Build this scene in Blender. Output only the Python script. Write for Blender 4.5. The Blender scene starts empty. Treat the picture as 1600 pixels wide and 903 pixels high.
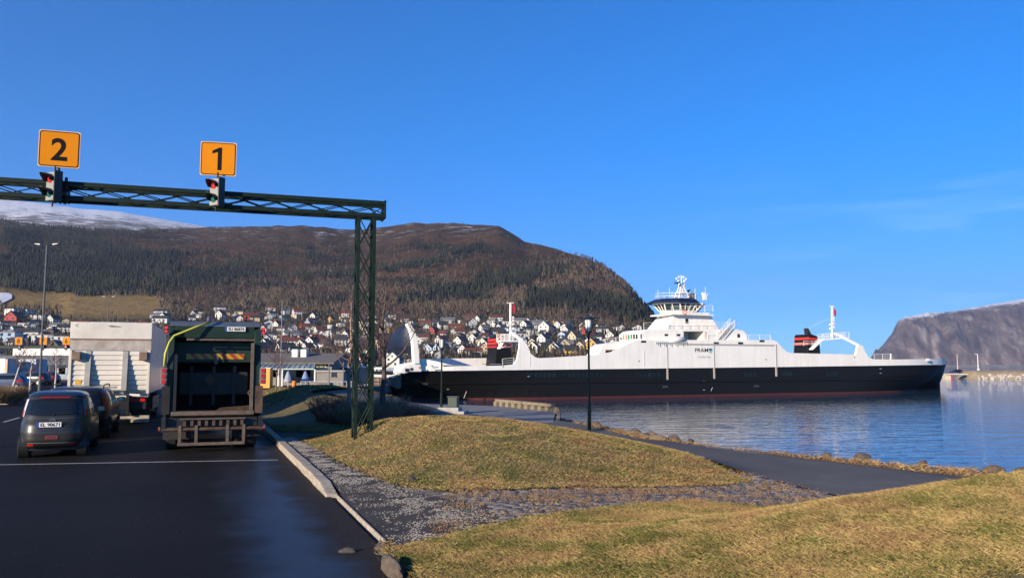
import bpy, bmesh, math, random
import numpy as np
from mathutils import Vector, Matrix, Quaternion
from mathutils.geometry import delaunay_2d_cdt
random.seed(7); rng = np.random.default_rng(7)
R = math.radians
SC = bpy.context.scene
COL = SC.collection
# ---------------------------------------------------------------- camera, world, sun, exposure
F = 1300.0; PITCH = math.atan(120.5 / F); EYE = 2.1
cam_d = bpy.data.cameras.new('camera'); cam_d.sensor_width = 36.0; cam_d.lens = 36.0 * F / 1600
cam_d.clip_start = 0.1; cam_d.clip_end = 60000
cam = bpy.data.objects.new('camera', cam_d); COL.objects.link(cam)
cam.location = (0, 0, EYE); cam.rotation_euler = (R(90) + PITCH, 0, 0)
SC.camera = cam
SUN_EL = R(15.5); SHADOW_AZ = R(50)          # direction the shadows run in, from +X towards +Y
W = bpy.data.worlds.new('World'); SC.world = W; W.use_nodes = True
nt = W.node_tree; nt.nodes.clear()
wo = nt.nodes.new('ShaderNodeOutputWorld'); bg = nt.nodes.new('ShaderNodeBackground')
sky = nt.nodes.new('ShaderNodeTexSky'); sky.sky_type = 'NISHITA'; sky.sun_disc = False
sky.sun_elevation = SUN_EL; sky.sun_rotation = math.pi / 2 - (SHADOW_AZ + math.pi)
sky.altitude = 0; sky.air_density = 0.8; sky.dust_density = 0.0; sky.ozone_density = 6.0
bg.inputs['Strength'].default_value = 0.122
# thin wisps of high cloud, low in the sky to the right
tc = nt.nodes.new('ShaderNodeTexCoord'); mp = nt.nodes.new('ShaderNodeMapping')
mp.inputs['Scale'].default_value = (2.2, 2.2, 16); mp.inputs['Rotation'].default_value = (0, R(-13), 0)
nz = nt.nodes.new('ShaderNodeTexNoise'); nz.inputs['Scale'].default_value = 2.3; nz.inputs['Detail'].default_value = 7; nz.inputs['Distortion'].default_value = .35
rp = nt.nodes.new('ShaderNodeValToRGB'); rp.color_ramp.elements[0].position = .53; rp.color_ramp.elements[1].position = .85
sx = nt.nodes.new('ShaderNodeSeparateXYZ')
mx = nt.nodes.new('ShaderNodeMapRange'); mx.inputs[1].default_value = .16; mx.inputs[2].default_value = .5
mz = nt.nodes.new('ShaderNodeMapRange'); mz.inputs[1].default_value = .24; mz.inputs[2].default_value = .15
mul = nt.nodes.new('ShaderNodeMath'); mul.operation = 'MULTIPLY'
mul2 = nt.nodes.new('ShaderNodeMath'); mul2.operation = 'MULTIPLY'; 
mul3 = nt.nodes.new('ShaderNodeMath'); mul3.operation = 'MULTIPLY'; mul3.inputs[1].default_value = .26
mixc = nt.nodes.new('ShaderNodeMixRGB'); mixc.inputs[2].default_value = (7.5, 8.0, 8.6, 1)
lk = nt.links.new
lk(tc.outputs['Generated'], mp.inputs[0]); lk(mp.outputs[0], nz.inputs[0]); lk(nz.outputs[0], rp.inputs[0])
lk(tc.outputs['Generated'], sx.inputs[0]); lk(sx.outputs[0], mx.inputs[0]); lk(sx.outputs[2], mz.inputs[0])
lk(mx.outputs[0], mul.inputs[0]); lk(mz.outputs[0], mul.inputs[1]); lk(mul.outputs[0], mul2.inputs[0]); lk(rp.outputs[0], mul2.inputs[1])
lk(mul2.outputs[0], mul3.inputs[0]); lk(mul3.outputs[0], mixc.inputs[0]); lk(sky.outputs[0], mixc.inputs[1])
hs = nt.nodes.new('ShaderNodeHueSaturation'); hs.inputs['Saturation'].default_value = 1.2; hs.inputs['Hue'].default_value = .502
hzm = nt.nodes.new('ShaderNodeMixRGB'); hzm.blend_type = 'MULTIPLY'; hzm.inputs[0].default_value = 1     # clear cold air: less pale glow along the horizon
hr_ = nt.nodes.new('ShaderNodeValToRGB'); he = hr_.color_ramp.elements; he[0].position = 0; he[0].color = (.50, .74, .97, 1); he[1].position = .26; he[1].color = (1, 1, 1, 1)
e2_ = he.new(.08); e2_.color = (.62, .83, .99, 1)
lk(sx.outputs[2], hr_.inputs[0]); lk(hr_.outputs[0], hzm.inputs[2])
wb = nt.nodes.new('ShaderNodeMixRGB'); wb.blend_type = 'MULTIPLY'; wb.inputs[0].default_value = 1; wb.inputs[2].default_value = (1.0, .985, 1.05, 1)
lk(mixc.outputs[0], hs.inputs['Color']); lk(hs.outputs[0], wb.inputs[1]); lk(wb.outputs[0], hzm.inputs[1]); lk(hzm.outputs[0], bg.inputs['Color']); lk(bg.outputs[0], wo.inputs['Surface'])
sd = bpy.data.lights.new('sun', 'SUN'); sd.energy = 4.8; sd.angle = R(0.53); sd.color = (1.0, 0.85, 0.66)
so = bpy.data.objects.new('sun', sd); COL.objects.link(so)
SDIR = Vector((math.cos(SUN_EL) * math.cos(SHADOW_AZ), math.cos(SUN_EL) * math.sin(SHADOW_AZ), -math.sin(SUN_EL)))
so.rotation_euler = SDIR.to_track_quat('-Z', 'Y').to_euler()
VS = SC.view_settings; SC.display_settings.display_device = 'sRGB'
VS.view_transform = 'Standard'; VS.look = 'None'; VS.gamma = 1; VS.use_curve_mapping = False; VS.exposure = 0.75
try:
    SC.cycles.max_bounces = 6; SC.cycles.diffuse_bounces = 2; SC.cycles.glossy_bounces = 3; SC.cycles.transmission_bounces = 4
    SC.cycles.volume_bounces = 0; SC.cycles.transparent_max_bounces = 8
    SC.cycles.use_denoising = True
except Exception: pass

# ---------------------------------------------------------------- projection helpers (photo pixel -> place)
COSP, SINP = math.cos(PITCH), math.sin(PITCH)
def ray(px, py):
    u = (px - 800) / F; v = (451.5 - py) / F
    return Vector((u, COSP - v * SINP, SINP + v * COSP))
def P(px, py, Y):
    d = ray(px, py); t = Y / d.y
    return Vector((0, 0, EYE)) + d * t
def G(px, py, z=0.0):
    d = ray(px, py); t = (z - EYE) / d.z
    return Vector((0, 0, EYE)) + d * t

# ---------------------------------------------------------------- object helpers
def tag(o, label=None, cat=None, group=None, kind=None):
    if label: o['label'] = label
    if cat: o['category'] = cat
    if group: o['group'] = group
    if kind: o['kind'] = kind
    return o
def thing(name, label, cat, loc=(0, 0, 0), rz=0.0, group=None):
    o = bpy.data.objects.new(name, None); COL.objects.link(o)
    o.empty_display_size = .2
    o.location = loc; o.rotation_euler = (0, 0, rz)
    return tag(o, label, cat, group)
KIDS = {}
def setpar(o, p):
    o.parent = p; KIDS.setdefault(p.name, []).append(o)
def copy_tree(o, parent=None):
    c = o.copy(); COL.objects.link(c)
    if parent is not None: setpar(c, parent)
    for ch in list(KIDS.get(o.name, [])): copy_tree(ch, c)
    return c
class MB:
    def __init__(s): s.v = []; s.f = []; s.m = []
    def add(s, vs, fs, mi=0):
        b = len(s.v); s.v += [tuple(v) for v in vs]
        s.f += [tuple(i + b for i in f) for f in fs]; s.m += [mi] * len(fs); return s
    def bb(s, x0, x1, y0, y1, z0, z1, mi=0):
        vs = [(x, y, z) for z in (z0, z1) for y in (y0, y1) for x in (x0, x1)]
        return s.add(vs, [(0, 2, 3, 1), (4, 5, 7, 6), (0, 1, 5, 4), (2, 6, 7, 3), (0, 4, 6, 2), (1, 3, 7, 5)], mi)
    def box(s, c, d, rz=0, mi=0, rx=0, ry=0):
        M = Matrix.Rotation(rz, 3, 'Z') @ Matrix.Rotation(ry, 3, 'Y') @ Matrix.Rotation(rx, 3, 'X')
        vs = [M @ Vector((x * d[0] / 2, y * d[1] / 2, z * d[2] / 2)) + Vector(c) for z in (-1, 1) for y in (-1, 1) for x in (-1, 1)]
        return s.add(vs, [(0, 2, 3, 1), (4, 5, 7, 6), (0, 1, 5, 4), (2, 6, 7, 3), (0, 4, 6, 2), (1, 3, 7, 5)], mi)
    def path(s, pts, rad, n=6, mi=0, cap=True):
        pts = [Vector(p) for p in pts]
        if not hasattr(rad, '__len__'): rad = [rad] * len(pts)
        base = len(s.v); up = None
        for i, p in enumerate(pts):
            t = (pts[min(i + 1, len(pts) - 1)] - pts[max(i - 1, 0)])
            if t.length < 1e-9: t = Vector((0, 0, 1))
            t.normalize()
            if up is None:
                up = t.orthogonal().normalized()
            else:
                up = up - t * up.dot(t)
                up = up.normalized() if up.length > 1e-6 else t.orthogonal().normalized()
            w = t.cross(up)
            for k in range(n):
                a = 2 * math.pi * k / n
                s.v.append(tuple(p + (up * math.cos(a) + w * math.sin(a)) * rad[i]))
        for i in range(len(pts) - 1):
            for k in range(n):
                a = base + i * n + k; b = base + i * n + (k + 1) % n
                s.f.append((a, b, b + n, a + n)); s.m.append(mi)
        if cap:
            s.f.append(tuple(base + k for k in range(n))[::-1]); s.m.append(mi)
            e = base + (len(pts) - 1) * n
            s.f.append(tuple(e + k for k in range(n))); s.m.append(mi)
        return s
    def tube(s, a, b, r, n=6, r2=None, mi=0): return s.path([a, b], [r, r if r2 is None else r2], n, mi)
    def bar(s, a, b, w, h, mi=0):
        a = Vector(a); b = Vector(b); t = (b - a); L = t.length; t.normalize()
        up = Vector((0, 0, 1)) if abs(t.z) < .95 else Vector((0, 1, 0))
        x = t.cross(up).normalized(); y = x.cross(t).normalized()
        vs = []
        for p in (a, b):
            for (i, j) in ((-1, -1), (1, -1), (1, 1), (-1, 1)): vs.append(p + x * i * w / 2 + y * j * h / 2)
        return s.add(vs, [(3, 2, 1, 0), (4, 5, 6, 7), (0, 1, 5, 4), (1, 2, 6, 5), (2, 3, 7, 6), (3, 0, 4, 7)], mi)
    def prism(s, poly, a, b, ax='y', mi=0):
        n = len(poly)
        def q(p, w):
            if ax == 'y': return (p[0], w, p[1])
            if ax == 'x': return (w, p[0], p[1])
            return (p[0], p[1], w)
        vs = [q(p, a) for p in poly] + [q(p, b) for p in poly]
        fs = [tuple(range(n)), tuple(range(2 * n - 1, n - 1, -1))] + [(i, i + n, (i + 1) % n + n, (i + 1) % n) for i in range(n)]
        return s.add(vs, fs, mi)
    def lathe(s, prof, c=(0, 0, 0), n=16, mi=0):
        base = len(s.v)
        for (r, z) in prof:
            for k in range(n):
                a = 2 * math.pi * k / n; s.v.append((c[0] + r * math.cos(a), c[1] + r * math.sin(a), c[2] + z))
        for i in range(len(prof) - 1):
            for k in range(n):
                a = base + i * n + k; b = base + i * n + (k + 1) % n
                s.f.append((a, b, b + n, a + n)); s.m.append(mi)
        s.f.append(tuple(base + k for k in range(n))[::-1]); s.m.append(mi)
        e = base + (len(prof) - 1) * n
        s.f.append(tuple(e + k for k in range(n))); s.m.append(mi)
        return s
    def disc(s, c, r, axis='y', n=20, th=.02, mi=0):
        d = {'x': Vector((1, 0, 0)), 'y': Vector((0, 1, 0)), 'z': Vector((0, 0, 1))}[axis]
        c = Vector(c); return s.path([c - d * th / 2, c + d * th / 2], r, n, mi)
    def build(s, name, mats, parent=None, smooth=False, bevel=0, fix=True):
        me = bpy.data.meshes.new(name); me.from_pydata(s.v, [], s.f)
        if not isinstance(mats, (list, tuple)): mats = [mats]
        for m in mats: me.materials.append(m)
        me.polygons.foreach_set('material_index', s.m)
        if fix:
            bm = bmesh.new(); bm.from_mesh(me); bmesh.ops.recalc_face_normals(bm, faces=bm.faces); bm.to_mesh(me); bm.free()
        if smooth: me.polygons.foreach_set('use_smooth', [True] * len(me.polygons))
        me.update()
        o = bpy.data.objects.new(name, me); COL.objects.link(o)
        if parent is not None: setpar(o, parent)
        if bevel:
            b = o.modifiers.new('bevel', 'BEVEL'); b.width = bevel; b.segments = 2; b.limit_method = 'ANGLE'; b.angle_limit = R(40)
        return o
def fast_mesh(name, co, faces, mats, smooth=False, mi=None):
    """co Nx3 array, faces Mx3 / Mx4 array"""
    me = bpy.data.meshes.new(name); co = np.asarray(co, np.float32); faces = np.asarray(faces, np.int32)
    k = faces.shape[1]; me.vertices.add(len(co)); me.vertices.foreach_set('co', co.ravel())
    me.loops.add(faces.size); me.loops.foreach_set('vertex_index', faces.ravel())
    me.polygons.add(len(faces)); me.polygons.foreach_set('loop_start', np.arange(0, faces.size, k, dtype=np.int32))
    me.polygons.foreach_set('loop_total', np.full(len(faces), k, np.int32))
    if not isinstance(mats, (list, tuple)): mats = [mats]
    for m in mats: me.materials.append(m)
    if mi is not None: me.polygons.foreach_set('material_index', np.asarray(mi, np.int32))
    if smooth: me.polygons.foreach_set('use_smooth', np.ones(len(faces), bool))
    me.update(calc_edges=True)
    o = bpy.data.objects.new(name, me); COL.objects.link(o); return o
_tcache = {}
def text_mb(s, size, ext=.004, bold=0.0):
    cu = bpy.data.curves.new('lettering', 'FONT'); cu.body = s; cu.size = size; cu.extrude = ext; cu.offset = bold
    cu.align_x = 'CENTER'; cu.align_y = 'CENTER'; cu.resolution_u = 4
    ob = bpy.data.objects.new('lettering', cu); COL.objects.link(ob)
    dg = bpy.context.evaluated_depsgraph_get(); me = bpy.data.meshes.new_from_object(ob.evaluated_get(dg))
    vs = [tuple(v.co) for v in me.vertices]; fs = [tuple(p.vertices) for p in me.polygons]
    bpy.data.objects.remove(ob); bpy.data.curves.remove(cu); bpy.data.meshes.remove(me)
    return vs, fs
def text_on(mb, s, size, c, bold=0., ext=.004, mi=0, sx=1.0):
    """lettering read from -y, centred at c"""
    vs, fs = text_mb(s, size, ext, bold)
    if not vs: return
    xs = [v[0] for v in vs]; ys = [v[1] for v in vs]; mx_, my_ = (min(xs) + max(xs)) / 2, (min(ys) + max(ys)) / 2
    mb.add([((v[0] - mx_) * sx + c[0], c[1] - v[2], v[1] - my_ + c[2]) for v in vs], fs, mi)

# ---------------------------------------------------------------- materials
MATS = {}
def mat(name, col, rough=.6, metal=0., var=.12, scale=3., bump=0., bscale=None, spec=.5, col2=None, emit=None, es=0., detail=4, stretch=None, coat=0.):
    if name in MATS: return MATS[name]
    m = bpy.data.materials.new(name); m.use_nodes = True; n = m.node_tree; b = n.nodes['Principled BSDF']
    b.inputs['Roughness'].default_value = rough; b.inputs['Metallic'].default_value = metal
    b.inputs['Specular IOR Level'].default_value = spec
    if coat: b.inputs['Coat Weight'].default_value = coat; b.inputs['Coat Roughness'].default_value = .08
    t = n.nodes.new('ShaderNodeTexCoord'); src = t.outputs['Object']
    if stretch:
        mpn = n.nodes.new('ShaderNodeMapping'); mpn.inputs['Scale'].default_value = stretch; n.links.new(src, mpn.inputs[0]); src = mpn.outputs[0]
    nn = n.nodes.new('ShaderNodeTexNoise'); nn.inputs['Scale'].default_value = scale; nn.inputs['Detail'].default_value = detail
    nn.inputs['Roughness'].default_value = .62; n.links.new(src, nn.inputs['Vector'])
    cr = n.nodes.new('ShaderNodeValToRGB'); cr.color_ramp.elements[0].position = .3; cr.color_ramp.elements[1].position = .7
    c = tuple(col)
    c2 = tuple(col2) if col2 else tuple(min(1, x * (1 + var)) for x in c)
    c1 = c if col2 else tuple(x * (1 - var) for x in c)
    cr.color_ramp.elements[0].color = (*c1, 1); cr.color_ramp.elements[1].color = (*c2, 1)
    n.links.new(nn.outputs[0], cr.inputs[0]); n.links.new(cr.outputs[0], b.inputs['Base Color'])
    if bump:
        bn = n.nodes.new('ShaderNodeTexNoise'); bn.inputs['Scale'].default_value = bscale or scale * 6; bn.inputs['Detail'].default_value = 3
        n.links.new(src, bn.inputs['Vector'])
        bu = n.nodes.new('ShaderNodeBump'); bu.inputs['Strength'].default_value = .8; bu.inputs['Distance'].default_value = bump
        n.links.new(bn.outputs[0], bu.inputs['Height']); n.links.new(bu.outputs[0], b.inputs['Normal'])
    if emit:
        b.inputs['Emission Color'].default_value = (*emit, 1); b.inputs['Emission Strength'].default_value = es
    MATS[name] = m; return m
def nodes(name):
    m = bpy.data.materials.new(name); m.use_nodes = True; n = m.node_tree
    def N(t, **kw):
        x = n.nodes.new(t)
        for k, v in kw.items():
            if k.startswith('i_'):
                key = k[2:]; key = int(key) if key.isdigit() else key.replace('_', ' ')
                x.inputs[key].default_value = v
            else: setattr(x, k, v)
        return x
    def Lk(a, b): n.links.new(a, b)
    def ramp(src, stops, interp='LINEAR'):
        r = n.nodes.new('ShaderNodeValToRGB'); r.color_ramp.interpolation = interp
        e = r.color_ramp.elements
        while len(e) < len(stops): e.new(.5)
        for k, (p, c) in enumerate(stops):
            e[k].position = p; e[k].color = (*c, 1) if len(c) == 3 else c
        n.links.new(src, r.inputs[0]); return r.outputs[0]
    def mix(f, a, b_, mode='MIX'):
        x = n.nodes.new('ShaderNodeMixRGB'); x.blend_type = mode
        for i, s in enumerate((f, a, b_)):
            if hasattr(s, 'is_linked') or hasattr(s, 'links'): n.links.new(s, x.inputs[i])
            elif isinstance(s, (int, float)): x.inputs[i].default_value = s if i == 0 else (s, s, s, 1)
            else: x.inputs[i].default_value = (*s, 1)
        return x.outputs[0]
    def noise(vec, scale, detail=4, rough=.6, dist=0.):
        x = n.nodes.new('ShaderNodeTexNoise'); x.inputs['Scale'].default_value = scale; x.inputs['Detail'].default_value = detail
        x.inputs['Roughness'].default_value = rough; x.inputs['Distortion'].default_value = dist
        if vec is not None: n.links.new(vec, x.inputs['Vector'])
        return x.outputs[0]
    return m, n, n.nodes['Principled BSDF'], N, Lk, ramp, mix, noise

# numpy value noise
_perm = rng.random((256, 256))
def vnoise(x, y):
    x = np.asarray(x, float); y = np.asarray(y, float)
    xi = np.floor(x).astype(int); yi = np.floor(y).astype(int); fx = x - xi; fy = y - yi
    fx = fx * fx * (3 - 2 * fx); fy = fy * fy * (3 - 2 * fy)
    a = _perm[xi % 256, yi % 256]; b = _perm[(xi + 1) % 256, yi % 256]; c = _perm[xi % 256, (yi + 1) % 256]; d = _perm[(xi + 1) % 256, (yi + 1) % 256]
    return (a * (1 - fx) + b * fx) * (1 - fy) + (c * (1 - fx) + d * fx) * fy
def fbm(x, y, o=4, g=.5):
    s = 0; a = 1; t = 0
    for k in range(o):
        s = s + a * vnoise(x * 2 ** k + 17.3 * k, y * 2 ** k + 9.1 * k); t += a; a *= g
    return s / t
def sstep(a, b, x):
    t = np.clip((np.asarray(x, float) - a) / (b - a), 0, 1); return t * t * (3 - 2 * t)
# ================================================================ GROUND
WZ = -2.4                                              # water level
LANE = R(20.5)                                         # heading of the lanes, left of straight ahead
Lv = Vector((-math.sin(LANE), math.cos(LANE), 0)); Rv = Vector((math.cos(LANE), math.sin(LANE), 0))
K0 = G(580, 840, 0)
EDGE = G(515, 768); 
def kd(x, y): return (x - K0.x) * Rv.x + (y - K0.y) * Rv.y
def kt(x, y): return (x - K0.x) * Lv.x + (y - K0.y) * Lv.y
EDGET = kt(EDGE.x, EDGE.y)
# land outline (the rest is water), x,y
LAND = [(26, -10), (24, 4), (15, 12.6), (10.6, 16.2), (8.0, 19.2), (5.8, 22.0), (4.4, 25.0), (3.4, 29.5), (2.6, 33), (1.95, 37.6), (-3.3, 46.5), (-6.5, 52), (-8.5, 62), (-14, 76), (-20, 90), (-24, 100), (-30, 118), (-38, 150), (-50, 205), (-260, 205), (-260, -10)]
LA = np.array(LAND)
def land_sd(x, y):
    """signed distance to the land outline, positive outside (in the water)"""
    x = np.asarray(x, float); y = np.asarray(y, float)
    d = np.full(x.shape, 1e9); ins = np.zeros(x.shape, bool)
    n = len(LA)
    for i in range(n):
        ax, ay = LA[i]; bx, by = LA[(i + 1) % n]
        ex, ey = bx - ax, by - ay; t = np.clip(((x - ax) * ex + (y - ay) * ey) / (ex * ex + ey * ey), 0, 1)
        d = np.minimum(d, np.hypot(x - ax - t * ex, y - ay - t * ey))
        c = ((ay > y) != (by > y)) & (x < (bx - ax) * (y - ay) / (by - ay + 1e-12) + ax); ins ^= c
    return np.where(ins, -d, d)
def mound(x, y, cx, cy, ang, a, b, h, p=1.25):
    c, s = math.cos(ang), math.sin(ang); u = ((x - cx) * c + (y - cy) * s) / a; v = (-(x - cx) * s + (y - cy) * c) / b
    r = np.clip(1 - (u * u + v * v), 0, 1); return h * r ** p
def H(x, y):
    x = np.asarray(x, float); y = np.asarray(y, float)
    d = kd(x, y)
    z = .12 * sstep(0.0, .1, d) * (1 - sstep(3.5, 7.5, d)) * (1 - .75 * (1 - sstep(EDGET - 1.2, EDGET, kt(x, y))) * (1 - sstep(.3, 2.2, d)))
    z = z + mound(x, y, -1.1, 19.6, R(-37), 6.6, 4.5, .76) * sstep(.5, 2.6, d)
    z = z + .07 * sstep(.4, 1.5, mound(x, y, -1.1, 19.6, R(-37), 6.6, 4.5, 2)) * (fbm(x * 1.3, y * 1.3, 3) - .5)
    # foreground mound
    q = -kt(x, y)                                      # towards the camera
    cr = sstep(.2, 2.6, q - .50 * np.clip(d, 0, 9) * 0 + (0) - 0) 
    e0 = 10.1 + .42 * np.clip(x + 1.6, 0, 30) - .018 * np.clip(x + 1.6, 0, 30) ** 2     # its far foot, as y
    fg = sstep(0.0, 3.4, e0 - y) * sstep(.0, 9.0, d + .3) * 1.10
    z = z + fg * sstep(0, .25, d) + .05 * sstep(.3, 1.5, e0 - y) * (fbm(x * 1.1 + 5, y * 1.1, 3) - .5) * sstep(.2, 1, d)
    # low ridge in the shade further back, lit along its top
    z = z + mound(x, y, -9.3, 38.5, R(-8), 6.5, 6.5, 1.05, 1.1) * sstep(0, 2.5, kd(x, y))
    z = z + mound(x, y, -15.5, 45.5, R(-8), 6, 5.5, 1.0, 1.1) * sstep(0, 2.5, kd(x, y))
    s = land_sd(x, y)
    z = z * sstep(0, .8, -s) - .62 * np.clip(s + .1, 0, 5.6)
    return z
# base ground
def soil_mat():
    m, n, b, N, Lk, ramp, mix, noise = nodes('shore_soil')
    g = N('ShaderNodeNewGeometry').outputs['Position']
    c = ramp(noise(g, 1.2, 8), [(.3, (.03, .026, .02)), (.5, (.09, .07, .045)), (.72, (.15, .12, .08))])
    Lk(c, b.inputs['Base Color']); b.inputs['Roughness'].default_value = .95; b.inputs['Specular IOR Level'].default_value = .05
    bu = N('ShaderNodeBump'); bu.inputs['Distance'].default_value = .08; Lk(noise(g, 6, 6), bu.inputs['Height']); Lk(bu.outputs[0], b.inputs['Normal'])
    return m
def grid_sheet(name, xs, ys, fn, m, smooth=True):
    X, Y = np.meshgrid(xs, ys); Z = fn(X, Y); nx, ny = len(xs), len(ys)
    co = np.stack([X, Y, Z], -1).reshape(-1, 3)
    i = np.arange(ny - 1)[:, None] * nx + np.arange(nx - 1)[None, :]
    fs = np.stack([i, i + 1, i + 1 + nx, i + nx], -1).reshape(-1, 4)
    return fast_mesh(name, co, fs, m, smooth)
xs = np.unique(np.concatenate([np.linspace(-260, -30, 60), np.linspace(-30, -12, 46), np.arange(-12, 14, .2), np.linspace(14, 34, 40)]))
ys = np.unique(np.concatenate([np.arange(-10, 4, .5), np.arange(4, 40, .2), np.linspace(40, 70, 60), np.linspace(70, 212, 80)]))
tag(grid_sheet('ground', xs, ys, lambda x, y: H(x, y) - .07, soil_mat()), kind='structure')

def sheet(name, poly, step, zoff, m, fn=None, jit=.25, kind='structure'):
    fn = fn or H
    pts = []; n = len(poly)
    for i in range(n):
        a = Vector((poly[i][0], poly[i][1])); b = Vector((poly[(i + 1) % n][0], poly[(i + 1) % n][1])); k = max(1, int((b - a).length / step))
        for j in range(k): pts.append(a + (b - a) * j / k)
    nb = len(pts); edges = [(i, (i + 1) % nb) for i in range(nb)]
    A = np.array([tuple(p) for p in pts])
    x0, y0 = A.min(0); x1, y1 = A.max(0)
    X, Y = np.meshgrid(np.arange(x0, x1, step), np.arange(y0, y1, step)); X = X.ravel() + rng.uniform(-jit, jit, X.size) * step; Y = Y.ravel() + rng.uniform(-jit, jit, Y.size) * step
    ins = np.zeros(X.shape, bool); dm = np.full(X.shape, 1e9)
    for i in range(nb):
        ax, ay = A[i]; bx, by = A[(i + 1) % nb]
        c = ((ay > Y) != (by > Y)) & (X < (bx - ax) * (Y - ay) / (by - ay + 1e-12) + ax); ins ^= c
        dm = np.minimum(dm, np.hypot(X - ax, Y - ay))
    k = ins & (dm > step * .45)
    allp = [Vector(p) for p in np.concatenate([A, np.stack([X[k], Y[k]], 1)])]
    r = delaunay_2d_cdt(allp, edges, [], 1, 1e-5)
    vs = np.array([tuple(v) for v in r[0]]); z = fn(vs[:, 0], vs[:, 1]) + zoff
    co = np.column_stack([vs, z])
    o = fast_mesh(name, co, np.array(r[2]), m, True)
    bm = bmesh.new(); bm.from_mesh(o.data)
    for f in bm.faces:
        if f.normal.z < 0: f.normal_flip()
    bm.to_mesh(o.data); bm.free()
    return tag(o, kind=kind)
def in_poly(poly, X, Y):
    ins = np.zeros(X.shape, bool); n = len(poly)
    for i in range(n):
        ax, ay = poly[i][:2]; bx, by = poly[(i + 1) % n][:2]
        ins ^= ((ay > Y) != (by > Y)) & (X < (bx - ax) * (Y - ay) / (by - ay + 1e-12) + ax)
    return ins
def lp(t, d): p = K0 + Lv * t + Rv * d; return (p.x, p.y)

# ---- road: old damp asphalt
def asphalt(name, dark=(.018, .018, .020), light=(.05, .048, .047), wet=True, grit=.5, fleck=0., rmin=.28, road=False):
    m, n, b, N, Lk, ramp, mix, noise = nodes(name)
    g = N('ShaderNodeNewGeometry').outputs['Position']
    mpl = N('ShaderNodeMapping'); mpl.inputs['Rotation'].default_value = (0, 0, -LANE); mpl.inputs['Scale'].default_value = (1.1, .55, 1); Lk(g, mpl.inputs[0]); gl = mpl.outputs[0]
    big = noise(g, .22, 5, .6, .4); mid = noise(g, 2.2, 5); fine = noise(g, 60, 2, .7)
    c = ramp(big, [(.35, dark), (.65, light)])
    c = mix(ramp(mid, [(.4, (0, 0, 0)), (.8, (1, 1, 1))]), c, tuple(x * 1.5 for x in dark))
    c = mix(ramp(fine, [(.52, (0, 0, 0)), (.75, (grit, grit, grit))]), c, tuple(x * 2.2 for x in light))
    v = N('ShaderNodeTexVoronoi', i_Scale=26.); Lk(g, v.inputs['Vector'])
    grav = ramp(v.outputs['Distance'], [(.05, (1, 1, 1)), (.22, (0, 0, 0))])
    sep = N('ShaderNodeSeparateColor'); Lk(v.outputs['Color'], sep.inputs[0])
    few = ramp(sep.outputs[0], [(.86 - fleck, (0, 0, 0)), (.88 - fleck, (1, 1, 1))])
    zone = ramp(noise(g, .55, 4), [(.42 - fleck, (0, 0, 0)), (.60 - fleck * .5, (1, 1, 1))])
    f = mix(1., mix(1., grav, few, 'MULTIPLY'), zone, 'MULTIPLY')
    c = mix(f, c, (.34, .31, .27))
    if road:
        dt = N('ShaderNodeVectorMath', operation='DOT_PRODUCT'); Lk(g, dt.inputs[0]); dt.inputs[1].default_value = (Rv.x, Rv.y, 0)
        kk = N('ShaderNodeMath', operation='SUBTRACT'); Lk(dt.outputs['Value'], kk.inputs[0]); kk.inputs[1].default_value = K0.x * Rv.x + K0.y * Rv.y
        wob = N('ShaderNodeMath', operation='MULTIPLY_ADD'); Lk(noise(g, .8, 5), wob.inputs[0]); wob.inputs[1].default_value = 1.0; Lk(kk.outputs[0], wob.inputs[2]); kdn = wob.outputs[0]
        def band(a, b_, c_, d_):
            m1 = N('ShaderNodeMapRange', interpolation_type='SMOOTHSTEP'); m1.inputs[1].default_value = a; m1.inputs[2].default_value = b_; Lk(kdn, m1.inputs[0])
            m2 = N('ShaderNodeMapRange', interpolation_type='SMOOTHSTEP'); m2.inputs[1].default_value = d_; m2.inputs[2].default_value = c_; Lk(kdn, m2.inputs[0])
            return mix(1., m1.outputs[0], m2.outputs[0], 'MULTIPLY')
        puddle = band(-1.35, -.6, -.35, .25)
        gritz = band(-.5, .5, 4, 6)
        v2 = N('ShaderNodeTexVoronoi', i_Scale=42.); Lk(g, v2.inputs['Vector']); s2 = N('ShaderNodeSeparateColor'); Lk(v2.outputs['Color'], s2.inputs[0])
        gf = mix(1., mix(1., ramp(v2.outputs['Distance'], [(.1, (1, 1, 1)), (.35, (0, 0, 0))]), ramp(s2.outputs[0], [(.55, (0, 0, 0)), (.6, (1, 1, 1))]), 'MULTIPLY'), gritz, 'MULTIPLY')
        c = mix(gritz, c, (.030, .024, .019)); c = mix(gf, c, (.16, .125, .09))
    Lk(c, b.inputs['Base Color'])
    if road:
        Lk(ramp(mix(1., puddle, ramp(noise(gl, 1.3, 5), [(.35, (.55, .55, .55)), (.6, (1, 1, 1))]), 'MULTIPLY'), [(.0, (.07, .07, .07)), (1, (.42, .42, .42))]), b.inputs['Specular IOR Level'])
    elif wet: Lk(ramp(noise(gl, .20, 7, .62, .2), [(.34, (.38, .38, .38)), (.60, (.05, .05, .05))]), b.inputs['Specular IOR Level'])
    else: b.inputs['Specular IOR Level'].default_value = .15
    r = ramp(noise(gl, .20, 7, .62, .2), [(.34, (rmin, rmin, rmin)), (.60, (.8, .8, .8))]) if wet else ramp(mid, [(0, (.75, .75, .75)), (1, (.95, .95, .95))])
    if road: r = ramp(puddle, [(0, (.68, .68, .68)), (1, (.36, .36, .36))])
    Lk(r, b.inputs['Roughness'])
    bu = N('ShaderNodeBump'); bu.inputs['Distance'].default_value = .006; bu.inputs['Strength'].default_value = .6
    Lk(noise(g, 45, 3), bu.inputs['Height']); Lk(bu.outputs[0], b.inputs['Normal'])
    return m
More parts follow.
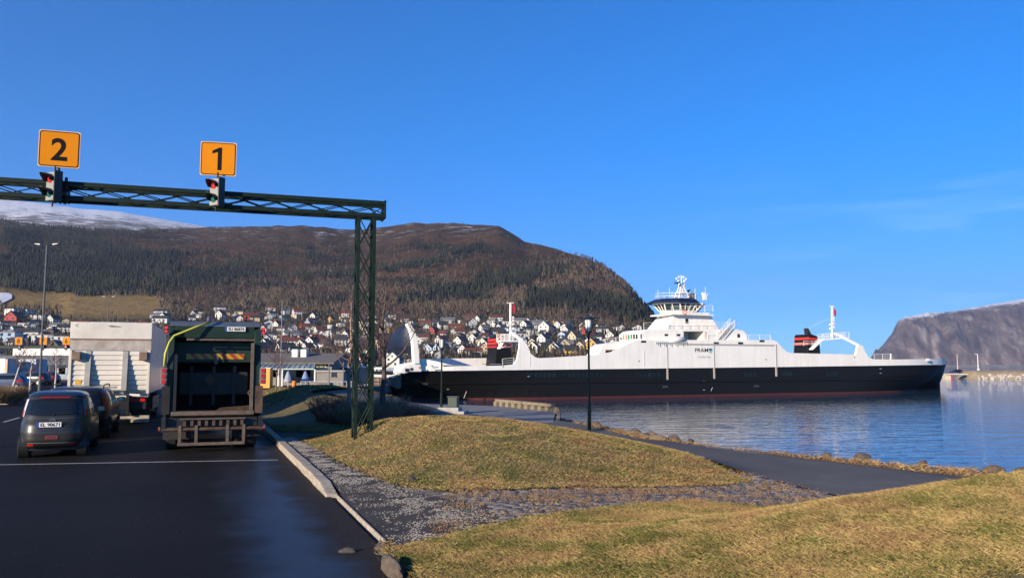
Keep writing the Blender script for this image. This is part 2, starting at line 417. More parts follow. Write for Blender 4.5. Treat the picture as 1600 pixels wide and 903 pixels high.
m_road = asphalt('road_asphalt', (.0085, .0080, .0080), (.0165, .0152, .0145), rmin=.30, grit=.6, fleck=.0, road=True)
flat = lambda x, y: np.zeros(np.shape(x))
tag(sheet('road', [lp(-14, 0), lp(13, 0), lp(24, 0), lp(36, 0), lp(60, 1.2), lp(88, 5), lp(100, 4), (-90, 118), (-150, 110), (-150, -6)], 4.0, 0.0, m_road, flat), kind='structure')
# lighter worn lot far left
m_line = mat('road_paint', (.30, .30, .28), .7, var=.35, scale=9)
def strip(name, a, b, w, z, m):
    a = Vector((a[0], a[1])); b = Vector((b[0], b[1])); t = (b - a).normalized(); q = Vector((-t.y, t.x)) * w / 2
    k = max(2, int((b - a).length / .5)); mb = MB(); vs = []
    for i in range(k + 1):
        p = a + (b - a) * i / k; vs += [(p.x + q.x, p.y + q.y, z), (p.x - q.x, p.y - q.y, z)]
    mb.add(vs, [(2 * i, 2 * i + 1, 2 * i + 3, 2 * i + 2) for i in range(k)])
    return tag(mb.build(name, m), kind='structure')
a = G(-90, 727.5); b_ = G(434, 718.5); strip('stop_line', a, b_, .13, .005, m_line)
for t0 in (26, 33, 40, 47): strip('lane_line', lp(t0, -4.6), lp(t0 + 3, -4.6), .12, .005, m_line)
for t0 in (19, 26, 33, 40): strip('lane_line', lp(t0, -8.9), lp(t0 + 3, -8.9), .12, .005, m_line)

# ---- kerb of separate granite stones
m_kerb = mat('kerb_granite', (.33, .28, .215), .85, var=.4, scale=11, bump=.006, bscale=60)
kt_root = MB()
EDGE = G(515, 768); EDGET = kt(EDGE.x, EDGE.y)
tt = -.35
while tt < 40:
    L = random.uniform(.85, 1.1); raised = tt > EDGET - .7
    if tt < -.1 and tt + L > -2.0 - 0: top = .10
    top = .15 if raised else .035
    if EDGET - 1.3 < tt < EDGET: tops = (.04, .15)
    else: tops = (top, top)
    o = random.uniform(-.008, .008)
    pts = []
    for (s_, z_) in ((tt + .006, tops[0]), (tt + L - .006, tops[1])):
        for dd in ((-.07 + o, .13 + o) if tt > EDGET - 1.3 else (.085 + o, .13 + o)):
            x, y = lp(s_, dd); pts += [(x, y, -.12), (x, y, z_)]
    kt_root.add(pts, [(0, 1, 3, 2), (4, 6, 7, 5), (0, 4, 5, 1), (2, 3, 7, 6), (1, 5, 7, 3), (0, 2, 6, 4)])
    tt += L
tag(kt_root.build('kerb', m_kerb, bevel=.018), kind='structure')

# ---- polygons right of the kerb
px = lambda lst, z=.1: [tuple(G(a, b, z))[:2] for a, b in lst]
FOOT = [lp(-1.9, .135), lp(EDGET, .135), lp(13, .135), lp(16, .135), lp(15.4, 1.75)] + px([(472, 690), (500, 706), (525, 722), (570, 744), (622, 762), (690, 776), (760, 790), (790, 812), (700, 834), (620, 848)])
m_foot = asphalt('footpath_asphalt', (.036, .031, .026), (.085, .073, .062), wet=False, grit=.5, fleck=.14)
sheet('footpath', FOOT, .3, .004, m_foot)
def lichen_grit():
    # pale shell sand and grit washed along the foot of the lawn, as loose little stones
    N_ = 24000; co = []; fs = []
    seg = px([(446, 684), (478, 702), (505, 720), (545, 742), (600, 766), (650, 782), (690, 795), (720, 812), (660, 830), (630, 842)], .12)
    seg = [Vector(s) for s in seg]; m = [(seg[i + 1] - seg[i]).length for i in range(len(seg) - 1)]; tot = sum(m)
    for k in range(N_):
        r = random.random() * tot; i = 0
        while r > m[i]: r -= m[i]; i += 1
        p = seg[i] + (seg[i + 1] - seg[i]) * r / m[i]; w = .15 if i < 3 else .38
        p = p + Vector((random.gauss(0, w), random.gauss(0, w)))
        if kd(p.x, p.y) < .16: continue
        if fbm(np.array(p.x * 3.4), np.array(p.y * 3.4), 3) < .38 + .28 * random.random(): continue
        s = random.uniform(.005, .016) * (1 + (random.random() < .03)); z = float(0)
        co.append((p.x, p.y, s))
    A = np.array(co); Z = H(A[:, 0], A[:, 1]) + .006
    V = []; Fc = []
    for (x, y, s), z in zip(co, Z):
        a = random.random() * 6.28; b = len(V)
        for j in range(4):
            r = s * random.uniform(.6, 1.3); V.append((x + r * math.cos(a + j * 1.57), y + r * math.sin(a + j * 1.57), z - .002))
        V.append((x, y, z + s * .55)); Fc += [(b, b + 1, b + 4), (b + 1, b + 2, b + 4), (b + 2, b + 3, b + 4), (b + 3, b, b + 4)]
    o = fast_mesh('gravel', V, Fc, mat('pale_grit', (.36, .315, .25), .9, var=.4, scale=30))
    tag(o, 'pale loose grit and broken shell strewn along the foot of the lawn', 'gravel', kind='stuff')
lichen_grit()
PATH = px([(1262, 764), (1170, 741)], 0) + [(3.9, 19.5), (3.0, 24.0), (2.1, 28.5), (-.8, 32.2), (-8, 36), (-7.0, 39), (.2, 36.2), (2.2, 31.5)] + px([(1040, 690), (1100, 698), (1250, 717), (1480, 744)], 0) + [(11.2, 12.4), (18, 8.2), (15.2, 5.2), (9, 10.2), (6.6, 12.2), (5.6, 12.6)]
m_path = asphalt('path_asphalt', (.065, .060, .057), (.125, .117, .108), wet=False, grit=.6, fleck=.10)
sheet('path', PATH, .35, .014, m_path)
COB = px([(585, 842), (640, 776), (600, 762)], .1) + [(-1.5, 14.6), (1.5, 14.8), (3.6, 16.6), (4.7, 16.4)] + px([(1170, 741), (1262, 764)], 0) + [(5.6, 12.4), (5.2, 11.4), (3, 10.6), (0, 9.2), (-1.2, 8.8)]
def cobble_mat():
    m, n, b, N, Lk, ramp, mix, noise = nodes('stone_setts')
    g = N('ShaderNodeNewGeometry').outputs['Position']
    mp = N('ShaderNodeMapping'); mp.inputs['Rotation'].default_value = (0, 0, R(14)); Lk(g, mp.inputs[0])
    dn = N('ShaderNodeTexNoise', i_Scale=2.5); Lk(mp.outputs[0], dn.inputs['Vector'])
    ad = N('ShaderNodeMixRGB', blend_type='ADD'); ad.inputs[0].default_value = .06; Lk(mp.outputs[0], ad.inputs[1]); Lk(dn.outputs['Color'], ad.inputs[2])
    br = N('ShaderNodeTexBrick', i_Scale=1., i_Mortar_Size=.035, i_Mortar_Smooth=.3, i_Brick_Width=.27, i_Row_Height=.19)
    br.offset = .5; Lk(ad.outputs[0], br.inputs['Vector'])
    br.inputs['Color1'].default_value = (.23, .225, .23, 1); br.inputs['Color2'].default_value = (.11, .11, .12, 1); br.inputs['Mortar'].default_value = (.030, .022, .014, 1)
    c = mix(ramp(noise(g, 14, 4), [(.35, (0, 0, 0)), (.75, (.6, .6, .6))]), br.outputs['Color'], (.24, .225, .20))
    gr = ramp(noise(g, 1.1, 6, .7), [(.36, (.25, .25, .25)), (.62, (1, 1, 1))])
    gr2 = ramp(noise(g, 16, 3, .8), [(.38, (0, 0, 0)), (.54, (1, 1, 1))])
    f = mix(1., gr, gr2, 'MULTIPLY')
    c = mix(f, c, ramp(noise(g, 9, 4), [(.3, (.09, .055, .025)), (.7, (.20, .135, .06))]))
    Lk(c, b.inputs['Base Color']); b.inputs['Roughness'].default_value = .75
    bu = N('ShaderNodeBump'); bu.inputs['Distance'].default_value = .03; bu.inputs['Strength'].default_value = .9
    h = mix(.35, br.outputs['Fac'], noise(g, 22, 4)); inv = N('ShaderNodeInvert'); Lk(br.outputs['Fac'], inv.inputs[1])
    Lk(mix(.25, inv.outputs[0], noise(g, 25, 4)), bu.inputs['Height']); Lk(bu.outputs[0], b.inputs['Normal'])
    return m
sheet('cobbled_paving', COB, .3, 0.0, cobble_mat())

# the setts themselves, laid in wavering rows
def setts():
    A = R(12); c_, s_ = math.cos(A), math.sin(A); V = []; Fc = []; r = random.Random(3)
    lawnpoly = []
    for i in range(-40, 80):
        off = r.uniform(0, .25); j = -60
        while j < 60:
            w = r.uniform(.17, .27); u = j * .24 + off; v = i * .175
            x, y = u * c_ - v * s_ + 1, u * s_ + v * c_ + 12; j += 1
            if not in_poly(COB, np.array(x), np.array(y)) or kd(x, y) < 1.5 + .5 * r.random(): continue
            if in_poly(FOOT, np.array(x), np.array(y)) and r.random() < .7: continue
            hw, hd = .113, .077; a = A + r.gauss(0, .05); ca, sa = math.cos(a), math.sin(a); z = float(H(np.array(x), np.array(y))) + r.uniform(.002, .018); b = len(V)
            for (k, zz) in ((1., -.03), (.80, 0)):
                for (p, q) in ((-1, -1), (1, -1), (1, 1), (-1, 1)):
                    dx, dy = p * hw * k * r.uniform(.9, 1.05), q * hd * k * r.uniform(.9, 1.05); V.append((x + dx * ca - dy * sa, y + dx * sa + dy * ca, z + zz + r.uniform(-.004, .004)))
            Fc += [(b + 4, b + 5, b + 6, b + 7)] + [(b + k, b + (k + 1) % 4, b + 4 + (k + 1) % 4, b + 4 + k) for k in range(4)]
    o = fast_mesh('cobbled_setts', V, Fc, mat('sett_stone', (.10, .090, .085), .65, col2=(.21, .19, .175), scale=4, bump=.004, bscale=40)); tag(o, kind='structure')
setts()
# ---- lawns
def lawn_mat():
    m, n, b, N, Lk, ramp, mix, noise = nodes('winter_lawn')
    g = N('ShaderNodeNewGeometry').outputs['Position']
    c = ramp(noise(g, 3.2, 7, .7), [(.32, (.075, .07, .020)), (.48, (.125, .105, .034)), (.62, (.18, .13, .05)), (.78, (.11, .065, .03))])
    c = mix(ramp(noise(g, 30, 3, .8), [(.35, (0, 0, 0)), (.7, (.6, .6, .6))]), c, (.035, .03, .014))
    Lk(c, b.inputs['Base Color']); b.inputs['Roughness'].default_value = .95
    bu = N('ShaderNodeBump'); bu.inputs['Distance'].default_value = .05; Lk(noise(g, 14, 5), bu.inputs['Height']); Lk(bu.outputs[0], b.inputs['Normal'])
    return m
m_lawn = lawn_mat()
MID = px([(470, 688), (490, 700), (520, 718), (560, 738), (610, 757), (690, 769), (800, 768), (900, 764), (1000, 762), (1080, 756), (1140, 750), (1174, 744)], .1) + [(3.7, 19.6), (2.85, 23.8), (1.9, 28.2), (-1.0, 31.8), (-5.5, 34.2), (-8.2, 35.6)] + [lp(27.2, .2), lp(15.9, .18), lp(15.1, 1.7)]
sheet('lawn', MID, .3, .03, m_lawn)
FG = [lp(-12, .02), lp(-.42, .05)] + px([(604, 853), (640, 843), (700, 832), (760, 822), (830, 812), (900, 803), (1000, 792), (1080, 783)], .12) + [(4.0, 12.1), (5.6, 12.5), (7.2, 12.1), (9.4, 9.9), (15.2, 4.9), (16, -4)]
sheet('lawn', FG, .3, .03, m_lawn)
VERGE = px([(1000, 687), (1040, 690)], 0) + px([(1100, 698), (1250, 717), (1480, 744)], 0) + [(11.2, 12.45), (18, 8.3), (22, 4.5), (23.2, 5.5), (15, 12.0), (10.3, 15.7), (7.7, 18.7), (5.4, 21.6), (4.1, 24.8), (3.1, 29.2), (2.2, 31.6)]
sheet('verge', VERGE, .3, .02, mat('verge_turf', (.16, .10, .045), .95, var=.5, scale=4, bump=.03))
BACKL = [lp(28, .3), lp(42, .5), (-12, 55), (-9, 58), (-7.4, 52), (-4.5, 45), (-3.0, 41), (-8, 37.2), (-8.8, 36)]
BACKL = [lp(27.1, .18), lp(40, .2), lp(52, .8), (-20, 66), (-12, 66), (-9.3, 60), (-7.6, 52), (-5.5, 46), (-5.4, 41.5), (-7.2, 39.2), (-8.6, 36.2), (-8.6, 35.4)]
sheet('lawn', BACKL, .6, .03, m_lawn)

# ---- grass blades
def blades(name, poly, dens_fn, hgt, label, mats, n_try, ybox, wid=.0042):
    P_ = np.array([p[:2] for p in poly]); x0, y0 = P_.min(0); x1, y1 = P_.max(0); y0 = max(y0, ybox[0]); y1 = min(y1, ybox[1]); x0 = max(x0, ybox[2]); x1 = min(x1, ybox[3])
    X = rng.uniform(x0, x1, n_try); Y = rng.uniform(y0, y1, n_try)
    k = in_poly(poly, X, Y) & (rng.random(n_try) < dens_fn(X, Y)) & (np.abs(X / np.maximum(Y, 1)) < .70); X, Y = X[k], Y[k]; n = len(X); X = X + rng.normal(0, .07, n) * (rng.random(n) < .5); Y = Y + rng.normal(0, .09, n)
    Z = H(X, Y) + .025
    a = rng.uniform(0, 6.283, n); lean = rng.normal(0, 1.0, (n, 2)) ; clump = fbm(X * 3, Y * 3, 3)
    h = hgt * rng.uniform(.5, 1.4, n) * (.65 + .7 * clump); w = wid * rng.uniform(.6, 1.5, n) * (.6 + .018 * Y)
    dx, dy = np.cos(a) * w, np.sin(a) * w
    A = np.stack([X - dx, Y - dy, Z], 1); B = np.stack([X + dx, Y + dy, Z], 1)
    M1 = np.stack([X + lean[:, 0] * h * .35, Y + lean[:, 1] * h * .35, Z + h * .62], 1)
    T = np.stack([X + lean[:, 0] * h, Y + lean[:, 1] * h, Z + h], 1)
    co = np.concatenate([A, B, M1, T]); i = np.arange(n)
    fs = np.concatenate([np.stack([i, i + n, i + 2 * n], 1), np.stack([i + 2 * n, i + n, i + 3 * n], 1)])
    t = .5 + .75 * (fbm(X * 2.2, Y * 2.2, 4) - .5) + .2 * (fbm(X * .5 + 9, Y * .5, 2) - .5) + rng.normal(0, .11, n); mi = np.digitize(t, [.33, .45, .62]).clip(0, len(mats) - 1); mi = np.concatenate([mi, mi])
    o = fast_mesh(name, co, fs, mats, False, mi)
    return tag(o, label, 'grass', kind='stuff')
gm = [mat('grass_green', (.10, .105, .026), .8, var=.3, scale=2, spec=.2), mat('grass_olive', (.19, .155, .05), .8, var=.3, scale=2, spec=.2),
      mat('grass_straw', (.33, .24, .095), .8, var=.3, scale=2, spec=.2), mat('grass_brown', (.24, .145, .065), .8, var=.3, scale=2, spec=.2)]
blades('grass', FG, lambda x, y: np.clip(1.35 - .02 * y, .3, 1), .026, 'short winter grass, green and straw coloured, on the nearest bank', gm, 950000, (6.3, 13, -2.2, 9.5))
blades('grass', MID, lambda x, y: np.clip(1.1 - .025 * y, .3, 1) * (y < 28), .028, 'short winter grass on the rounded mound beside the gantry post', gm, 1250000, (12, 36, -14, 5))
blades('grass', VERGE, lambda x, y: 1. + 0 * y, .055, 'tufty dry orange grass between the path and the shore rocks', gm[2:], 90000, (10, 33, 1, 16), .006)
blades('grass', BACKL, lambda x, y: 1. + 0 * y, .06, 'grass on the low ridge behind the brown shrubs', gm, 120000, (34, 66, -22, -3), .008)
# dead grass tufts growing between the setts
blades('grass', COB, lambda x, y: .08 + .8 * sstep(.46, .62, fbm(x * 2.2 + 3, y * 4.4, 5)), .024, 'dead brown grass lying between the stone setts', gm[2:], 75000, (9, 18, -1.0, 6), .006)

# ---- water
def water_mat():
    m, n, b, N, Lk, ramp, mix, noise = nodes('fjord_water')
    g = N('ShaderNodeNewGeometry').outputs['Position']
    b.inputs['Base Color'].default_value = (.018, .055, .10, 1); b.inputs['Roughness'].default_value = .02
    b.inputs['IOR'].default_value = 1.333; b.inputs['Specular IOR Level'].default_value = .5
    mp = N('ShaderNodeMapping'); mp.inputs['Scale'].default_value = (.22, 1, 1); mp.inputs['Rotation'].default_value = (0, 0, R(8)); Lk(g, mp.inputs[0])
    mp2 = N('ShaderNodeMapping'); mp2.inputs['Scale'].default_value = (.35, 1, 1); mp2.inputs['Rotation'].default_value = (0, 0, R(-14)); Lk(g, mp2.inputs[0])
    a1 = noise(mp.outputs[0], .85, 3, .5, .3); a2 = noise(mp2.outputs[0], 1.9, 3, .55, .5)
    calm = ramp(noise(mp.outputs[0], .05, 3), [(.38, (.35, .35, .35)), (.62, (1, 1, 1))])
    b1 = N('ShaderNodeBump'); b1.inputs['Distance'].default_value = .07; b1.inputs['Strength'].default_value = 1.; Lk(a1, b1.inputs['Height'])
    b2 = N('ShaderNodeBump'); b2.inputs['Distance'].default_value = .036; Lk(calm, b2.inputs['Strength']); Lk(a2, b2.inputs['Height']); Lk(b1.outputs[0], b2.inputs['Normal'])
    b3 = N('ShaderNodeBump'); b3.inputs['Distance'].default_value = .005; Lk(noise(mp2.outputs[0], 6., 2, .5), b3.inputs['Height']); Lk(b2.outputs[0], b3.inputs['Normal']); Lk(b3.outputs[0], b.inputs['Normal'])
    return m
mb = MB(); mb.add([(-12000, 4, WZ), (22000, 4, WZ), (40000, 45000, WZ), (-20000, 45000, WZ)], [(0, 1, 2, 3)])
tag(mb.build('water', water_mat()), kind='structure')

# ================================================================ HILLS: sheets laid out by column (x/y) and distance
def lerp_tab(tab, x):
    return np.interp(x, [t[0] for t in tab], [t[1] for t in tab])
RIDGE = [(-500, 300), (-200, 322), (0, 342), (60, 352), (130, 356), (200, 357), (300, 354), (400, 352), (470, 351), (520, 355), (560, 358), (600, 352), (640, 347), (720, 347), (780, 352), (820, 376), (870, 388), (920, 404), (950, 421), (980, 448), (1010, 483), (1035, 515), (1080, 550), (1120, 590), (1200, 600)]
RDIST = [(-500, 1700), (0, 1750), (300, 2000), (560, 2100), (700, 1950), (800, 1750), (900, 1450), (1000, 1150), (1040, 1050), (1150, 950), (1200, 950)]
TTOP = [(-500, 470), (0, 478), (80, 482), (110, 478), (250, 482), (330, 486), (500, 490), (700, 492), (900, 500), (1000, 512), (1060, 540), (1120, 590), (1200, 600)]
TDIST = [(-500, 800), (0, 820), (300, 850), (700, 880), (950, 760), (1050, 700), (1200, 800)]
def hill_py(c, Y):
    """photo row at which the hillside of column c shows at distance Y"""
    c = np.asarray(c, float); Y = np.asarray(Y, float)
    yt = lerp_tab(TTOP, c); dt = lerp_tab(TDIST, c); yr = lerp_tab(RIDGE, c) + 3 * (fbm(c / 18., c * 0 + 3, 3) - .5); dr = lerp_tab(RDIST, c)
    y0 = 574 + 3 * sstep(560, 640, c) * 1.5
    t1 = np.clip((Y - 330) / (dt - 330), 0, 1); a = y0 + (yt - y0) * t1 ** 1.05
    t2 = np.clip((Y - dt) / (dr - dt), 0, 1); s = 1 - (1 - t2) ** 1.7
    bb = yt + (yr - yt) * s
    out = np.where(Y < dt, a, bb)
    return out
def hill_z(c, Y):
    c = np.asarray(c, float); Y = np.asarray(Y, float); dr = lerp_tab(RDIST, c)
    m = (572 - hill_py(c, np.minimum(Y, dr))) / F
    z = EYE + m * Y * 1.0
    z = np.where(Y > dr, EYE + m * dr - (Y - dr) * .25, z)
    x = (c - 800) / F * Y
    am = sstep(900, 1200, Y) * (1 - sstep(.85, 1., Y / dr)) * 14 + 1.2 * sstep(400, 700, Y)
    z = z + (fbm(x / 90., Y / 90., 5) - .5) * am * 1.6
    z = z - sstep(1045, 1110, c) * 90; lowl = np.where(c < 560, .4, -6.); z = np.where(Y < 330, np.minimum(z, lowl + 0 * z) * 1.0, z)
    return z
def hill_mat():
    m, n, b, N, Lk, ramp, mix, noise = nodes('hillside')
    g = N('ShaderNodeNewGeometry').outputs['Position']
    sx = N('ShaderNodeSeparateXYZ'); Lk(g, sx.inputs[0])
    heath = ramp(noise(g, .016, 9, .7), [(.3, (.026, .022, .009)), (.45, (.060, .034, .018)), (.56, (.10, .054, .032)), (.68, (.055, .046, .018)), (.8, (.12, .085, .05))])
    heath = mix(ramp(noise(g, .14, 6, .7), [(.4, (0, 0, 0)), (.7, (.7, .7, .7))]), heath, (.022, .018, .010))
    scree = ramp(noise(g, .016, 7, .75), [(.60, (0, 0, 0)), (.66, (1, 1, 1))]); sp = ramp(noise(g, .22, 4, .8), [(.50, (0, 0, 0)), (.62, (1, 1, 1))])
    heath = mix(mix(1., scree, sp, 'MULTIPLY'), heath, (.17, .155, .135))
    field = ramp(noise(g, .05, 6), [(.3, (.20, .13, .045)), (.55, (.27, .18, .065)), (.75, (.13, .10, .04))])
    low = N('ShaderNodeMapRange'); low.inputs[1].default_value = 78; low.inputs[2].default_value = 98; low.inputs[3].default_value = 1; low.inputs[4].default_value = 0
    Lk(sx.outputs[2], low.inputs[0])
    town = ramp(noise(g, .03, 6, .7), [(.3, (.030, .028, .016)), (.5, (.06, .05, .028)), (.7, (.12, .085, .04))])
    leftm = N('ShaderNodeMapRange'); leftm.inputs[1].default_value = -360; leftm.inputs[2].default_value = -290; leftm.inputs[3].default_value = 1; leftm.inputs[4].default_value = 0
    Lk(sx.outputs[0], leftm.inputs[0])
    f1 = N('ShaderNodeMapRange'); f1.inputs[1].default_value = 40; f1.inputs[2].default_value = 52; Lk(sx.outputs[2], f1.inputs[0])
    lowc = mix(mix(1., leftm.outputs[0], f1.outputs[0], 'MULTIPLY'), town, field)
    c = mix(low.outputs[0], heath, lowc)
    # snow lying in hollows near the top
    sn = N('ShaderNodeMapRange'); sn.inputs[1].default_value = 235; sn.inputs[2].default_value = 330; Lk(sx.outputs[2], sn.inputs[0])
    mp = N('ShaderNodeMapping'); mp.inputs['Scale'].default_value = (.35, 1, 1.6); Lk(g, mp.inputs[0])
    s1 = ramp(noise(mp.outputs[0], .045, 7, .72), [(.57, (0, 0, 0)), (.61, (1, 1, 1))])
    s2 = ramp(noise(g, .006, 3), [(.42, (0, 0, 0)), (.55, (1, 1, 1))])
    c = mix(mix(1., mix(1., sn.outputs[0], s1, 'MULTIPLY'), s2, 'MULTIPLY'), c, (.75, .76, .80))
    Lk(c, b.inputs['Base Color']); b.inputs['Roughness'].default_value = 1; b.inputs['Specular IOR Level'].default_value = .1
    bu = N('ShaderNodeBump'); bu.inputs['Distance'].default_value = 6; Lk(noise(g, .05, 8, .7), bu.inputs['Height']); Lk(bu.outputs[0], b.inputs['Normal'])
    return m
def polar(name, cs, Ys, zf, m):
    C, Y = np.meshgrid(cs, Ys); Z = zf(C, Y); X = (C - 800) / F * Y; nx, ny = len(cs), len(Ys)
    i = np.arange(ny - 1)[:, None] * nx + np.arange(nx - 1)[None, :]
    fs = np.stack([i, i + 1, i + 1 + nx, i + nx], -1).reshape(-1, 4)
    return tag(fast_mesh(name, np.stack([X, Y, Z], -1).reshape(-1, 3), fs, m, True), kind='structure')
polar('hill', np.linspace(-450, 1200, 420), np.concatenate([np.linspace(195, 900, 110), np.linspace(907, 2800, 230)]), hill_z, hill_mat())
def patch_sheet():
    cs = np.linspace(-80, 16, 30); vs = []
    def Yof(c, py):
        Y = np.linspace(500, 1100, 600); return float(np.interp(-py, -hill_py(np.full(600, c), Y), Y))
    for c in cs:
        lo_, hi_ = (459 + max(0, c - 10) * .55), (476 - max(0, c) * .5)
        for k in range(7): Y = Yof(c, hi_ + (lo_ - hi_) * k / 6); vs.append(((c - 800) / F * Y, Y, float(hill_z(np.array(c), np.array(Y))) + 1.0))
    fs = [(i * 7 + k, i * 7 + k + 1, i * 7 + k + 8, i * 7 + k + 7) for i in range(29) for k in range(6)]
    mb = MB(); mb.add(vs, fs); tag(mb.build('snow_field', mat('field_snow', (.62, .63, .66), .9, var=.1, scale=.02), smooth=True), kind='structure')
patch_sheet()
# far snow-covered fell behind, left
SNR = [(-600, 280), (-200, 290), (0, 310), (60, 316), (120, 324), (180, 329), (240, 339), (290, 348), (340, 356), (420, 366), (600, 400)]
def snow_z(c, Y):
    yr = lerp_tab(SNR, c) + 2 * (fbm(c / 30, c * 0, 3) - .5); t = np.clip((Y - 2500) / 2000, 0, 1); py_ = 430 + (yr - 430) * (1 - (1 - t) ** 1.8)
    z = EYE + (572 - py_) / F * np.minimum(Y, 4500); z = np.where(Y > 4500, z - (Y - 4500) * .1, z)
    x = (c - 800) / F * Y; return z + (fbm(x / 260, Y / 260, 5) - .5) * 26 * (1 - sstep(3800, 4400, Y))
def snow_mat():
    m, n, b, N, Lk, ramp, mix, noise = nodes('snowfield')
    g = N('ShaderNodeNewGeometry').outputs['Position']; sx = N('ShaderNodeSeparateXYZ'); Lk(g, sx.inputs[0])
    lo = N('ShaderNodeMapRange'); lo.inputs[1].default_value = 560; lo.inputs[2].default_value = 820; lo.inputs[3].default_value = 1; lo.inputs[4].default_value = .0; Lk(sx.outputs[2], lo.inputs[0])
    mp = N('ShaderNodeMapping'); mp.inputs['Scale'].default_value = (.4, 1, 2.5); Lk(g, mp.inputs[0])
    nn = noise(mp.outputs[0], .022, 8, .75)
    ad = N('ShaderNodeMath', operation='ADD'); Lk(nn, ad.inputs[0]); mu = N('ShaderNodeMath', operation='MULTIPLY'); mu.inputs[1].default_value = .26; Lk(lo.outputs[0], mu.inputs[0]); Lk(mu.outputs[0], ad.inputs[1])
    f = ramp(ad.outputs[0], [(.62, (0, 0, 0)), (.68, (1, 1, 1))])
    c = mix(f, (.66, .67, .70), (.10, .08, .06)); Lk(c, b.inputs['Base Color']); b.inputs['Roughness'].default_value = .9
    return m
polar('snowy_hill', np.linspace(-550, 600, 240), np.linspace(2500, 5200, 110), snow_z, snow_mat())
# mountain across the fjord, right
MR = [(1335, 576), (1350, 569), (1366, 552), (1382, 534), (1400, 512), (1416, 498), (1432, 491), (1455, 488), (1480, 487), (1510, 482), (1545, 476), (1580, 470), (1610, 465), (1700, 452), (1900, 430), (2200, 420)]
def far_z(c, Y):
    yr = lerp_tab(MR, c) + 2.2 * (fbm(c / 9., c * 0 + 7, 3) - .5); hr = (572 - yr) / F * 7000
    t = np.clip((Y - 6100) / 900, 0, 1); x = (c - 800) / F * 7000
    gul = np.abs(fbm(x / 120 + (Y - 6100) / 900., Y / 900 + 3, 4) - .5) * 2
    gul2 = np.abs(fbm(x / 60 + 9 + (Y - 6100) / 500., Y / 400, 3) - .5) * 2
    shape = t ** .62
    z = hr * shape - 3 - 0 + (gul * 620 + gul2 * 130) * t * (1 - t) * sstep(0, 120, hr)
    top = sstep(7000, 9500, Y) * 160 * sstep(1430, 1650, c)
    return np.where(Y > 7000, hr + top, z) * (1 - sstep(9000, 11000, Y) * .3) + EYE * 0
def far_mat():
    m, n, b, N, Lk, ramp, mix, noise = nodes('mountain_rock')
    ge = N('ShaderNodeNewGeometry'); g = ge.outputs['Position']; sx = N('ShaderNodeSeparateXYZ'); Lk(g, sx.inputs[0]); sn = N('ShaderNodeSeparateXYZ'); Lk(ge.outputs['Normal'], sn.inputs[0])
    mp = N('ShaderNodeMapping'); mp.inputs['Scale'].default_value = (1, .4, .6); mp.inputs['Rotation'].default_value = (0, R(24), 0); Lk(g, mp.inputs[0])
    c = ramp(noise(mp.outputs[0], .007, 9, .7, .5), [(.38, (.050, .034, .028)), (.48, (.115, .080, .064)), (.56, (.18, .13, .105)), (.66, (.36, .30, .26))])
    m1 = N('ShaderNodeMath', operation='MULTIPLY_ADD'); Lk(sx.outputs[0], m1.inputs[0]); m1.inputs[1].default_value = -.147; m1.inputs[2].default_value = .147 * 3500 - 457
    m2 = N('ShaderNodeMath', operation='ADD'); Lk(sx.outputs[2], m2.inputs[0]); Lk(m1.outputs[0], m2.inputs[1])
    a = N('ShaderNodeMapRange'); a.inputs[1].default_value = -105; a.inputs[2].default_value = 0; Lk(m2.outputs[0], a.inputs[0])
    f = noise(mp.outputs[0], .022, 7, .75, .6)
    ad = N('ShaderNodeMath', operation='ADD'); Lk(a.outputs[0], ad.inputs[0]); Lk(f, ad.inputs[1])
    th = N('ShaderNodeMapRange'); th.inputs[1].default_value = 1.12; th.inputs[2].default_value = 1.24; Lk(ad.outputs[0], th.inputs[0])
    c = mix(th.outputs[0], c, (.70, .71, .75))
    Lk(c, b.inputs['Base Color']); b.inputs['Roughness'].default_value = 1; b.inputs['Specular IOR Level'].default_value = .1
    bu = N('ShaderNodeBump'); bu.inputs['Distance'].default_value = 22; Lk(noise(mp.outputs[0], .012, 8, .7), bu.inputs['Height']); Lk(bu.outputs[0], b.inputs['Normal'])
    return m
polar('mountain', np.linspace(1333, 2200, 420), np.concatenate([np.linspace(6050, 7050, 90), np.linspace(7100, 11000, 30)]), far_z, far_mat())
# low far shore below it
mb = MB(); pts = []
for k in range(60):
    x = 2500 + k * 110; y = 6000 + 40 * math.sin(k * .7); pts.append((x, y))
for k in range(59):
    a, b2 = pts[k], pts[k + 1]; mb.add([(a[0], a[1], WZ - 1), (b2[0], b2[1], WZ - 1), (b2[0], b2[1] + 60, 9 + 3 * math.sin(k)), (a[0], a[1] + 60, 9 + 3 * math.sin(k - 1)), (a[0], a[1] + 400, 10), (b2[0], b2[1] + 400, 10)], [(0, 1, 2, 3), (3, 2, 5, 4)])
tag(mb.build('far_shore', mat('shore_strip', (.30, .27, .22), .9, var=.5, scale=.01), smooth=True), kind='structure')

# ---- haze: the air between here and the far fells
mb = MB(); mb.bb(-14000, 15000, -400, 13000, -12, 1300)
hz = bpy.data.materials.new('haze_air'); hz.use_nodes = True; hn = hz.node_tree; hn.nodes.clear()
ho = hn.nodes.new('ShaderNodeOutputMaterial'); hv = hn.nodes.new('ShaderNodeVolumePrincipled')
hv.inputs['Color'].default_value = (.62, .76, .98, 1); hv.inputs['Density'].default_value = 0.00006; hv.inputs['Anisotropy'].default_value = .2
hn.links.new(hv.outputs[0], ho.inputs['Volume'])
USE_HAZE = True
if USE_HAZE: tag(mb.build('haze', hz), 'thin blue air haze over the fjord', 'haze', kind='stuff')
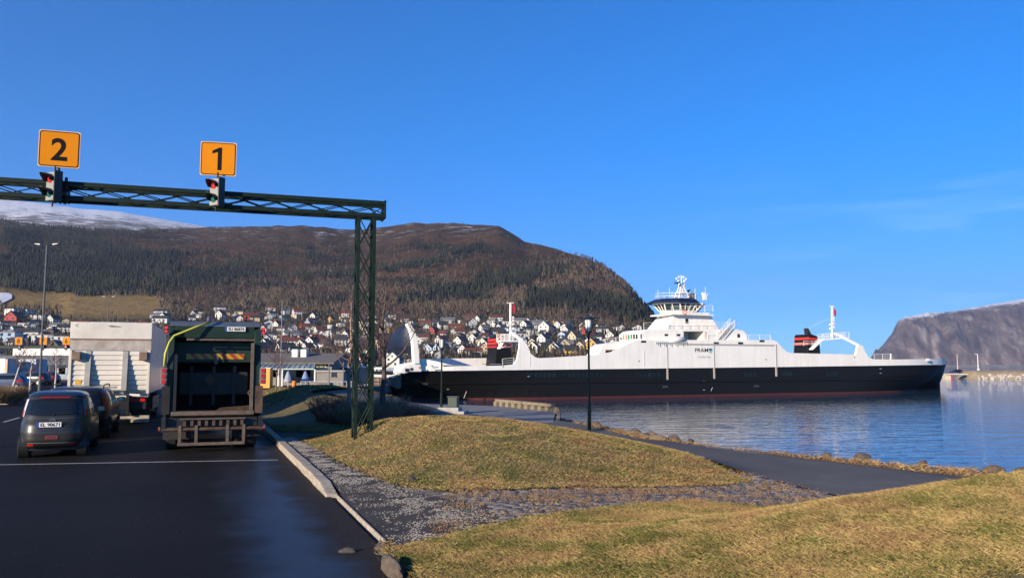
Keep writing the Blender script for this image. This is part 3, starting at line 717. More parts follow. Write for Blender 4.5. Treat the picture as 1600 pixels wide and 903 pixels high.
# ================================================================ NEAR THINGS
m_green = mat('green_steel', (.005, .014, .0095), .55, var=.4, scale=6, spec=.25)
m_galv = mat('galvanised', (.30, .31, .32), .45, .6, var=.2, scale=8)
m_black = mat('black_plastic', (.012, .012, .013), .45, var=.3)
m_rubber = mat('rubber', (.02, .02, .02), .9, var=.3, scale=12)
m_white = mat('white_paint', (.72, .70, .66), .45, var=.08, scale=1.5)
m_orange = mat('sign_orange', (.62, .205, .004), .6, var=.04, scale=2, spec=.12)
m_signedge = mat('sign_edge', (.70, .42, .20), .5, var=.1)
m_char = mat('sign_black', (.006, .004, .003), .6, var=.1, spec=.15)
def lens(name, c, e, s): return mat(name, c, .25, var=.1, scale=20, emit=e, es=s)
m_redL = lens('red_lens', (.45, .02, .02), (1, .04, .03), .12); m_grnL = lens('green_lens', (.01, .13, .10), (0, .5, .4), .0)

# ---- the lane gantry: square lattice post and long lattice beam
D0 = 20.0
base = P(565.5, 689, D0); topz = P(565.5, 341, D0).z; bz0 = base.z - .12
gz = H(np.array(base.x), np.array(base.y)) - .02
S_ = .375 / 2
GA = R(18.5)
gan = thing('lane_gantry', 'dark green lattice steel gantry over the waiting lanes, its single post on the grass mound', 'gantry', (base.x, base.y, float(gz)), GA)
hp = topz - float(gz)
def lattice(mb, A, B, w, h, r, n, ax):
    """crossing diagonals filling the rectangle A..B (ends) x height h, w = offset"""
def post_mesh():
    mb = MB()
    for sx in (-1, 1):
        for sy in (-1, 1):
            x, y = sx * S_, sy * S_
            mb.bb(x - .038, x + .038, y - .006 + sy * .03, y + .006 + sy * .03, -.15, hp)      # angle iron
            mb.bb(x - .006 + sx * .03, x + .006 + sx * .03, y - .038, y + .038, -.15, hp)
    return mb
post_mesh().build('post', m_green, gan)
def lat(face, L, n, a0, hw, rad, vertical=True):
    mb = MB(); st_ = L / n
    for i in range(n):
        for sgn in (-1, 1):
            z0, z1 = a0 + i * st_, a0 + (i + 1) * st_
            u0, u1 = -hw * sgn, hw * sgn
            if vertical:
                pa, pb = {'f': ((u0, -S_ - .03, z0), (u1, -S_ - .03, z1)), 'b': ((u0, S_ + .03, z0), (u1, S_ + .03, z1)),
                          'l': ((-S_ - .03, u0, z0), (-S_ - .03, u1, z1)), 'r': ((S_ + .03, u0, z0), (S_ + .03, u1, z1))}[face]
            mb.tube(pa, pb, rad, 5)
    return mb
for fc in 'fblr':
    lat(fc, hp, 7, 0, S_, .014).build('lattice', m_green, gan)
mb = MB(); mb.bb(-.28, .28, -.28, .28, -.45, -.14)
mb.build('footing', mat('concrete', (.30, .28, .25), .9, var=.3, scale=5), gan)
# beam
zb0 = hp; BH = .40; XR = .42; XL = -17.6
mb = MB()
for z in (zb0 + .045, zb0 + BH - .045):
    for y in (-S_ - .01, S_ + .01):
        mb.bb(XL, XR, y - .045, y + .045, z - .045, z + .045)
mb.build('beam_chords', m_green, gan)
mb = MB(); n = 25; st_ = (XR - XL) / n
for y in (-S_ - .03, S_ + .03):
    for i in range(n):
        a, b = XL + i * st_, XL + (i + 1) * st_; off = st_ * .5 if y > 0 else 0
        a, b = min(a + off, XR), min(b + off, XR)
        for s in (0, 1):
            mb.tube((a, y, zb0 + .09 if s else zb0 + BH - .09), (b, y, zb0 + BH - .09 if s else zb0 + .09), .013, 5)
mb.build('beam_lattice', m_green, gan)
mb = MB(); mb.bb(XR, XR + .035, -S_ - .08, S_ + .08, zb0 - .02, zb0 + BH + .02)
mb.build('end_plate', m_green, gan)
# bolted joint with round flanges
gx = -6.55
mb = MB()
for dx in (-.05, .05):
    for z in (zb0 - .01, zb0 + BH + .01):
        mb.path([(gx + dx - .02, -S_, z), (gx + dx + .02, -S_, z)], .085, 12)
    mb.bb(gx + dx - .012, gx + dx + .012, -S_ - .07, S_ + .07, zb0 - .02, zb0 + BH + .02)
mb.build('joint_flange', m_green, gan)
# second post, off to the left
mb = MB()
for sx in (-1, 1):
    for sy in (-1, 1): mb.bb(XL + .6 + sx * S_ - .035, XL + .6 + sx * S_ + .035, sy * S_ - .035, sy * S_ + .035, -.4, hp)
mb.build('post', m_green, gan)

def gpt(lx, ly, lz):
    c, s = math.cos(GA), math.sin(GA)
    return Vector((base.x + lx * c - ly * s, base.y + lx * s + ly * c, float(gz) + lz))
def rounded(w, h, r, n=5):
    pts = []
    for cx, cy, a0 in ((w / 2 - r, h / 2 - r, 0), (-w / 2 + r, h / 2 - r, 90), (-w / 2 + r, -h / 2 + r, 180), (w / 2 - r, -h / 2 + r, 270)):
        for k in range(n + 1):
            a = R(a0 + 90 * k / n); pts.append((cx + r * math.cos(a), cy + r * math.sin(a)))
    return pts
def lane_sign(num, lx, w, zc, rz, label, group, small=False, off=-.26):
    p = gpt(lx, off, 0) if not small else None
    return p
def make_sign(name, num, loc, w, rz, label, group, polelen):
    t = thing(name, label, 'sign', loc, rz, group)
    MB().prism([(x, z + w / 2) for x, z in rounded(w, w, .05 * w)], -.012, .012, 'y').build('panel', m_signedge, t)
    o = rounded(w * .955, w * .955, .07 * w); i = rounded(w * .905, w * .905, .055 * w); n = len(o)
    mb = MB(); mb.prism([(x, z + w / 2) for x, z in i], -.016, -.0135, 'y'); mb.build('face', m_orange, t)
    mb = MB(); vs = [(x, -.0165, z + w / 2) for x, z in o] + [(x, -.0165, z + w / 2) for x, z in i]
    vs += [(x, -.0130, z + w / 2) for x, z in o] + [(x, -.0130, z + w / 2) for x, z in i]
    fs = []
    for k in range(n):
        j = (k + 1) % n; fs += [(k, j, j + n, k + n), (k + 2 * n, j + 2 * n, j, k), (k + 3 * n, k + n, j + n, j + 3 * n)]
    mb.add(vs, fs); mb.build('border', m_char, t)
    mb = MB()
    if num == '1':
        hh_ = w * .335; sw = w * .115; c0 = w * .5
        mb.prism([(-.02 * w, c0 - hh_), (sw - .02 * w, c0 - hh_), (sw - .02 * w, c0 + hh_), (.02 * w, c0 + hh_), (-.17 * w, c0 + hh_ * .70), (-.17 * w, c0 + hh_ * .44), (-.02 * w, c0 + hh_ * .60)], -.0195, -.0168, 'y')
    else: text_on(mb, num, w * .84, (0, -.019, w * .49), bold=w * .017, ext=.002, sx=.98)
    mb.build('numeral', m_char, t)
    if polelen:
        mb = MB(); mb.tube((0, .045, -polelen), (0, .045, w * .97), .028, 10); 
        mb.bb(-.05, .05, .012, .03, w * .12, w * .17); mb.bb(-.05, .05, .012, .03, w * .8, w * .85); mb.build('pole', m_green, t)
    return t
def make_light(loc, rz, label, group, s=1., lit='', off=0.):
    t = thing('traffic_light', label, 'traffic light', loc, rz, group)
    mb = MB(); mb.bb(-.15 * s, .15 * s, 0, .16 * s, -.36 * s, .36 * s); mb.build('housing', mat('signal_grey', (.22, .22, .20), .5, var=.15), t, bevel=.02 * s)
    mb = MB(); mb.bb(.156 * s, .185 * s, -.02 * s, .20 * s, -.39 * s, .39 * s); mb.bb(-.15 * s, .184 * s, .165 * s, .20 * s, -.39 * s, .39 * s); mb.build('backing_board', m_black, t)
    for z, m in ((.18 * s, m_redL if lit != 'red' else lens('red_lens_lit', (.6, .02, .02), (1, .03, .03), 4.)), (-.18 * s, m_grnL)):
        mb = MB(); mb.lathe([(.0, -.03 * s), (.06 * s, -.026 * s), (.10 * s, 0), (.10 * s, .01)], n=16)
        mb.v = [(x, zz, y + z) for x, y, zz in mb.v]
        ln = mb.build('red_lamp' if z > 0 else 'green_lamp', m, t, smooth=True)
        # visor: an open half tunnel
        vb = MB(); n = 14; vs = []
        for k in range(n + 1):
            a = R(-25 + 230 * k / n); c_, s_ = math.cos(a), math.sin(a); dep = .27 * s * (.45 + .55 * max(0, s_)) 
            for r, y in ((.128 * s, .0), (.118 * s, .0), (.128 * s, -dep), (.118 * s, -dep)): vs.append((r * c_, y, z + r * s_))
        fs = []
        for k in range(n):
            b = 4 * k; fs += [(b, b + 2, b + 6, b + 4), (b + 1, b + 5, b + 7, b + 3), (b + 2, b + 3, b + 7, b + 6)]
        vb.add(vs, fs); v = vb.build('visor', m_black, t)
    MB().tube((0, .12 * s, .33 * s), (0, .12 * s, .55 * s), .022 * s, 8).build('bracket', m_green, t); MB().tube((0, .09 * s, -.36 * s), (0, .09 * s, -.50 * s), .02 * s, 8).build('bracket', m_green, t)
    return t
def gantry_x(px_):
    """local x along the gantry whose pixel column is px_ at beam height"""
    lo, hi = -17., 2.
    for _ in range(50):
        m_ = (lo + hi) / 2; p = gpt(m_, -.26, hp + 1); t = ray(800, 300)
        X = p.x / p.y
        # column at that height
        v = (p.z - EYE) / p.y; col = 800 + F * X * (COSP - ((v * COSP - SINP) / (COSP + v * SINP)) * SINP)
        if col < px_: lo = m_
        else: hi = m_
    return lo
def zat(lx, ly, py):
    p = gpt(lx, ly, 0); return P(800, py, p.y).z
for num, pxc, y_top, y_bot, pl, py_l, rzl in (('2', 92.5, 205, 262, 'white edged orange square sign reading 2 above the gantry beam', 291, 40), ('1', 341, 222.5, 275, 'white edged orange square sign reading 1 above the gantry beam', 300, 40)):
    lx = gantry_x(pxc); p = gpt(lx, -.26, 0); z0 = zat(lx, -.26, y_bot); z1 = zat(lx, -.26, y_top)
    make_sign('lane_sign', num, (p.x, p.y, z0), (z1 - z0), R(14) if num == '1' else R(20), pl, 'lane number signs on the near gantry', .42)
    lx2 = gantry_x(pxc - (9 if num == '2' else 5)); q = gpt(lx2, -.44, 0); zc = zat(lx2, -.44, py_l)
    make_light((q.x, q.y, zc), R(-24), ('grey two lamp traffic light with black visors under the sign reading ' + num), 'traffic lights on the near gantry', .86)

# ---- lanterns and light columns
m_glass = mat('lantern_glass', (.62, .63, .62), .3, var=.05)
def lantern(px_, pyb, pyt, z0, label):
    b = G(px_, pyb, z0); Y = b.y; zt = P(px_, pyt, Y).z; h = zt - float(H(np.array(b.x), np.array(b.y)))
    t = thing('park_lantern', label, 'street lamp', (b.x, b.y, float(H(np.array(b.x), np.array(b.y))) - .02), 0, 'black lanterns along the quay path')
    MB().lathe([(.062, 0), (.062, .9), (.036, .95), (.034, h - .62), (.055, h - .60), (.055, h - .55)], n=10).build('pole', m_green, t, smooth=False)
    mb = MB(); mb.lathe([(.09, h - .48), (.125, h - .12), (.12, h - .10)], n=12); mb.build('lamp_glass', m_glass, t)
    mb = MB()
    for k in range(6):
        a = k * math.pi / 3; mb.tube((.095 * math.cos(a), .095 * math.sin(a), h - .51), (.135 * math.cos(a), .135 * math.sin(a), h - .1), .008, 5)
    mb.lathe([(.06, h - .55), (.12, h - .53), (.12, h - .50)], n=12); mb.build('frame', m_black, t)
    MB().lathe([(.36, h - .065), (.36, h - .055), (.10, h - .02), (.02, h + .01)], n=20).build('hood', m_black, t)
    return t
lantern(921, 672, 493, 0.0, 'black park lantern with a wide flat hood, standing behind the right shoulder of the mound')
lantern(689.5, 647, 525, 0.0, 'slim black park lantern with a flat hood beside the green quay cabinet')
def column_light(px_, pyb, pyt, arm, label, z0=0., yaw=0):
    b = G(px_, pyb, z0); zt = P(px_, pyt, b.y).z
    t = thing('street_light', label, 'street light', (b.x, b.y, z0), yaw, 'tall twin armed lights over the car park')
    mb = MB(); mb.lathe([(.11, 0), (.10, 1.2), (.075, 1.3), (.055, zt)], n=8); mb.build('pole', mat('pole_grey', (.10, .10, .095), .5, .3), t)
    mb = MB(); mb.tube((-arm, 0, zt + .02), (arm, 0, zt + .02), .03, 6); mb.build('arm', m_black, t)
    for s in (-1, 1):
        mb = MB(); mb.prism([(s * arm * .55, zt - .02), (s * arm, zt + .05), (s * arm, zt + .11), (s * arm * .5, zt + .08)], -.12, .12, 'y'); mb.build('lamp_head', mat('lamp_head', (.45, .42, .36), .4), t, bevel=.02)
    return t
column_light(61, 622, 383, .78, 'tall grey twin armed street light behind the small dark hatchback')
column_light(164, 594, 464, 1.0, 'distant twin armed street light rising behind the white box truck')
# timber power pole on the field
b = P(184, 500, 330)
# ---- cabinet and quay
QP = [(1.85, 37.4), (-3.4, 46.2), (-9.2, 43), (-3.6, 34.6), (1.5, 32.2), (2.3, 33.0)]
m_conc = mat('quay_concrete', (.17, .165, .16), .85, var=.3, scale=1.5)
q0 = G(868, 644, 0); q1 = G(776, 634.5, 0); q2 = G(640, 631, 0); q3 = G(560, 640, 0); q4 = G(640, 661, 0); q5 = G(862, 660, 0)
qpoly = [(q0.x, q0.y), (q1.x, q1.y), (q2.x, q2.y), (q3.x, q3.y), (-3.6, 33.2), (.2, 31.2), (q5.x + .05, q5.y)]
mb = MB(); mb.prism(qpoly, -3.4, .02, 'z'); tag(mb.build('quay', m_conc), kind='structure')
m_timber = mat('weathered_timber', (.20, .165, .11), .85, var=.35, scale=3, stretch=(1, 1, 8))
t = thing('quay_edge_beam', 'weathered timber kerb beam on blocks along the edge of the concrete quay', 'timber beam', (q0.x, q0.y, .02))
d = (q1 - q0); d.z = 0; mb = MB(); mb.bar((-.12, -.02, .29), (d.x, d.y, .29), .20, .14); mb.build('beam', m_timber, t)
L = d.length; nb_ = 9
for i in range(nb_ + 1):
    p = d * (i / nb_); mb = MB(); mb.box((p.x, p.y, .11), (.35, .2, .22), math.atan2(d.y, d.x)); mb.build('block', m_timber, t)
t = thing('quay_fender', 'stained timber fender boards hanging on the end of the concrete quay', 'fender', (q5.x, q5.y, 0))
dd = q0 - q5
mb = MB()
for i in range(5):
    p = dd * ((i + .5) / 5); mb.box((p.x + .18, p.y, -.75), (.16, dd.length / 5 * .86, 1.5), math.atan2(dd.y, dd.x) - math.pi / 2)
mb.build('boards', m_timber, t)
c = G(708, 646, .02)
t = thing('quay_cabinet', 'dark green square service cabinet on a concrete plinth on the quay', 'cabinet', (c.x, c.y, .02), R(-10))
mb = MB(); mb.bb(-.62, .32, -.35, .35, 0, .28); mb.bb(-.8, .6, -.45, .45, 0, .12); mb.build('plinth', mat('pale_concrete', (.30, .29, .28), .9, var=.2), t, bevel=.015)
mb = MB(); mb.bb(-.20, .22, -.2, .2, .28, .72); mb.build('box', mat('cabinet_green', (.02, .04, .03), .5), t, bevel=.02)
mb = MB(); mb.bb(-.23, .25, -.23, .23, .72, .77); mb.build('lid', m_black, t)

# ---- shore rocks
rockm = [mat('rock_grey', (.10, .09, .08), .9, var=.45, scale=4, bump=.03), mat('rock_brown', (.14, .105, .075), .9, var=.4, scale=4, bump=.03)]
def rock_mesh(seed, mt):
    bm = bmesh.new(); bmesh.ops.create_icosphere(bm, subdivisions=3, radius=1)
    r = np.random.default_rng(seed); pl = [Vector(r.normal(size=3)).normalized() for _ in range(11)]; dist = r.uniform(.55, .85, 11)
    for v in bm.verts:
        for n_, d_ in zip(pl, dist):
            k = v.co.dot(n_) - d_
            if k > 0: v.co -= n_ * k * .92
        v.co *= 1 + .05 * (r.random() - .5)
    me = bpy.data.meshes.new('rock'); bm.to_mesh(me); bm.free(); me.materials.append(mt); return me
rms = [rock_mesh(i, rockm[i % 2]) for i in range(8)]
def rock(x, y, z, s, i, label, group):
    o = bpy.data.objects.new('rock', rms[i % 8]); COL.objects.link(o); o.location = (x, y, z); o.scale = (s * random.uniform(.9, 1.5), s * random.uniform(.7, 1.1), s * random.uniform(.5, .75)); o.rotation_euler = (random.uniform(-.2, .2), random.uniform(-.2, .2), random.random() * 6.28)
    return tag(o, label, 'rock', group)
SH = LAND[1:10]
i = 0
for k in range(len(SH) - 1):
    a = Vector(SH[k]); b = Vector(SH[k + 1]); n = int((b - a).length / .62)
    for j in range(n):
        for row in range(2):
            p = a + (b - a) * (j + random.uniform(-.3, .3)) / n; q = Vector(((b - a).y, -(b - a).x)).normalized()
            if q.x < 0: q = -q
            p = p + q * (row * .75 + random.uniform(-.15, .25) - .25); i += 1
            s = random.uniform(.08, .24) if row == 0 else random.uniform(.2, .42)
            if row == 0 and random.random() < .55: continue
            if abs(p.x / p.y) > .66: continue
            rock(p.x, p.y, float(H(np.array(p.x), np.array(p.y))) + (.03 if row == 0 else -.05), s, i, 'grey brown boulder lying in the row of shore rocks at the water edge', 'boulders along the shore')
for (px_, py_, s, lb) in ((1008, 688, .30, 'larger dark grey boulder where the shore rocks start at the far end of the path'),):
    p = G(px_, py_, .0); rock(p.x + .4, p.y + .2, .02, s, 3, lb, None)
p = G(594, 878, .1); 
o = rock(p.x + .10, p.y, .03, .17, 5, 'rough upright stone ending the kerb, half buried in the nearest grass bank', None); o.scale = (.10, .42, .13); o.rotation_euler = (0, 0, R(20))
p = G(542, 862, 0); o = rock(p.x, p.y, .01, .06, 2, 'small brown clod of turf lying on the asphalt near the kerb end', None); o.scale = (.10, .07, .05)
p = G(643, 752, .15); o = rock(p.x, p.y, .2, .06, 4, 'small pale stone lying on the near edge of the mounded lawn', None); o.scale = (.08, .06, .05)

# ---- trees
m_bark = mat('tree_bark', (.16, .115, .09), .9, var=.35, scale=7); m_barkd = mat('tree_bark_dark', (.07, .055, .05), .9, var=.3, scale=7); m_twig = mat('tree_twigs', (.10, .06, .05), .9, var=.3, scale=7)
m_birch = mat('birch_bark', (.42, .38, .33), .85, var=.35, scale=6)
def bare_tree(x, y, z, h, label, seed, lean=(0, 0), rad=.07, spread=.5, bark=None, dens=1., trunk_h=.42, name='bare_tree', group=None, cat='tree'):
    r = random.Random(seed); t = thing(name, label, cat, (x, y, z), 0, group)
    tr = MB(); cr = MB()
    pts = []; n = 9
    for i in range(n + 1):
        f = i / n; pts.append(Vector((lean[0] * f * h + r.uniform(-.02, .02) * h * f, lean[1] * f * h + r.uniform(-.015, .015) * h * f, f * h)))
    tr.path(pts, [rad * (1 - .93 * i / n) ** .9 + .004 for i in range(n + 1)], 8)
    def branch(p, d, L, rr, lev):
        k = 4; q = [p.copy()]; dd = d.copy()
        for i in range(k):
            dd = (dd + Vector((r.gauss(0, .16), r.gauss(0, .16), r.gauss(.06, .10)))).normalized(); q.append(q[-1] + dd * L / k)
        cr.path(q, [rr * (1 - .8 * i / k) for i in range(k + 1)], 4 if lev else 5, cap=False)
        if lev >= 3: return
        for i in range(int((5, 4, 3)[lev] * dens + .5)):
            f = r.uniform(.25, .98); j = min(k - 1, int(f * k)); a = q[j].lerp(q[j + 1], f * k - j)
            nd = (dd + Vector((r.gauss(0, .6), r.gauss(0, .6), r.gauss(.15, .35)))).normalized()
            branch(a, nd, L * r.uniform(.35, .65), max(.003, rr * .5), lev + 1)
    nbr = int(13 * dens) + 3
    for i in range(nbr):
        f = trunk_h + (1 - trunk_h) * (i + r.random()) / nbr * .97; j = min(n - 1, int(f * n)); a = pts[j].lerp(pts[j + 1], f * n - j)
        ang = i * 2.4 + r.uniform(-.4, .4); el = r.uniform(.25, .9)
        d = Vector((math.cos(ang) * math.cos(el), math.sin(ang) * math.cos(el), math.sin(el)))
        branch(a, d, h * spread * (1.15 - f) * r.uniform(.7, 1.15), rad * .42 * (1.25 - f), 0)
    tr.build('trunk', bark or m_bark, t, smooth=True); cr.build('crown', m_twig, t)
    return t
def tree_at(px_, pyb, pyt, z0, label, seed, **k):
    b = G(px_, pyb, z0); zt = P(px_, pyt, b.y).z; z = float(H(np.array(b.x), np.array(b.y)))
    return bare_tree(b.x, b.y, z - .05, zt - z, label, seed, **k)
tree_at(545, 648, 460, .4, 'bare young tree with a pale straight trunk just left of the gantry post', 3, rad=.085, spread=.42, trunk_h=.32, bark=mat('bark_pinkish', (.26, .18, .14), .9, var=.3, scale=6))
tree_at(598, 660, 440, .1, 'bare young tree with a dark trunk just right of the gantry post', 4, rad=.12, spread=.45, trunk_h=.38, bark=m_barkd)
tree_at(430, 620, 545, .3, 'small leaning bare sapling right of the garbage truck', 5, rad=.05, spread=.5, lean=(.06, 0), trunk_h=.35)
tree_at(16, 618, 541, 0, 'crooked pale birch left of the tall light column', 6, rad=.10, spread=.4, lean=(.26, 0), bark=m_birch, trunk_h=.5)
tree_at(46, 617, 548, 0, 'bare birch standing closest to the tall light column', 7, rad=.09, spread=.4, lean=(.03, 0), bark=m_birch)
tree_at(86, 612, 545, 0, 'bare birch between the light column and the white box truck', 8, rad=.09, spread=.42, bark=m_birch)

# ---- brown shrubs in the shade
def shrub(x, y, z, w, h, seed, label, group, m, n=150):
    r = random.Random(seed); mb = MB()
    for i in range(n):
        a = r.uniform(0, 6.28); q = math.sqrt(r.random()) * .3 * w; b = Vector((math.cos(a) * q, math.sin(a) * q, 0))
        d = Vector((math.cos(a) * r.uniform(.1, .5) * w, math.sin(a) * r.uniform(.1, .5) * w, h * r.uniform(.45, 1.05)))
        m1 = b + d * .5 + Vector((r.gauss(0, .05), r.gauss(0, .05), .03)); e = b + d + Vector((r.gauss(0, .06), r.gauss(0, .06), 0))
        mb.path([b, m1, e], [.014, .011, .006], 3, cap=False)
        for k in range(3):
            f = r.uniform(.4, 1); p = b + d * f; mb.path([p, p + Vector((r.gauss(0, .13), r.gauss(0, .13), r.uniform(.02, .2)))], [.009, .004], 3, cap=False)
    o = mb.build('shrub', m, fix=False); o.location = (x, y, z); return tag(o, label, 'shrub', group)
m_shr = mat('shrub_red', (.30, .12, .075), .9, var=.5, scale=4); m_shr2 = mat('shrub_brown', (.26, .16, .09), .9, var=.4, scale=4)
k = 0
for (px_, pyb) in ((512, 658), (534, 661), (556, 664), (574, 662), (588, 664), (609, 661), (628, 660), (642, 657), (532, 655), (566, 655), (580, 654), (612, 652)):
    b = G(px_, pyb, .15); k += 1
    shrub(b.x, b.y, float(H(np.array(b.x), np.array(b.y))) - .03, random.uniform(.9, 1.3), random.uniform(.55, .95), k, 'leafless red brown shrub in the shaded hedge behind the gantry post', 'brown shrubs behind the gantry post', m_shr if k % 3 else m_shr2)
for (px_, pyb, lb) in ((3, 630, 'tawny dried shrub clump at the left edge, on the traffic island'), (16, 629, 'tawny dried shrub clump right of the edge, on the traffic island')):
    b = G(px_, pyb, .1); shrub(b.x, b.y, .1, 1.5, .85, px_ + 50, lb, 'shrubs on the traffic island', mat('shrub_tawny', (.25, .16, .08), .9, var=.3), 420)
isl = [G(-60, 632, 0), G(18, 632, 0), G(27, 628, 0), G(22, 623, 0), G(-60, 622, 0)]
mb = MB(); mb.prism([(p.x, p.y) for p in isl], -.05, .14, 'z'); tag(mb.build('traffic_island', mat('island_kerb', (.22, .2, .18), .9)), kind='structure')
# ================================================================ VEHICLES
def dmat(n, c, **k): return mat(n, c, **k)
m_plate = mat('plate_white', (.70, .70, .66), .4, var=.03); m_plateblue = mat('plate_blue', (.03, .06, .30), .4)
m_tail = mat('tail_red', (.42, .014, .014), .2, var=.2, scale=14); m_tail2 = mat('tail_clear', (.55, .50, .48), .15, var=.1)
m_glassd = mat('dark_glass', (.010, .012, .014), .06, var=.1, spec=.7)
def wheel(parent, x, y, r, w, name='wheel'):
    t = MB(); o = w / 2
    prof = [(r * .62, -o), (r * .93, -o), (r, -o * .75), (r, o * .75), (r * .93, o), (r * .62, o)]
    n = 24; vs = []
    for (q, h) in prof:
        for k in range(n):
            a = 2 * math.pi * k / n; vs.append((x + h, y + q * math.cos(a), r + q * math.sin(a)))
    fs = []
    for i in range(len(prof)):
        for k in range(n):
            a = i * n + k; b = i * n + (k + 1) % n; j = (i + 1) % len(prof)
            fs.append((a, b, j * n + (k + 1) % n, j * n + k))
    t.add(vs, fs); wo_ = t.build(name, m_rubber, parent, smooth=False)
    h = MB(); s = 1 if x > 0 else -1
    h.path([(x - s * o * .2, y, r), (x + s * o * .7, y, r)], [r * .62, r * .58], 18)
    h.path([(x + s * o * .7, y, r), (x + s * o * .95, y, r)], [r * .2, r * .16], 10)
    h.build('rim', m_galv, wo_)
def plate(parent, text, x, y, z, w=.52, h=.11):
    mb = MB(); mb.bb(x - w / 2, x + w / 2, y - .012, y, z - h / 2, z + h / 2); p = mb.build('number_plate', m_plate, parent)
    mb = MB(); mb.bb(x - w / 2, x - w / 2 + w * .09, y - .0155, y - .0125, z - h / 2, z + h / 2); mb.build('country_band', m_plateblue, p)
    mb = MB(); text_on(mb, text, h * 1.0, (x + w * .05, y - .0155, z), bold=h * .014, ext=.0012, sx=w * .80 / (len(text) * h * .60) if False else 1.0)
    xs = [v[0] for v in mb.v]; sc = w * .78 / (max(xs) - min(xs)); cx = (max(xs) + min(xs)) / 2
    mb.v = [((v[0] - cx) * sc + x + w * .05, v[1], v[2]) for v in mb.v]; mb.build('characters', m_char, p)

# ---- superellipse bodied cars
class Body:
    def __init__(s, rows, L, n=4.5):
        s.r = rows; s.L = L; s.n = n           # rows: z, half width, rear y, front y
        s.z = [r[0] for r in rows]
    def at(s, z):
        return [float(np.interp(z, s.z, [r[k] for r in s.r])) for k in (1, 2, 3)]
    def ring(s, z, n=72):
        hw, yr, yf = s.at(z); yc = (yr + yf) / 2; hl = (yf - yr) / 2; e = 2 / s.n; out = []
        for k in range(n):
            a = 2 * math.pi * k / n; c, q = math.cos(a), math.sin(a)
            out.append((hw * math.copysign(abs(c) ** e, c), yc + hl * math.copysign(abs(q) ** e, q), z))
        return out
    def yrear(s, x, z):
        hw, yr, yf = s.at(z); yc = (yr + yf) / 2; hl = (yf - yr) / 2
        return yc - hl * max(0, 1 - abs(x / hw) ** s.n) ** (1 / s.n)
    def xside(s, y, z):
        hw, yr, yf = s.at(z); yc = (yr + yf) / 2; hl = (yf - yr) / 2
        return hw * max(0, 1 - abs((y - yc) / hl) ** s.n) ** (1 / s.n)
    def mesh(s, m, parent, nz=34, name='body'):
        z0, z1 = s.z[0], s.z[-1]; mb = MB(); vs = []; fs = []; n = 72
        for i in range(nz + 1): vs += s.ring(z0 + (z1 - z0) * i / nz, n)
        for i in range(nz):
            for k in range(n): a = i * n + k; b = i * n + (k + 1) % n; fs.append((a, b, b + n, a + n))
        fs.append(tuple(range(n))[::-1]); 
        hw, yr, yf = s.at(z1); vs.append((0, (yr + yf) / 2, z1 + .025)); c = len(vs) - 1
        for k in range(n): fs.append((nz * n + k, nz * n + (k + 1) % n, c))
        mb.add(vs, fs); return mb.build(name, m, parent, smooth=True)
    def rear_patch(s, mb, fx0, fx1, z0f, z1f, off=.008, nx=14, nz=8, mi=0):
        """fx in fractions of half width; z0f/z1f functions of fx giving z"""
        base = len(mb.v); vs = []; fs = []
        for i in range(nx + 1):
            fx = fx0 + (fx1 - fx0) * i / nx
            za, zb = (z0f(fx) if callable(z0f) else z0f), (z1f(fx) if callable(z1f) else z1f)
            for j in range(nz + 1):
                z = za + (zb - za) * j / nz; hw = s.at(z)[0]; x = fx * hw
                nx_ = .6 * abs(fx) ** 3 * (1 if fx > 0 else -1)
                vs.append((x + nx_ * off * 1.6, s.yrear(x, z) - off, z))
        for i in range(nx):
            for j in range(nz): a = i * (nz + 1) + j; fs.append((a, a + nz + 1, a + nz + 2, a + 1))
        mb.add(vs, fs, mi)
    def side_patch(s, mb, y0, y1, z0, z1, side=1, off=.008, ny=12, nz=6, slope=0., mi=0):
        vs = []; fs = []
        for i in range(ny + 1):
            for j in range(nz + 1):
                z = z0 + (z1 - z0) * j / nz; a = y0 + slope * (j / nz); b = y1 - slope * 1.2 * (j / nz) if slope else y1
                y = a + (b - a) * i / ny
                vs.append((side * (s.xside(y, z) + off), y, z))
        for i in range(ny):
            for j in range(nz): a = i * (nz + 1) + j; fs.append((a, a + nz + 1, a + nz + 2, a + 1))
        mb.add(vs, fs, mi)
# small dark grey electric hatchback, seen from behind
m_grey = mat('car_grey', (.034, .033, .031), .38, .3, var=.08, scale=2, coat=.35)
m_roofb = mat('car_black_glossy', (.012, .014, .02), .15, var=.1, coat=.6)
bp = G(79, 716, 0)
car = thing('parked_car', 'small rounded dark grey hatchback with white plate EL 90671, first in its lane', 'car', (bp.x + .60 * 0, bp.y, 0), R(21.5))
car.scale = (1, 1, .955)
HB = Body([(.24, .66, .10, 3.20), (.30, .715, .02, 3.38), (.42, .755, -.05, 3.46), (.62, .76, -.06, 3.48), (.80, .75, -.02, 3.44), (.88, .728, .03, 3.30), (.95, .715, .07, 2.85), (1.05, .70, .12, 2.58), (1.2, .672, .19, 2.32), (1.36, .635, .27, 2.02), (1.48, .60, .36, 1.80), (1.54, .54, .46, 1.66), (1.57, .44, .62, 1.50)], 3.4, 4.2)
HB.mesh(m_grey, car)
mb = MB()
vs = []; n = 48
for i, z in enumerate(np.linspace(1.455, 1.572, 7)): vs += [(x * 1.006 , y if y > .6 else y - .01, z_ + .006) for x, y, z_ in HB.ring(float(z), n)]
fs = [(i * n + k, i * n + (k + 1) % n, (i + 1) * n + (k + 1) % n, (i + 1) * n + k) for i in range(6) for k in range(n)]
vs.append((0, 1.05, 1.605)); fs += [(6 * n + k, 6 * n + (k + 1) % n, len(vs) - 1) for k in range(n)]
mb.add(vs, fs); mb.build('roof', mat('car_roof_blue', (.02, .028, .05), .22, .2, var=.08, coat=.5), car, smooth=True)
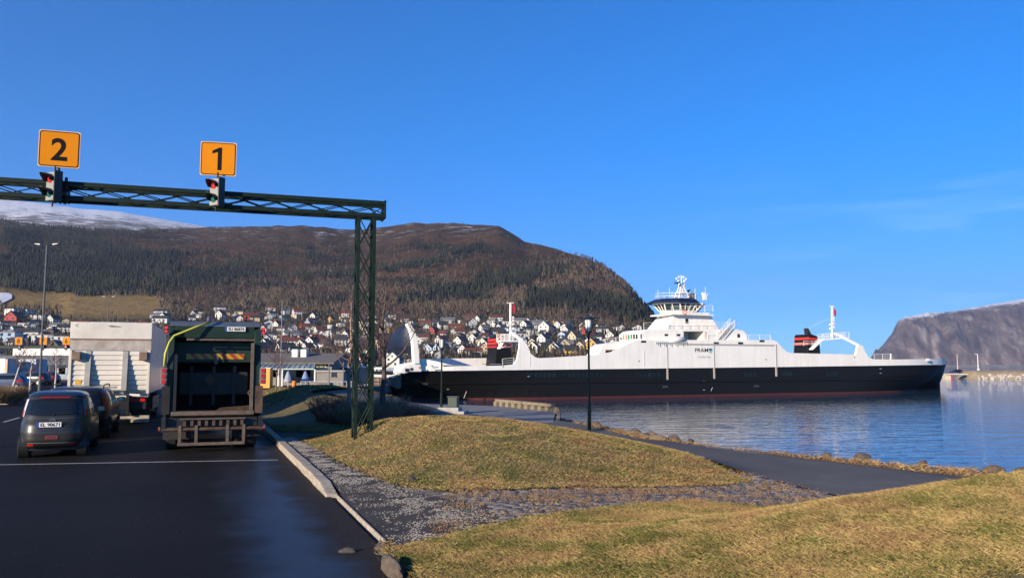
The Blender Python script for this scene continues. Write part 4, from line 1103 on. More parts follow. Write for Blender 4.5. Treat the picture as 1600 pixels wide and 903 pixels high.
mb = MB(); HB.rear_patch(mb, -.84, .84, lambda f: 1.045 - .03 * (1 - f * f), lambda f: 1.42 - .05 * f * f, .010); mb.build('rear_window', m_glassd, car, smooth=True)
mb = MB(); HB.rear_patch(mb, -.5, .5, 1.432, 1.452, .02, 8, 1); mb.build('brake_light', m_tail, car)
for s in (-1, 1):
    mb = MB(); HB.rear_patch(mb, s * .865, s * .985, lambda f: .98 + .05 * (1 - abs(f)), lambda f: 1.40, .016, 5, 10); tl = mb.build('tail_lamp', m_tail2 if s < 0 else mat('tail_shaded', (.16, .17, .22), .2), car, smooth=True)  # pale left lens, dark bluish right lens: sun and shade painted into the colours
    mb = MB(); HB.rear_patch(mb, s * .90, s * .992, .985, 1.14, .022, 4, 5); mb.build('brake_lens', m_tail, tl, smooth=True)
mb = MB(); HB.rear_patch(mb, -.40, .62, lambda f: .72 - .0 * f, .862, .006, 12, 5); mb.build('plate_recess', m_black, car, smooth=True)
yv = HB.yrear(0, .80)
plate(car, 'EL 90671', -.06, yv - .03, .805, .50, .112)
mb = MB(); HB.rear_patch(mb, -.86, .86, lambda f: .655 + .10 * abs(f) ** 3 + .0, lambda f: .668 + .10 * abs(f) ** 3, .005, 26, 1); mb.build('boot_seam', m_black, car)
mb = MB(); HB.rear_patch(mb, -.84, .84, lambda f: .955 - .01 * (1 - f * f), lambda f: .966 - .01 * (1 - f * f), .006, 20, 1); mb.build('boot_crease', mat('crease_grey', (.10, .10, .10), .3), car)
mb = MB(); x0 = 0
for zz in (.895, .925):     # twin chevron emblem
    yy = HB.yrear(0, zz) - .018
    for s in (-1, 1): mb.bar((0, yy, zz + .018), (s * .062, yy, zz - .012), .010, .013)
mb.build('emblem', mat('chrome', (.5, .5, .5), .2, .9), car)
mb = MB(); yy = HB.yrear(0, 1.1) - .03; mb.bar((.0, yy - .02, 1.045), (.36, yy - .005, 1.065), .012, .016); mb.path([(0, yy + .01, 1.045), (0, yy - .035, 1.045)], .022, 10); mb.build('wiper', m_black, car)
mb = MB(); yy = HB.yrear(0, .5) - .012; mb.prism([(x, z + .505) for x, z in rounded(.26, .085, .02)], yy, yy + .02, 'y'); st_ = mb.build('red_badge', mat('badge_red', (.16, .025, .03), .5), car)
mb = MB(); mb.bb(-.085, .085, yy - .004, yy - .001, .495, .515); mb.build('badge_mark', mat('badge_dark', (.05, .01, .012), .5), st_)
mb = MB(); HB.rear_patch(mb, -.62, .62, .30, .352, .012, 14, 2); mb.build('lower_grille', m_black, car)
mb = MB(); HB.rear_patch(mb, -.66, .66, lambda f: .362, lambda f: .378, .018, 14, 1); mb.build('bumper_strip', mat('strip_grey', (.20, .19, .18), .35), car)
for s in (-1, 1):
    mb = MB(); HB.rear_patch(mb, s * .50, s * .68, .30, .345, .024, 4, 2); mb.build('reflector', m_tail, car)
for s in (-1, 1):
    mb = MB(); HB.side_patch(mb, .62, 2.28, 1.02, 1.40, s, .010, slope=.16); mb.build('side_window', m_glassd, car, smooth=True)
    for y in (1.30, 1.36):
        pass
    mb = MB(); HB.side_patch(mb, 1.30, 1.38, 1.02, 1.40, s, .016, 2, 4); mb.build('door_pillar', m_roofb, car)
    for yy in (1.28, 2.30): mb = MB(); HB.side_patch(mb, yy, yy + .01, .36, 1.02, s, .006, 1, 5); mb.build('door_seam', m_black, car)
    mb = MB(); xx = HB.xside(1.45, .93); mb.box((s * (xx + .02), 1.48, .93), (.03, .16, .025)); mb.build('door_handle', m_grey, car)
    mb = MB(); mb.box((s * .82, 2.28, 1.06), (.17, .08, .13), s * .1); mr = mb.build('wing_mirror', m_grey, car, bevel=.03)
    mb = MB(); mb.box((s * .82, 2.235, 1.06), (.14, .012, .10), s * .1); mb.build('mirror_glass', mat('mirror_glass', (.35, .5, .45), .1, .3), mr)
    for y in (.52, 2.98):
        mb = MB(); xx = HB.xside(y, .35); mb.path([(s * (xx - .2), y, .30), (s * (xx + .004), y, .30)], .345, 26); mb.build('wheel_arch', m_black, car)
        wheel(car, s * .635, y, .285, .165)
mb = MB(); mb.bb(-.55, .55, .2, 3.1, .18, .30); mb.build('underbody', m_black, car)

# dark estate car further up the lane
bp = G(109, 689, 0)
est = thing('parked_car', 'dark estate car with tall red tail lamps and roof rails, behind the small grey hatchback', 'car', (bp.x + .05, bp.y, 0), R(20.5))
m_dk = mat('car_dark', (.018, .018, .020), .32, .3, var=.1, coat=.4)
EB = Body([(.28, .80, .12, 4.4), (.36, .86, .02, 4.62), (.6, .90, -.04, 4.72), (.8, .905, 0, 4.70), (.92, .90, .06, 4.45), (1.0, .885, .10, 3.75), (1.15, .84, .20, 3.35), (1.35, .76, .36, 2.95), (1.45, .70, .52, 2.75), (1.49, .58, .75, 2.5)], 4.7, 5.)
EB.mesh(m_dk, est)
mb = MB(); EB.rear_patch(mb, -.76, .76, 1.02, 1.38, .010); mb.build('rear_window', m_glassd, est, smooth=True)
for s in (-1, 1):
    mb = MB(); EB.rear_patch(mb, s * .82, s * .985, lambda f: .80 + 0 * f, 1.42, .016, 4, 12); mb.build('tail_lamp', m_tail, est, smooth=True)
    mb = MB(); EB.side_patch(mb, .55, 3.3, 1.0, 1.36, s, .010, slope=.22); mb.build('side_window', m_glassd, est, smooth=True)
    mb = MB(); mb.path([(s * .68, .75, 1.46), (s * .68, .85, 1.54), (s * .68, 1.6, 1.565), (s * .68, 2.4, 1.55), (s * .68, 2.5, 1.47)], .018, 6); mb.build('roof_rail', m_black, est)
    mb = MB(); mb.box((s * 1.0, 3.05, 1.06), (.20, .10, .14), 0); mr = mb.build('wing_mirror', m_dk, est, bevel=.03)
    mb = MB(); mb.box((s * 1.0, 2.99, 1.06), (.17, .012, .11), 0); mb.build('mirror_glass', MATS['mirror_glass'], mr)
    for y in (.88, 3.65):
        mb = MB(); xx = EB.xside(y, .4); mb.path([(s * (xx - .2), y, .33), (s * (xx + .004), y, .33)], .385, 26); mb.build('wheel_arch', m_black, est)
        wheel(est, s * .80, y, .325, .21)
    for yy in (1.95, 2.95): mb = MB(); EB.side_patch(mb, yy, yy + .01, .4, 1.0, s, .006, 1, 5); mb.build('door_seam', m_black, est)
yv = EB.yrear(0, .8); plate(est, 'DK 40218', 0, yv - .01, .80)
for ch in KIDS[est.name]:
    if ch.name.startswith('number_plate'):
        for c2 in KIDS.get(ch.name, []):
            if c2.name.startswith('characters'): bpy.data.objects.remove(c2)     # its plate cannot be read in the photograph
        KIDS[ch.name] = [c2 for c2 in KIDS.get(ch.name, []) if False]
mb = MB(); EB.rear_patch(mb, -.7, .7, .30, .44, .012); mb.build('bumper', m_black, est)

# ---- white box truck
bp = G(168, 667, 0); s_ = 45.9 * 28.3 / bp.y
trk = thing('box_truck', 'dirty white box truck with folded ribbed tail lift, left of the garbage truck', 'truck', (bp.x, bp.y, 0), R(19.0))
def tx(p): return (p - 168.5) / s_
def tz(p): return (667 - p) / s_
m_box = mat('box_white', (.58, .54, .47), .5, var=.14, scale=1.2); m_boxd = mat('box_dirty', (.34, .30, .26), .6, var=.3, scale=3)
m_side = mat('box_side', (.55, .56, .58), .22, .25, var=.06, scale=1)
HWb = 1.29; zt_, zb_ = tz(505.5), tz(616)
mb = MB(); mb.bb(-HWb, HWb, .10, 7.9, zb_, zt_); mb.build('box', m_side, trk, bevel=.02)
mb = MB(); mb.bb(-HWb - .01, HWb + .01, .02, .10, tz(531), zt_ + .01); top = mb.build('top_panel', m_box, trk, bevel=.01)
for s in (-1, 1):
    mb = MB(); mb.bb(s * .95 - .22, s * .95 + .22, .0, .3, zt_ + .012, zt_ + .045); mb.build('marker_lamp', mat('marker_red', (.22, .06, .05), .4), top)
mb = MB(); mb.prism([(-.42, tz(511)), (-.30, tz(510)), (-.05, tz(511.3)), (.05, tz(513)), (-.1, tz(512.6)), (-.3, tz(513))], .012, .019, 'y'); 
mb.v = [(x + .28, y, z) for x, y, z in mb.v]; mb.build('paint_chip', mat('chip_grey', (.16, .15, .14), .8), top)
mb = MB(); mb.bar((tx(121), .013, tz(509)), (tx(117), .013, tz(511)), .012, .014); mb.bar((tx(117), .013, tz(511)), (tx(121), .013, tz(513)), .012, .014); mb.build('arrow_mark', mat('faded_print', (.25, .24, .22), .8), top)
mb = MB(); mb.bb(-HWb, HWb, .03, .10, tz(549), tz(532)); mb.build('sill_band', m_boxd, trk)
mb = MB(); mb.bb(-HWb + .02, HWb - .02, .005, .05, tz(532.6), tz(531)); mb.build('seam_rail', mat('rust_rail', (.20, .13, .09), .8, var=.4, scale=12), trk)
# folded tail lift platform with planks
pz0, pz1 = tz(611), tz(550); plat = MB(); plat.bb(-HWb + .09, HWb - .09, -.04, .02, pz0, pz1); lift = plat.build('tail_lift', m_box, trk)
nP = 8
for i in range(nP):
    z0 = pz0 + (pz1 - pz0) * i / nP; z1 = pz0 + (pz1 - pz0) * (i + 1) / nP
    mb = MB(); mb.prism([(-.045, z0 + .012), (-.075, z0 + .03), (-.052, z1 - .006), (-.045, z1 - .006)], -HWb + .10, HWb - .10, 'x'); mb.build('plank', m_box, lift)
for xp in (138, 190):
    x = tx(xp); mb = MB(); mb.prism([(-.03, pz1), (-.08, pz1), (-.30, pz0 + .03), (-.30, pz0), (-.03, pz0)], x - .085, x + .085, 'x'); mb.build('rib', mat('rib_grey', (.30, .29, .27), .55, var=.15), lift)
for s in (-1, 1):
    mb = MB(); mb.bb(s * (HWb - .045) - .045, s * (HWb - .045) + .045, -.11, .10, zb_, tz(549)); mb.build('side_frame', m_box, trk, bevel=.01)
for (xa, xb) in ((117, 128), (210, 222)):
    mb = MB(); mb.bb(tx(xa), tx(xb), -.30, -.07, tz(564), tz(551)); mb.build('rubber_step', mat('step_brown', (.20, .13, .10), .8, var=.3, scale=6), trk, bevel=.02)
mb = MB(); mb.bb(tx(121), tx(129), -.085, -.076, tz(601), tz(595)); mb.build('yellow_sticker', mat('sticker_yellow', (.60, .33, .03), .5), lift)
mb = MB(); mb.bb(tx(160), tx(178), -.085, -.076, tz(607), tz(604.5)); mb.build('maker_strip', mat('faded_print2', (.30, .29, .28), .8), lift)
for i, xp in enumerate((165, 173, 181, 189, 197, 211, 219)):
    pass
mb = MB(); mb.bb(-HWb + .05, HWb - .05, .1, .5, tz(622), zb_); mb.build('sill_beam', m_box, trk)
for xp in (131, 146, 161, 176, 190, 206):
    x = tx(xp); mb = MB(); mb.prism([(.08, tz(612.5)), (-.16, tz(612.5)), (.08, tz(619))], x - .02, x + .02, 'x'); mb.build('gusset', m_boxd, trk)
mb = MB(); mb.tube((tx(198), -.1, tz(618)), (tx(213), -.12, tz(619)), .05, 8); mb.build('cylinder', m_white, trk)
for xp in (120, 196):
    mb = MB(); x = tx(xp); mb.bb(x - .05, x + .05, -.2, .1, tz(648), tz(618)); mb.bar((x + .03, -.15, tz(620)), (x - .02, .1, tz(655)), .05, .06); mb.build('lift_arm', m_black, trk)
mb = MB(); mb.bb(-HWb + .1, HWb - .1, .05, .16, tz(640), tz(623)); mb.build('lamp_beam', m_black, trk)
for s in (-1, 1):
    mb = MB(); mb.bb(s * .92 - .24, s * .92 + .24, .0, .06, tz(628.5), tz(623.5)); mb.build('tail_lamp', m_tail, trk)
mb = MB(); mb.bb(tx(201), tx(227), .0, .05, tz(660.5), tz(650)); mb.bb(tx(112), tx(135), .0, .05, tz(660.5), tz(650)); mb.bb(tx(112), tx(227), .04, .10, tz(655), tz(651)); mb.build('underrun_bar', mat('bar_dirty', (.34, .30, .25), .7, var=.3, scale=5), trk)
for s in (-1, 1):
    for xx in (.95, .68): wheel(trk, s * xx, 1.7, .48, .24)
    wheel(trk, s * .98, 6.6, .48, .26)
    mb = MB(); mb.bb(s * .98 - .28, s * .98 + .28, 1.02, 1.04, .35, 1.0); mb.build('mudflap', m_black, trk)
    mb = MB(); mb.bb(s * 1.2 - .02, s * 1.2 + .02, 2.6, 5.8, .45, .95); mb.build('side_skirt', m_black, trk)
mb = MB(); mb.bb(-.45, .45, .2, 8.5, .75, 1.02); mb.build('chassis', m_black, trk)
mb = MB(); mb.bb(-1.2, 1.2, 8.1, 9.9, .7, 3.0); mb.build('cab', mat('cab_grey', (.3, .3, .32), .4), trk, bevel=.12)
for s in (-1, 1):
    mb = MB(); mb.bb(s * 1.42 - .08, s * 1.42 + .10, 9.3, 9.4, 1.9, 2.5); mb.build('wing_mirror', m_black, trk, bevel=.02)

# ---- green garbage truck
bp = G(331, 704.5, 0); sg = F / bp.y * 1.0
gt = thing('garbage_truck', 'dark green garbage truck with an open hopper and yellow hose, beside the kerb', 'truck', (bp.x, bp.y, 0), R(20.2))
def gx_(p): return (p - 330.5) / sg
def gz_(p): return (704.5 - p) / sg
m_gt = mat('truck_green', (.005, .022, .015), .55, var=.25, scale=2.5); m_rust = mat('rusty_steel', (.075, .045, .03), .7, .2, var=.5, scale=5, bump=.003); m_wear = mat('worn_steel', (.12, .09, .07), .6, .3, var=.35, scale=7)
m_hop = mat('hopper_dark', (.014, .012, .012), .6, .2, var=.5, scale=3)
xo0, xo1 = gx_(271), gx_(390); zo0, zo1 = gz_(648), gz_(568); TW = (gx_(406) - gx_(268)) / 2; zt2 = gz_(505.5)
mb = MB(); mb.bb(-TW, TW, 2.2, 7.0, .95, zt2 - .05); mb.build('body', m_gt, gt, bevel=.08)
# side walls of the tailgate: outline with a raked lower rear edge
for s in (-1, 1):
    out = [(0.0, gz_(648)), (-.02, gz_(575)), (.16, gz_(540)), (.42, zt2 - .12), (.62, zt2), (2.25, zt2), (2.25, .75), (.5, .75)]
    x0 = s * TW; x1 = s * (TW - .16)
    mb = MB(); mb.prism(out, min(x0, x1), max(x0, x1), 'x'); mb.build('tailgate_side', m_gt, gt, bevel=.015)
    mb = MB(); xx = s * (TW - .21); mb.bb(xx - .035, xx + .035, -.06, .14, gz_(648), gz_(538) - (0 if s > 0 else .3)); mb.build('guide_rail', m_wear if s > 0 else m_black, gt)  # right rail lighter, left black: sunlit and shaded sides put into the colour
    mb = MB(); xx = s * (TW - .02); mb.bb(xx - .10, xx + .08, -.10, -.02, gz_(647), gz_(605)); mb.build('lower_panel', m_rust if s > 0 else m_hop, gt)  # same here: warm brown for the sunlit panel, near black for the shaded one
    # lamp clusters
    mb = MB(); xx = s * (TW + .05); mb.bb(xx - .075, xx + .075, -.14, -.02, gz_(602), gz_(577)); lc = mb.build('lamp_cluster', mat('cluster_grey', (.16, .13, .12), .4), gt, bevel=.01)
    for zc in (581, 589.5, 598):
        mb = MB(); mb.disc((xx, -.148, gz_(zc)), .052, 'y', 16, .02); mb.build('lamp_lens', m_tail, lc)
    mb = MB(); xx = s * (TW + .05); mb.bb(xx - .05, xx + .05, .18, .24, gz_(524), gz_(513)); tl = mb.build('top_lamp', m_black, gt)
    mb = MB(); mb.disc((xx, .17, gz_(515)), .038, 'y', 14, .02); mb.disc((xx, .17, gz_(521)), .038, 'y', 14, .02); mb.build('lamp_lens', lens('lens_bright', (.6, .03, .03), (1, .05, .05), .15), tl)
# top header, recessed
mb = MB(); mb.prism([(.62, zt2), (.36, zt2 - .10), (.40, gz_(530)), (.80, gz_(536)), (.80, gz_(568)), (.92, gz_(570)), (2.2, gz_(570)), (2.2, zt2)], -TW + .16, TW - .16, 'x'); mb.build('header', m_gt, gt, bevel=.01)
mb = MB(); mb.bb(gx_(288), gx_(391), .37, .41, gz_(534), gz_(531)); mb.build('header_strip', m_wear, gt)
mb = MB(); mb.prism([(.60, zt2 + .005), (.36, zt2 - .095), (.36, zt2 - .075), (.60, zt2 + .03), (2.2, zt2 + .03), (2.2, zt2 + .005)], -TW + .02, TW - .02, 'x'); mb.build('roof_sheet', mat('roof_sheet', (.16, .17, .18), .3, .5, var=.2), gt)  # pale bluish grey stands in for the sky reflected on the roof
mb = MB(); mb.bb(gx_(290), gx_(360), .77, .798, gz_(551), gz_(549)); mb.build('header_seam', m_black, gt)
mb = MB(); zc0, zc1 = gz_(563), gz_(554.5); x = gx_(288); sgn = 0; w = .12
x1 = gx_(376)
mb.bb(x, x1, .785, .7985, zc0, zc1, 0)
k = 0; q = x - .05
while q < x1 - .02:
    a = [(max(x, min(x1, q)), zc1), (max(x, min(x1, q + w)), zc1), (max(x, min(x1, q + w + .14)), zc0), (max(x, min(x1, q + .14)), zc0)]
    if k % 2: mb.prism(a, .780, .7845, 'y', 1)
    q += w; k += 1
mb.build('chevron_board', [mat('chev_yellow', (.42, .26, .015), .4), mat('chev_red', (.34, .03, .012), .4)], gt)
mb = MB(); mb.bb(gx_(330), gx_(336), .74, .80, gz_(571), gz_(559)); mb.build('latch', m_wear, gt)
plate(gt, 'SU 86876', gx_(360), .335, gz_(515.5), .50, .115)
# hopper interior
mb = MB(); a, b_ = -TW + .16, TW - .16
mb.add([(a, 0, zo0), (b_, 0, zo0), (b_, .5, zo0 - .25), (a, .5, zo0 - .25), (b_, 1.35, zo0), (a, 1.35, zo0), (b_, 1.75, 2.0), (a, 1.75, 2.0), (b_, 1.5, zo1 + .05), (a, 1.5, zo1 + .05)], [(0, 1, 2, 3), (3, 2, 4, 5), (5, 4, 6, 7), (7, 6, 8, 9)])
mb.build('hopper', m_hop, gt, smooth=True)
mb = MB(); mb.bb(a + .1, b_ - .1, .95, 1.05, 1.35, 1.95); mb.build('packer_blade', mat('blade_dark', (.016, .014, .013), .6, .1, var=.4), gt, bevel=.03)
for xx in (-.55, 0, .5):
    mb = MB(); mb.bb(xx - .04, xx + .04, .90, 1.0, 1.1, 2.1); mb.build('blade_rib', MATS['blade_dark'], gt)
mb = MB(); mb.disc((-.1, .94, 1.75), .14, 'y', 18, .1); mb.build('blade_hub', m_rust, gt)
mb = MB(); mb.prism([(-.10, zo0 - .02), (-.10, zo0 + .07), (.0, zo0 + .09), (.12, zo0 + .03), (.12, zo0 - .10)], -TW + .14, TW - .14, 'x'); mb.build('sill', m_wear, gt, bevel=.01)
mb = MB(); mb.add([(gx_(330), .14, zo0 + .03), (gx_(386), .14, zo0 + .03), (gx_(386), .5, zo0 + .18), (gx_(342), .5, zo0 + .14)], [(0, 1, 2, 3)]); mb.build('rusty_scoop', m_rust, gt)  # lighter brown plate painting the sunlit part of the hopper floor
mb = MB(); zr = gz_(660); mb.bb(gx_(283), gx_(378), -.16, -.02, gz_(655.5), gz_(653.6)); mb.build('lift_shelf', m_wear, gt)
mb = MB(); mb.bb(gx_(262), gx_(396), .0, .2, gz_(667), gz_(653)); mb.build('lift_beam', m_black, gt)
for i in range(9):
    mb = MB(); x = gx_(290 + i * 10.4); mb.bb(x - .035, x + .035, -.14, .0, gz_(665), gz_(657)); mb.build('comb_tooth', m_rust, gt)
mb = MB(); mb.tube((gx_(254), -.10, gz_(670)), (gx_(406), -.10, gz_(670)), .045, 10); mb.build('cross_tube', m_rust, gt)
for s in (-1, 1):
    mb = MB(); x = s * (TW + .02); mb.bb(x - .05, x + .05, -.14, .1, gz_(674), gz_(652)); mb.build('tube_bracket', m_black, gt)
    mb = MB(); mb.disc((s * (TW + .11), -.1, gz_(669)), .06, 'x', 14, .04); mb.build('tube_cap', mat('cap_red', (.22, .05, .03), .6), gt)
for xp in (283.5, 307, 352, 376):
    mb = MB(); x = gx_(xp); mb.bb(x - .035, x + .035, -.16, -.10, gz_(692), gz_(664)); mb.build('underrun_post', m_wear, gt)
mb = MB(); mb.bb(gx_(281), gx_(378), -.18, -.09, gz_(694.5), gz_(690)); mb.build('underrun_bar', m_wear, gt, bevel=.008)
mb = MB(); mb.bb(-.5, .5, .3, 7.5, .5, .85); mb.build('chassis', m_black, gt)
# hook hanging in the opening
mb = MB(); x = gx_(385); mb.tube((x, .02, gz_(620)), (x + .01, .0, gz_(644)), .022, 8)
mb.path([(x + .055 * math.cos(a), .02, gz_(616) + .055 * math.sin(a)) for a in np.linspace(0, 6.28, 13)], .016, 6, cap=False); mb.build('hook', m_wear, gt)
mb = MB(); mb.path([(gx_(322), .30, gz_(505)), (gx_(300), .22, gz_(514)), (gx_(270), .10, gz_(528)), (gx_(264), .02, gz_(538)), (gx_(259), -.04, gz_(555)), (gx_(258), -.06, gz_(575))], .028, 8)
mb.build('hose', mat('hose_yellow', (.45, .42, .06), .5, var=.15), gt, smooth=True)
mb = MB(); mb.tube((gx_(320), .32, gz_(505)), (gx_(320), .42, gz_(498)), .05, 8); mb.build('hose_coupling', mat('coupling_violet', (.10, .08, .14), .5), gt)
for pts in ([(355, 505, .6), (353, 501, .9), (362, 499.5, 1.2), (372, 507, .5)], [(268, 504, .6), (275, 500, 1.0), (300, 501, 1.4)]):
    mb = MB(); mb.path([(gx_(p), y, gz_(q)) for p, q, y in pts], .012, 5); mb.build('cable', m_black, gt)
for s in (-1, 1):
    for xx in (.97, .68):
        for y in (2.0, 3.35): wheel(gt, s * xx, y - .9, .50, .26)
    wheel(gt, s * .98, 6.4, .5, .28)
    mb = MB(); mb.bb(s * .83 - .33, s * .83 + .33, .42, .44, .28, .9); mb.build('mudflap', m_rubber, gt)
mb = MB(); mb.bb(-1.2, 1.2, 7.1, 9.0, .7, 2.9); mb.build('cab', mat('cab_green', (.015, .05, .035), .4), gt, bevel=.12)
# ================================================================ FERRY
FA = Vector((-14.0, 108.0, WZ)); FANG = R(25)
e1 = Vector((math.cos(FANG), math.sin(FANG), 0)); e2 = Vector((-math.sin(FANG), math.cos(FANG), 0))
def S(px_, py_, w=0.):
    d = ray(px_, py_); o = Vector((0, 0, EYE)); a = FA + e2 * w
    t = (a - o).dot(e2) / d.dot(e2); p = o + d * t
    return ((p - FA).dot(e1), p.z)
fer = thing('car_ferry', 'long white and black double ended car ferry lettered FRAM, moored across the water', 'ferry', (FA.x, FA.y, 0), FANG)
# local frame: x = along (s), y = w (away from us), z = world height
def hullmat(name, col, r=.35, streak=.12):
    m, n, b, N, Lk, ramp, mix, noise = nodes(name); g = N('ShaderNodeTexCoord').outputs['Object']
    mp = N('ShaderNodeMapping'); mp.inputs['Scale'].default_value = (1.6, 1.6, .10); Lk(g, mp.inputs[0])
    st_ = ramp(noise(mp.outputs[0], 1.0, 5, .7), [(.45, (0, 0, 0)), (.75, (streak * 2, streak * 2, streak * 2))])
    pl = ramp(noise(g, .35, 4), [(.3, tuple(c * .93 for c in col)), (.7, tuple(min(1, c * 1.04) for c in col))])
    Lk(mix(st_, pl, (col[0] * .55 + .02, col[1] * .48 + .02, col[2] * .40 + .015)), b.inputs['Base Color']); b.inputs['Roughness'].default_value = r
    bu = N('ShaderNodeBump'); bu.inputs['Distance'].default_value = .02; Lk(noise(g, .6, 3), bu.inputs['Height']); Lk(bu.outputs[0], b.inputs['Normal'])
    return m
m_fw = hullmat('ferry_white', (.87, .83, .745), .5); m_fb = hullmat('ferry_black', (.008, .008, .008), .5, .06); m_fb.node_tree.nodes['Principled BSDF'].inputs['Specular IOR Level'].default_value = .2; m_fr = hullmat('ferry_red', (.075, .010, .006), .8)
m_nav = mat('ferry_navy', (.008, .014, .04), .4, var=.1, spec=.3); m_fgl = mat('bridge_glass', (.012, .035, .04), .12, var=.5, scale=1.2, spec=.35); m_fd = mat('ferry_dark', (.02, .018, .018), .5)
m_fgrey = mat('ferry_grey', (.35, .35, .34), .5, var=.1)
FW = 17.0; sL = S(624, 590)[0]; sR = S(1467, 563, 8.5)[0]
def fd(s): # deck half width fraction
    a = np.clip((s - sL) / 9., 0, 1); b = np.clip((sR - s) / 26., 0, 1)
    return (.62 + .38 * np.sqrt(np.clip(1 - (1 - a) ** 2, 0, 1))) * (.0 + 1. * (1 - (1 - b) ** 2.6) ** .62 if True else 1)
def fwl(s):
    a = np.clip((s - sL - 3) / 20., 0, 1); b = np.clip((sR - 7.0 - s) / 34., 0, 1)
    return np.maximum(.001, (.35 + .65 * (1 - (1 - a) ** 2)) * (1 - (1 - b) ** 2.4) ** .75)
zB = lambda s: np.interp(s, [sL, 30, 60, 104], [S(640, 580)[1], S(900, 576.5)[1], S(1150, 573.5)[1], S(1470, 569.5)[1]])
TOP = [(641, 580.5), (650, 567), (659, 561), (672, 562), (686, 565), (700, 569), (720, 571.5), (752, 571.7), (785, 571), (803, 569), (808, 561), (811, 545), (812.5, 530), (823, 537), (826, 545), (830, 553), (836, 558), (842, 559.5), (880, 557.5), (915, 555.5), (935, 554), (955, 550), (968, 545), (982, 537), (995, 532.5), (1005, 531.5), (1100, 531), (1207, 531), (1214, 534), (1222, 543), (1228, 549), (1236, 551.5), (1285, 552.5), (1337, 554), (1341, 538), (1348, 540), (1352, 550), (1357, 558), (1364, 561), (1400, 561.5), (1440, 561), (1479, 560)]
TS = [S(a, b) for a, b in TOP]; TS[-1] = (sR, TS[-1][1]); TS = [t for t in TS if t[0] <= sR]
def wn(s, z):
    """near side offset at station s and height z"""
    f = np.clip((z - (WZ + .3)) / 3.6, 0, 1); f = f ** .75
    return FW / 2 * (1 - (fwl(s) * (1 - f) + fd(s) * f))
STN = np.unique(np.concatenate([np.linspace(sL, sL + 12, 14), np.linspace(sL + 12, 74, 40), np.linspace(74, sR, 46)]))
mb = MB(); lev = lambda s: [-4.2, WZ - .1, WZ + .20, -1.0, -.35, -.30, -.16, -.11, .5, float(zB(s)) - .02]
vs = []; nl = 10
for s in STN:
    z = lev(s)
    for side in (0, 1):
        for k in range(nl):
            w = float(wn(s, z[k])); w = max(w - (.14 if k in (5, 6) else 0), -.2); vs.append((float(s), w if side == 0 else FW - w, z[k]))
fs = []; mi = []
for i in range(len(STN) - 1):
    for side in (0, 1):
        for k in range(nl - 1):
            a = i * 2 * nl + side * nl + k; b = a + 2 * nl; fs.append((a, b, b + 1, a + 1)); mi.append(0 if k < 2 else 1)
    a = i * 2 * nl + nl - 1; fs.append((a, a + 2 * nl, a + 3 * nl, a + nl)); mi.append(2)
fs.append(tuple(range(nl)) + tuple(range(2 * nl - 1, nl - 1, -1))); mi.append(1)
e = (len(STN) - 1) * 2 * nl; fs.append(tuple(e + k for k in range(nl)) + tuple(e + k for k in range(2 * nl - 1, nl - 1, -1))); mi.append(1)
mb.v = vs; mb.f = fs; mb.m = mi; hull = mb.build('hull', [m_fr, m_fb, m_fgrey], fer)
# white bulwark and side casing along the near side
def wall(prof, s0, s1, far, name, th=.35, extra=()):
    ss = np.unique(np.concatenate([STN[(STN >= s0) & (STN <= s1)], [p[0] for p in prof if s0 <= p[0] <= s1], [s0, s1]]))
    mb = MB(); vs = []
    for s in ss:
        zt = float(np.interp(s, [p[0] for p in prof], [p[1] for p in prof])); zb = float(zB(s)) - (.0)
        zt = max(zt, zb + .02); w0 = float(wn(s, zb)); w = w0 - .02; th_ = min(th, max(.02, FW / 2 - w0 - .02))
        q = [(s, w, zb), (s, w, zt), (s, w + th_, zt), (s, w + th_, zb)]
        if far: q = [(a, FW - b, c) for a, b, c in q]
        vs += q
    fs = [(0, 1, 2, 3)]; n = len(ss)
    for i in range(n - 1):
        b = 4 * i
        for k in range(4): fs.append((b + k, b + (k + 1) % 4, b + 4 + (k + 1) % 4, b + 4 + k))
    fs.append(tuple(4 * (n - 1) + k for k in (3, 2, 1, 0)))
    mb.add(vs, fs); return mb.build(name, m_fw, fer)
wall(TS, TS[0][0], sR - .02, False, 'side_wall')
sf0, zf0 = S(659, 560.5, 16.6); sf1, zf1 = S(784, 559, 16.6)
wall([(sL, zB(sL) + .1), (sf0 - .1, float(zB(sf0)) + .8), (sf0, zf0), (sf1, zf1), (sf1 + .1, 2.7), (sR, 2.9)], sL + 3, sR - .05, True, 'side_wall')
def pr(pts, w0, w1, name, m, parent=fer, wref=None, bevel=0):
    """prism with its outline taken at offset w0"""
    q = [S(a, b, w0 if wref is None else wref) for a, b in pts]
    mb = MB(); mb.prism(q, w0, w1, 'y'); return mb.build(name, m, parent, bevel=bevel)
pr([(990, 574), (990, 533), (1000, 531.3), (1207, 531.3), (1218, 541), (1222, 574)], .4, 3.2, 'casing', m_fw)
# forward passenger house, half open
pr([(932, 557), (938, 549), (941, 541), (950, 537), (980, 532.5), (1000, 531.5), (1000, 546), (946, 546.5), (946, 557)], 3.2, 6.5, 'forward_house', m_fw, wref=3.2)
pr([(946, 545), (1000, 545), (1000, 560), (946, 560)], 5.0, 6.4, 'inner_wall', mat('inner_tan', (.32, .27, .20), .6, var=.4, scale=.8), wref=3.2)
for x in (945, 958, 968): pr([(x, 545), (x + 1.3, 545), (x + 1.3, 560), (x, 560)], 3.3, 3.6, 'pillar', m_fw)
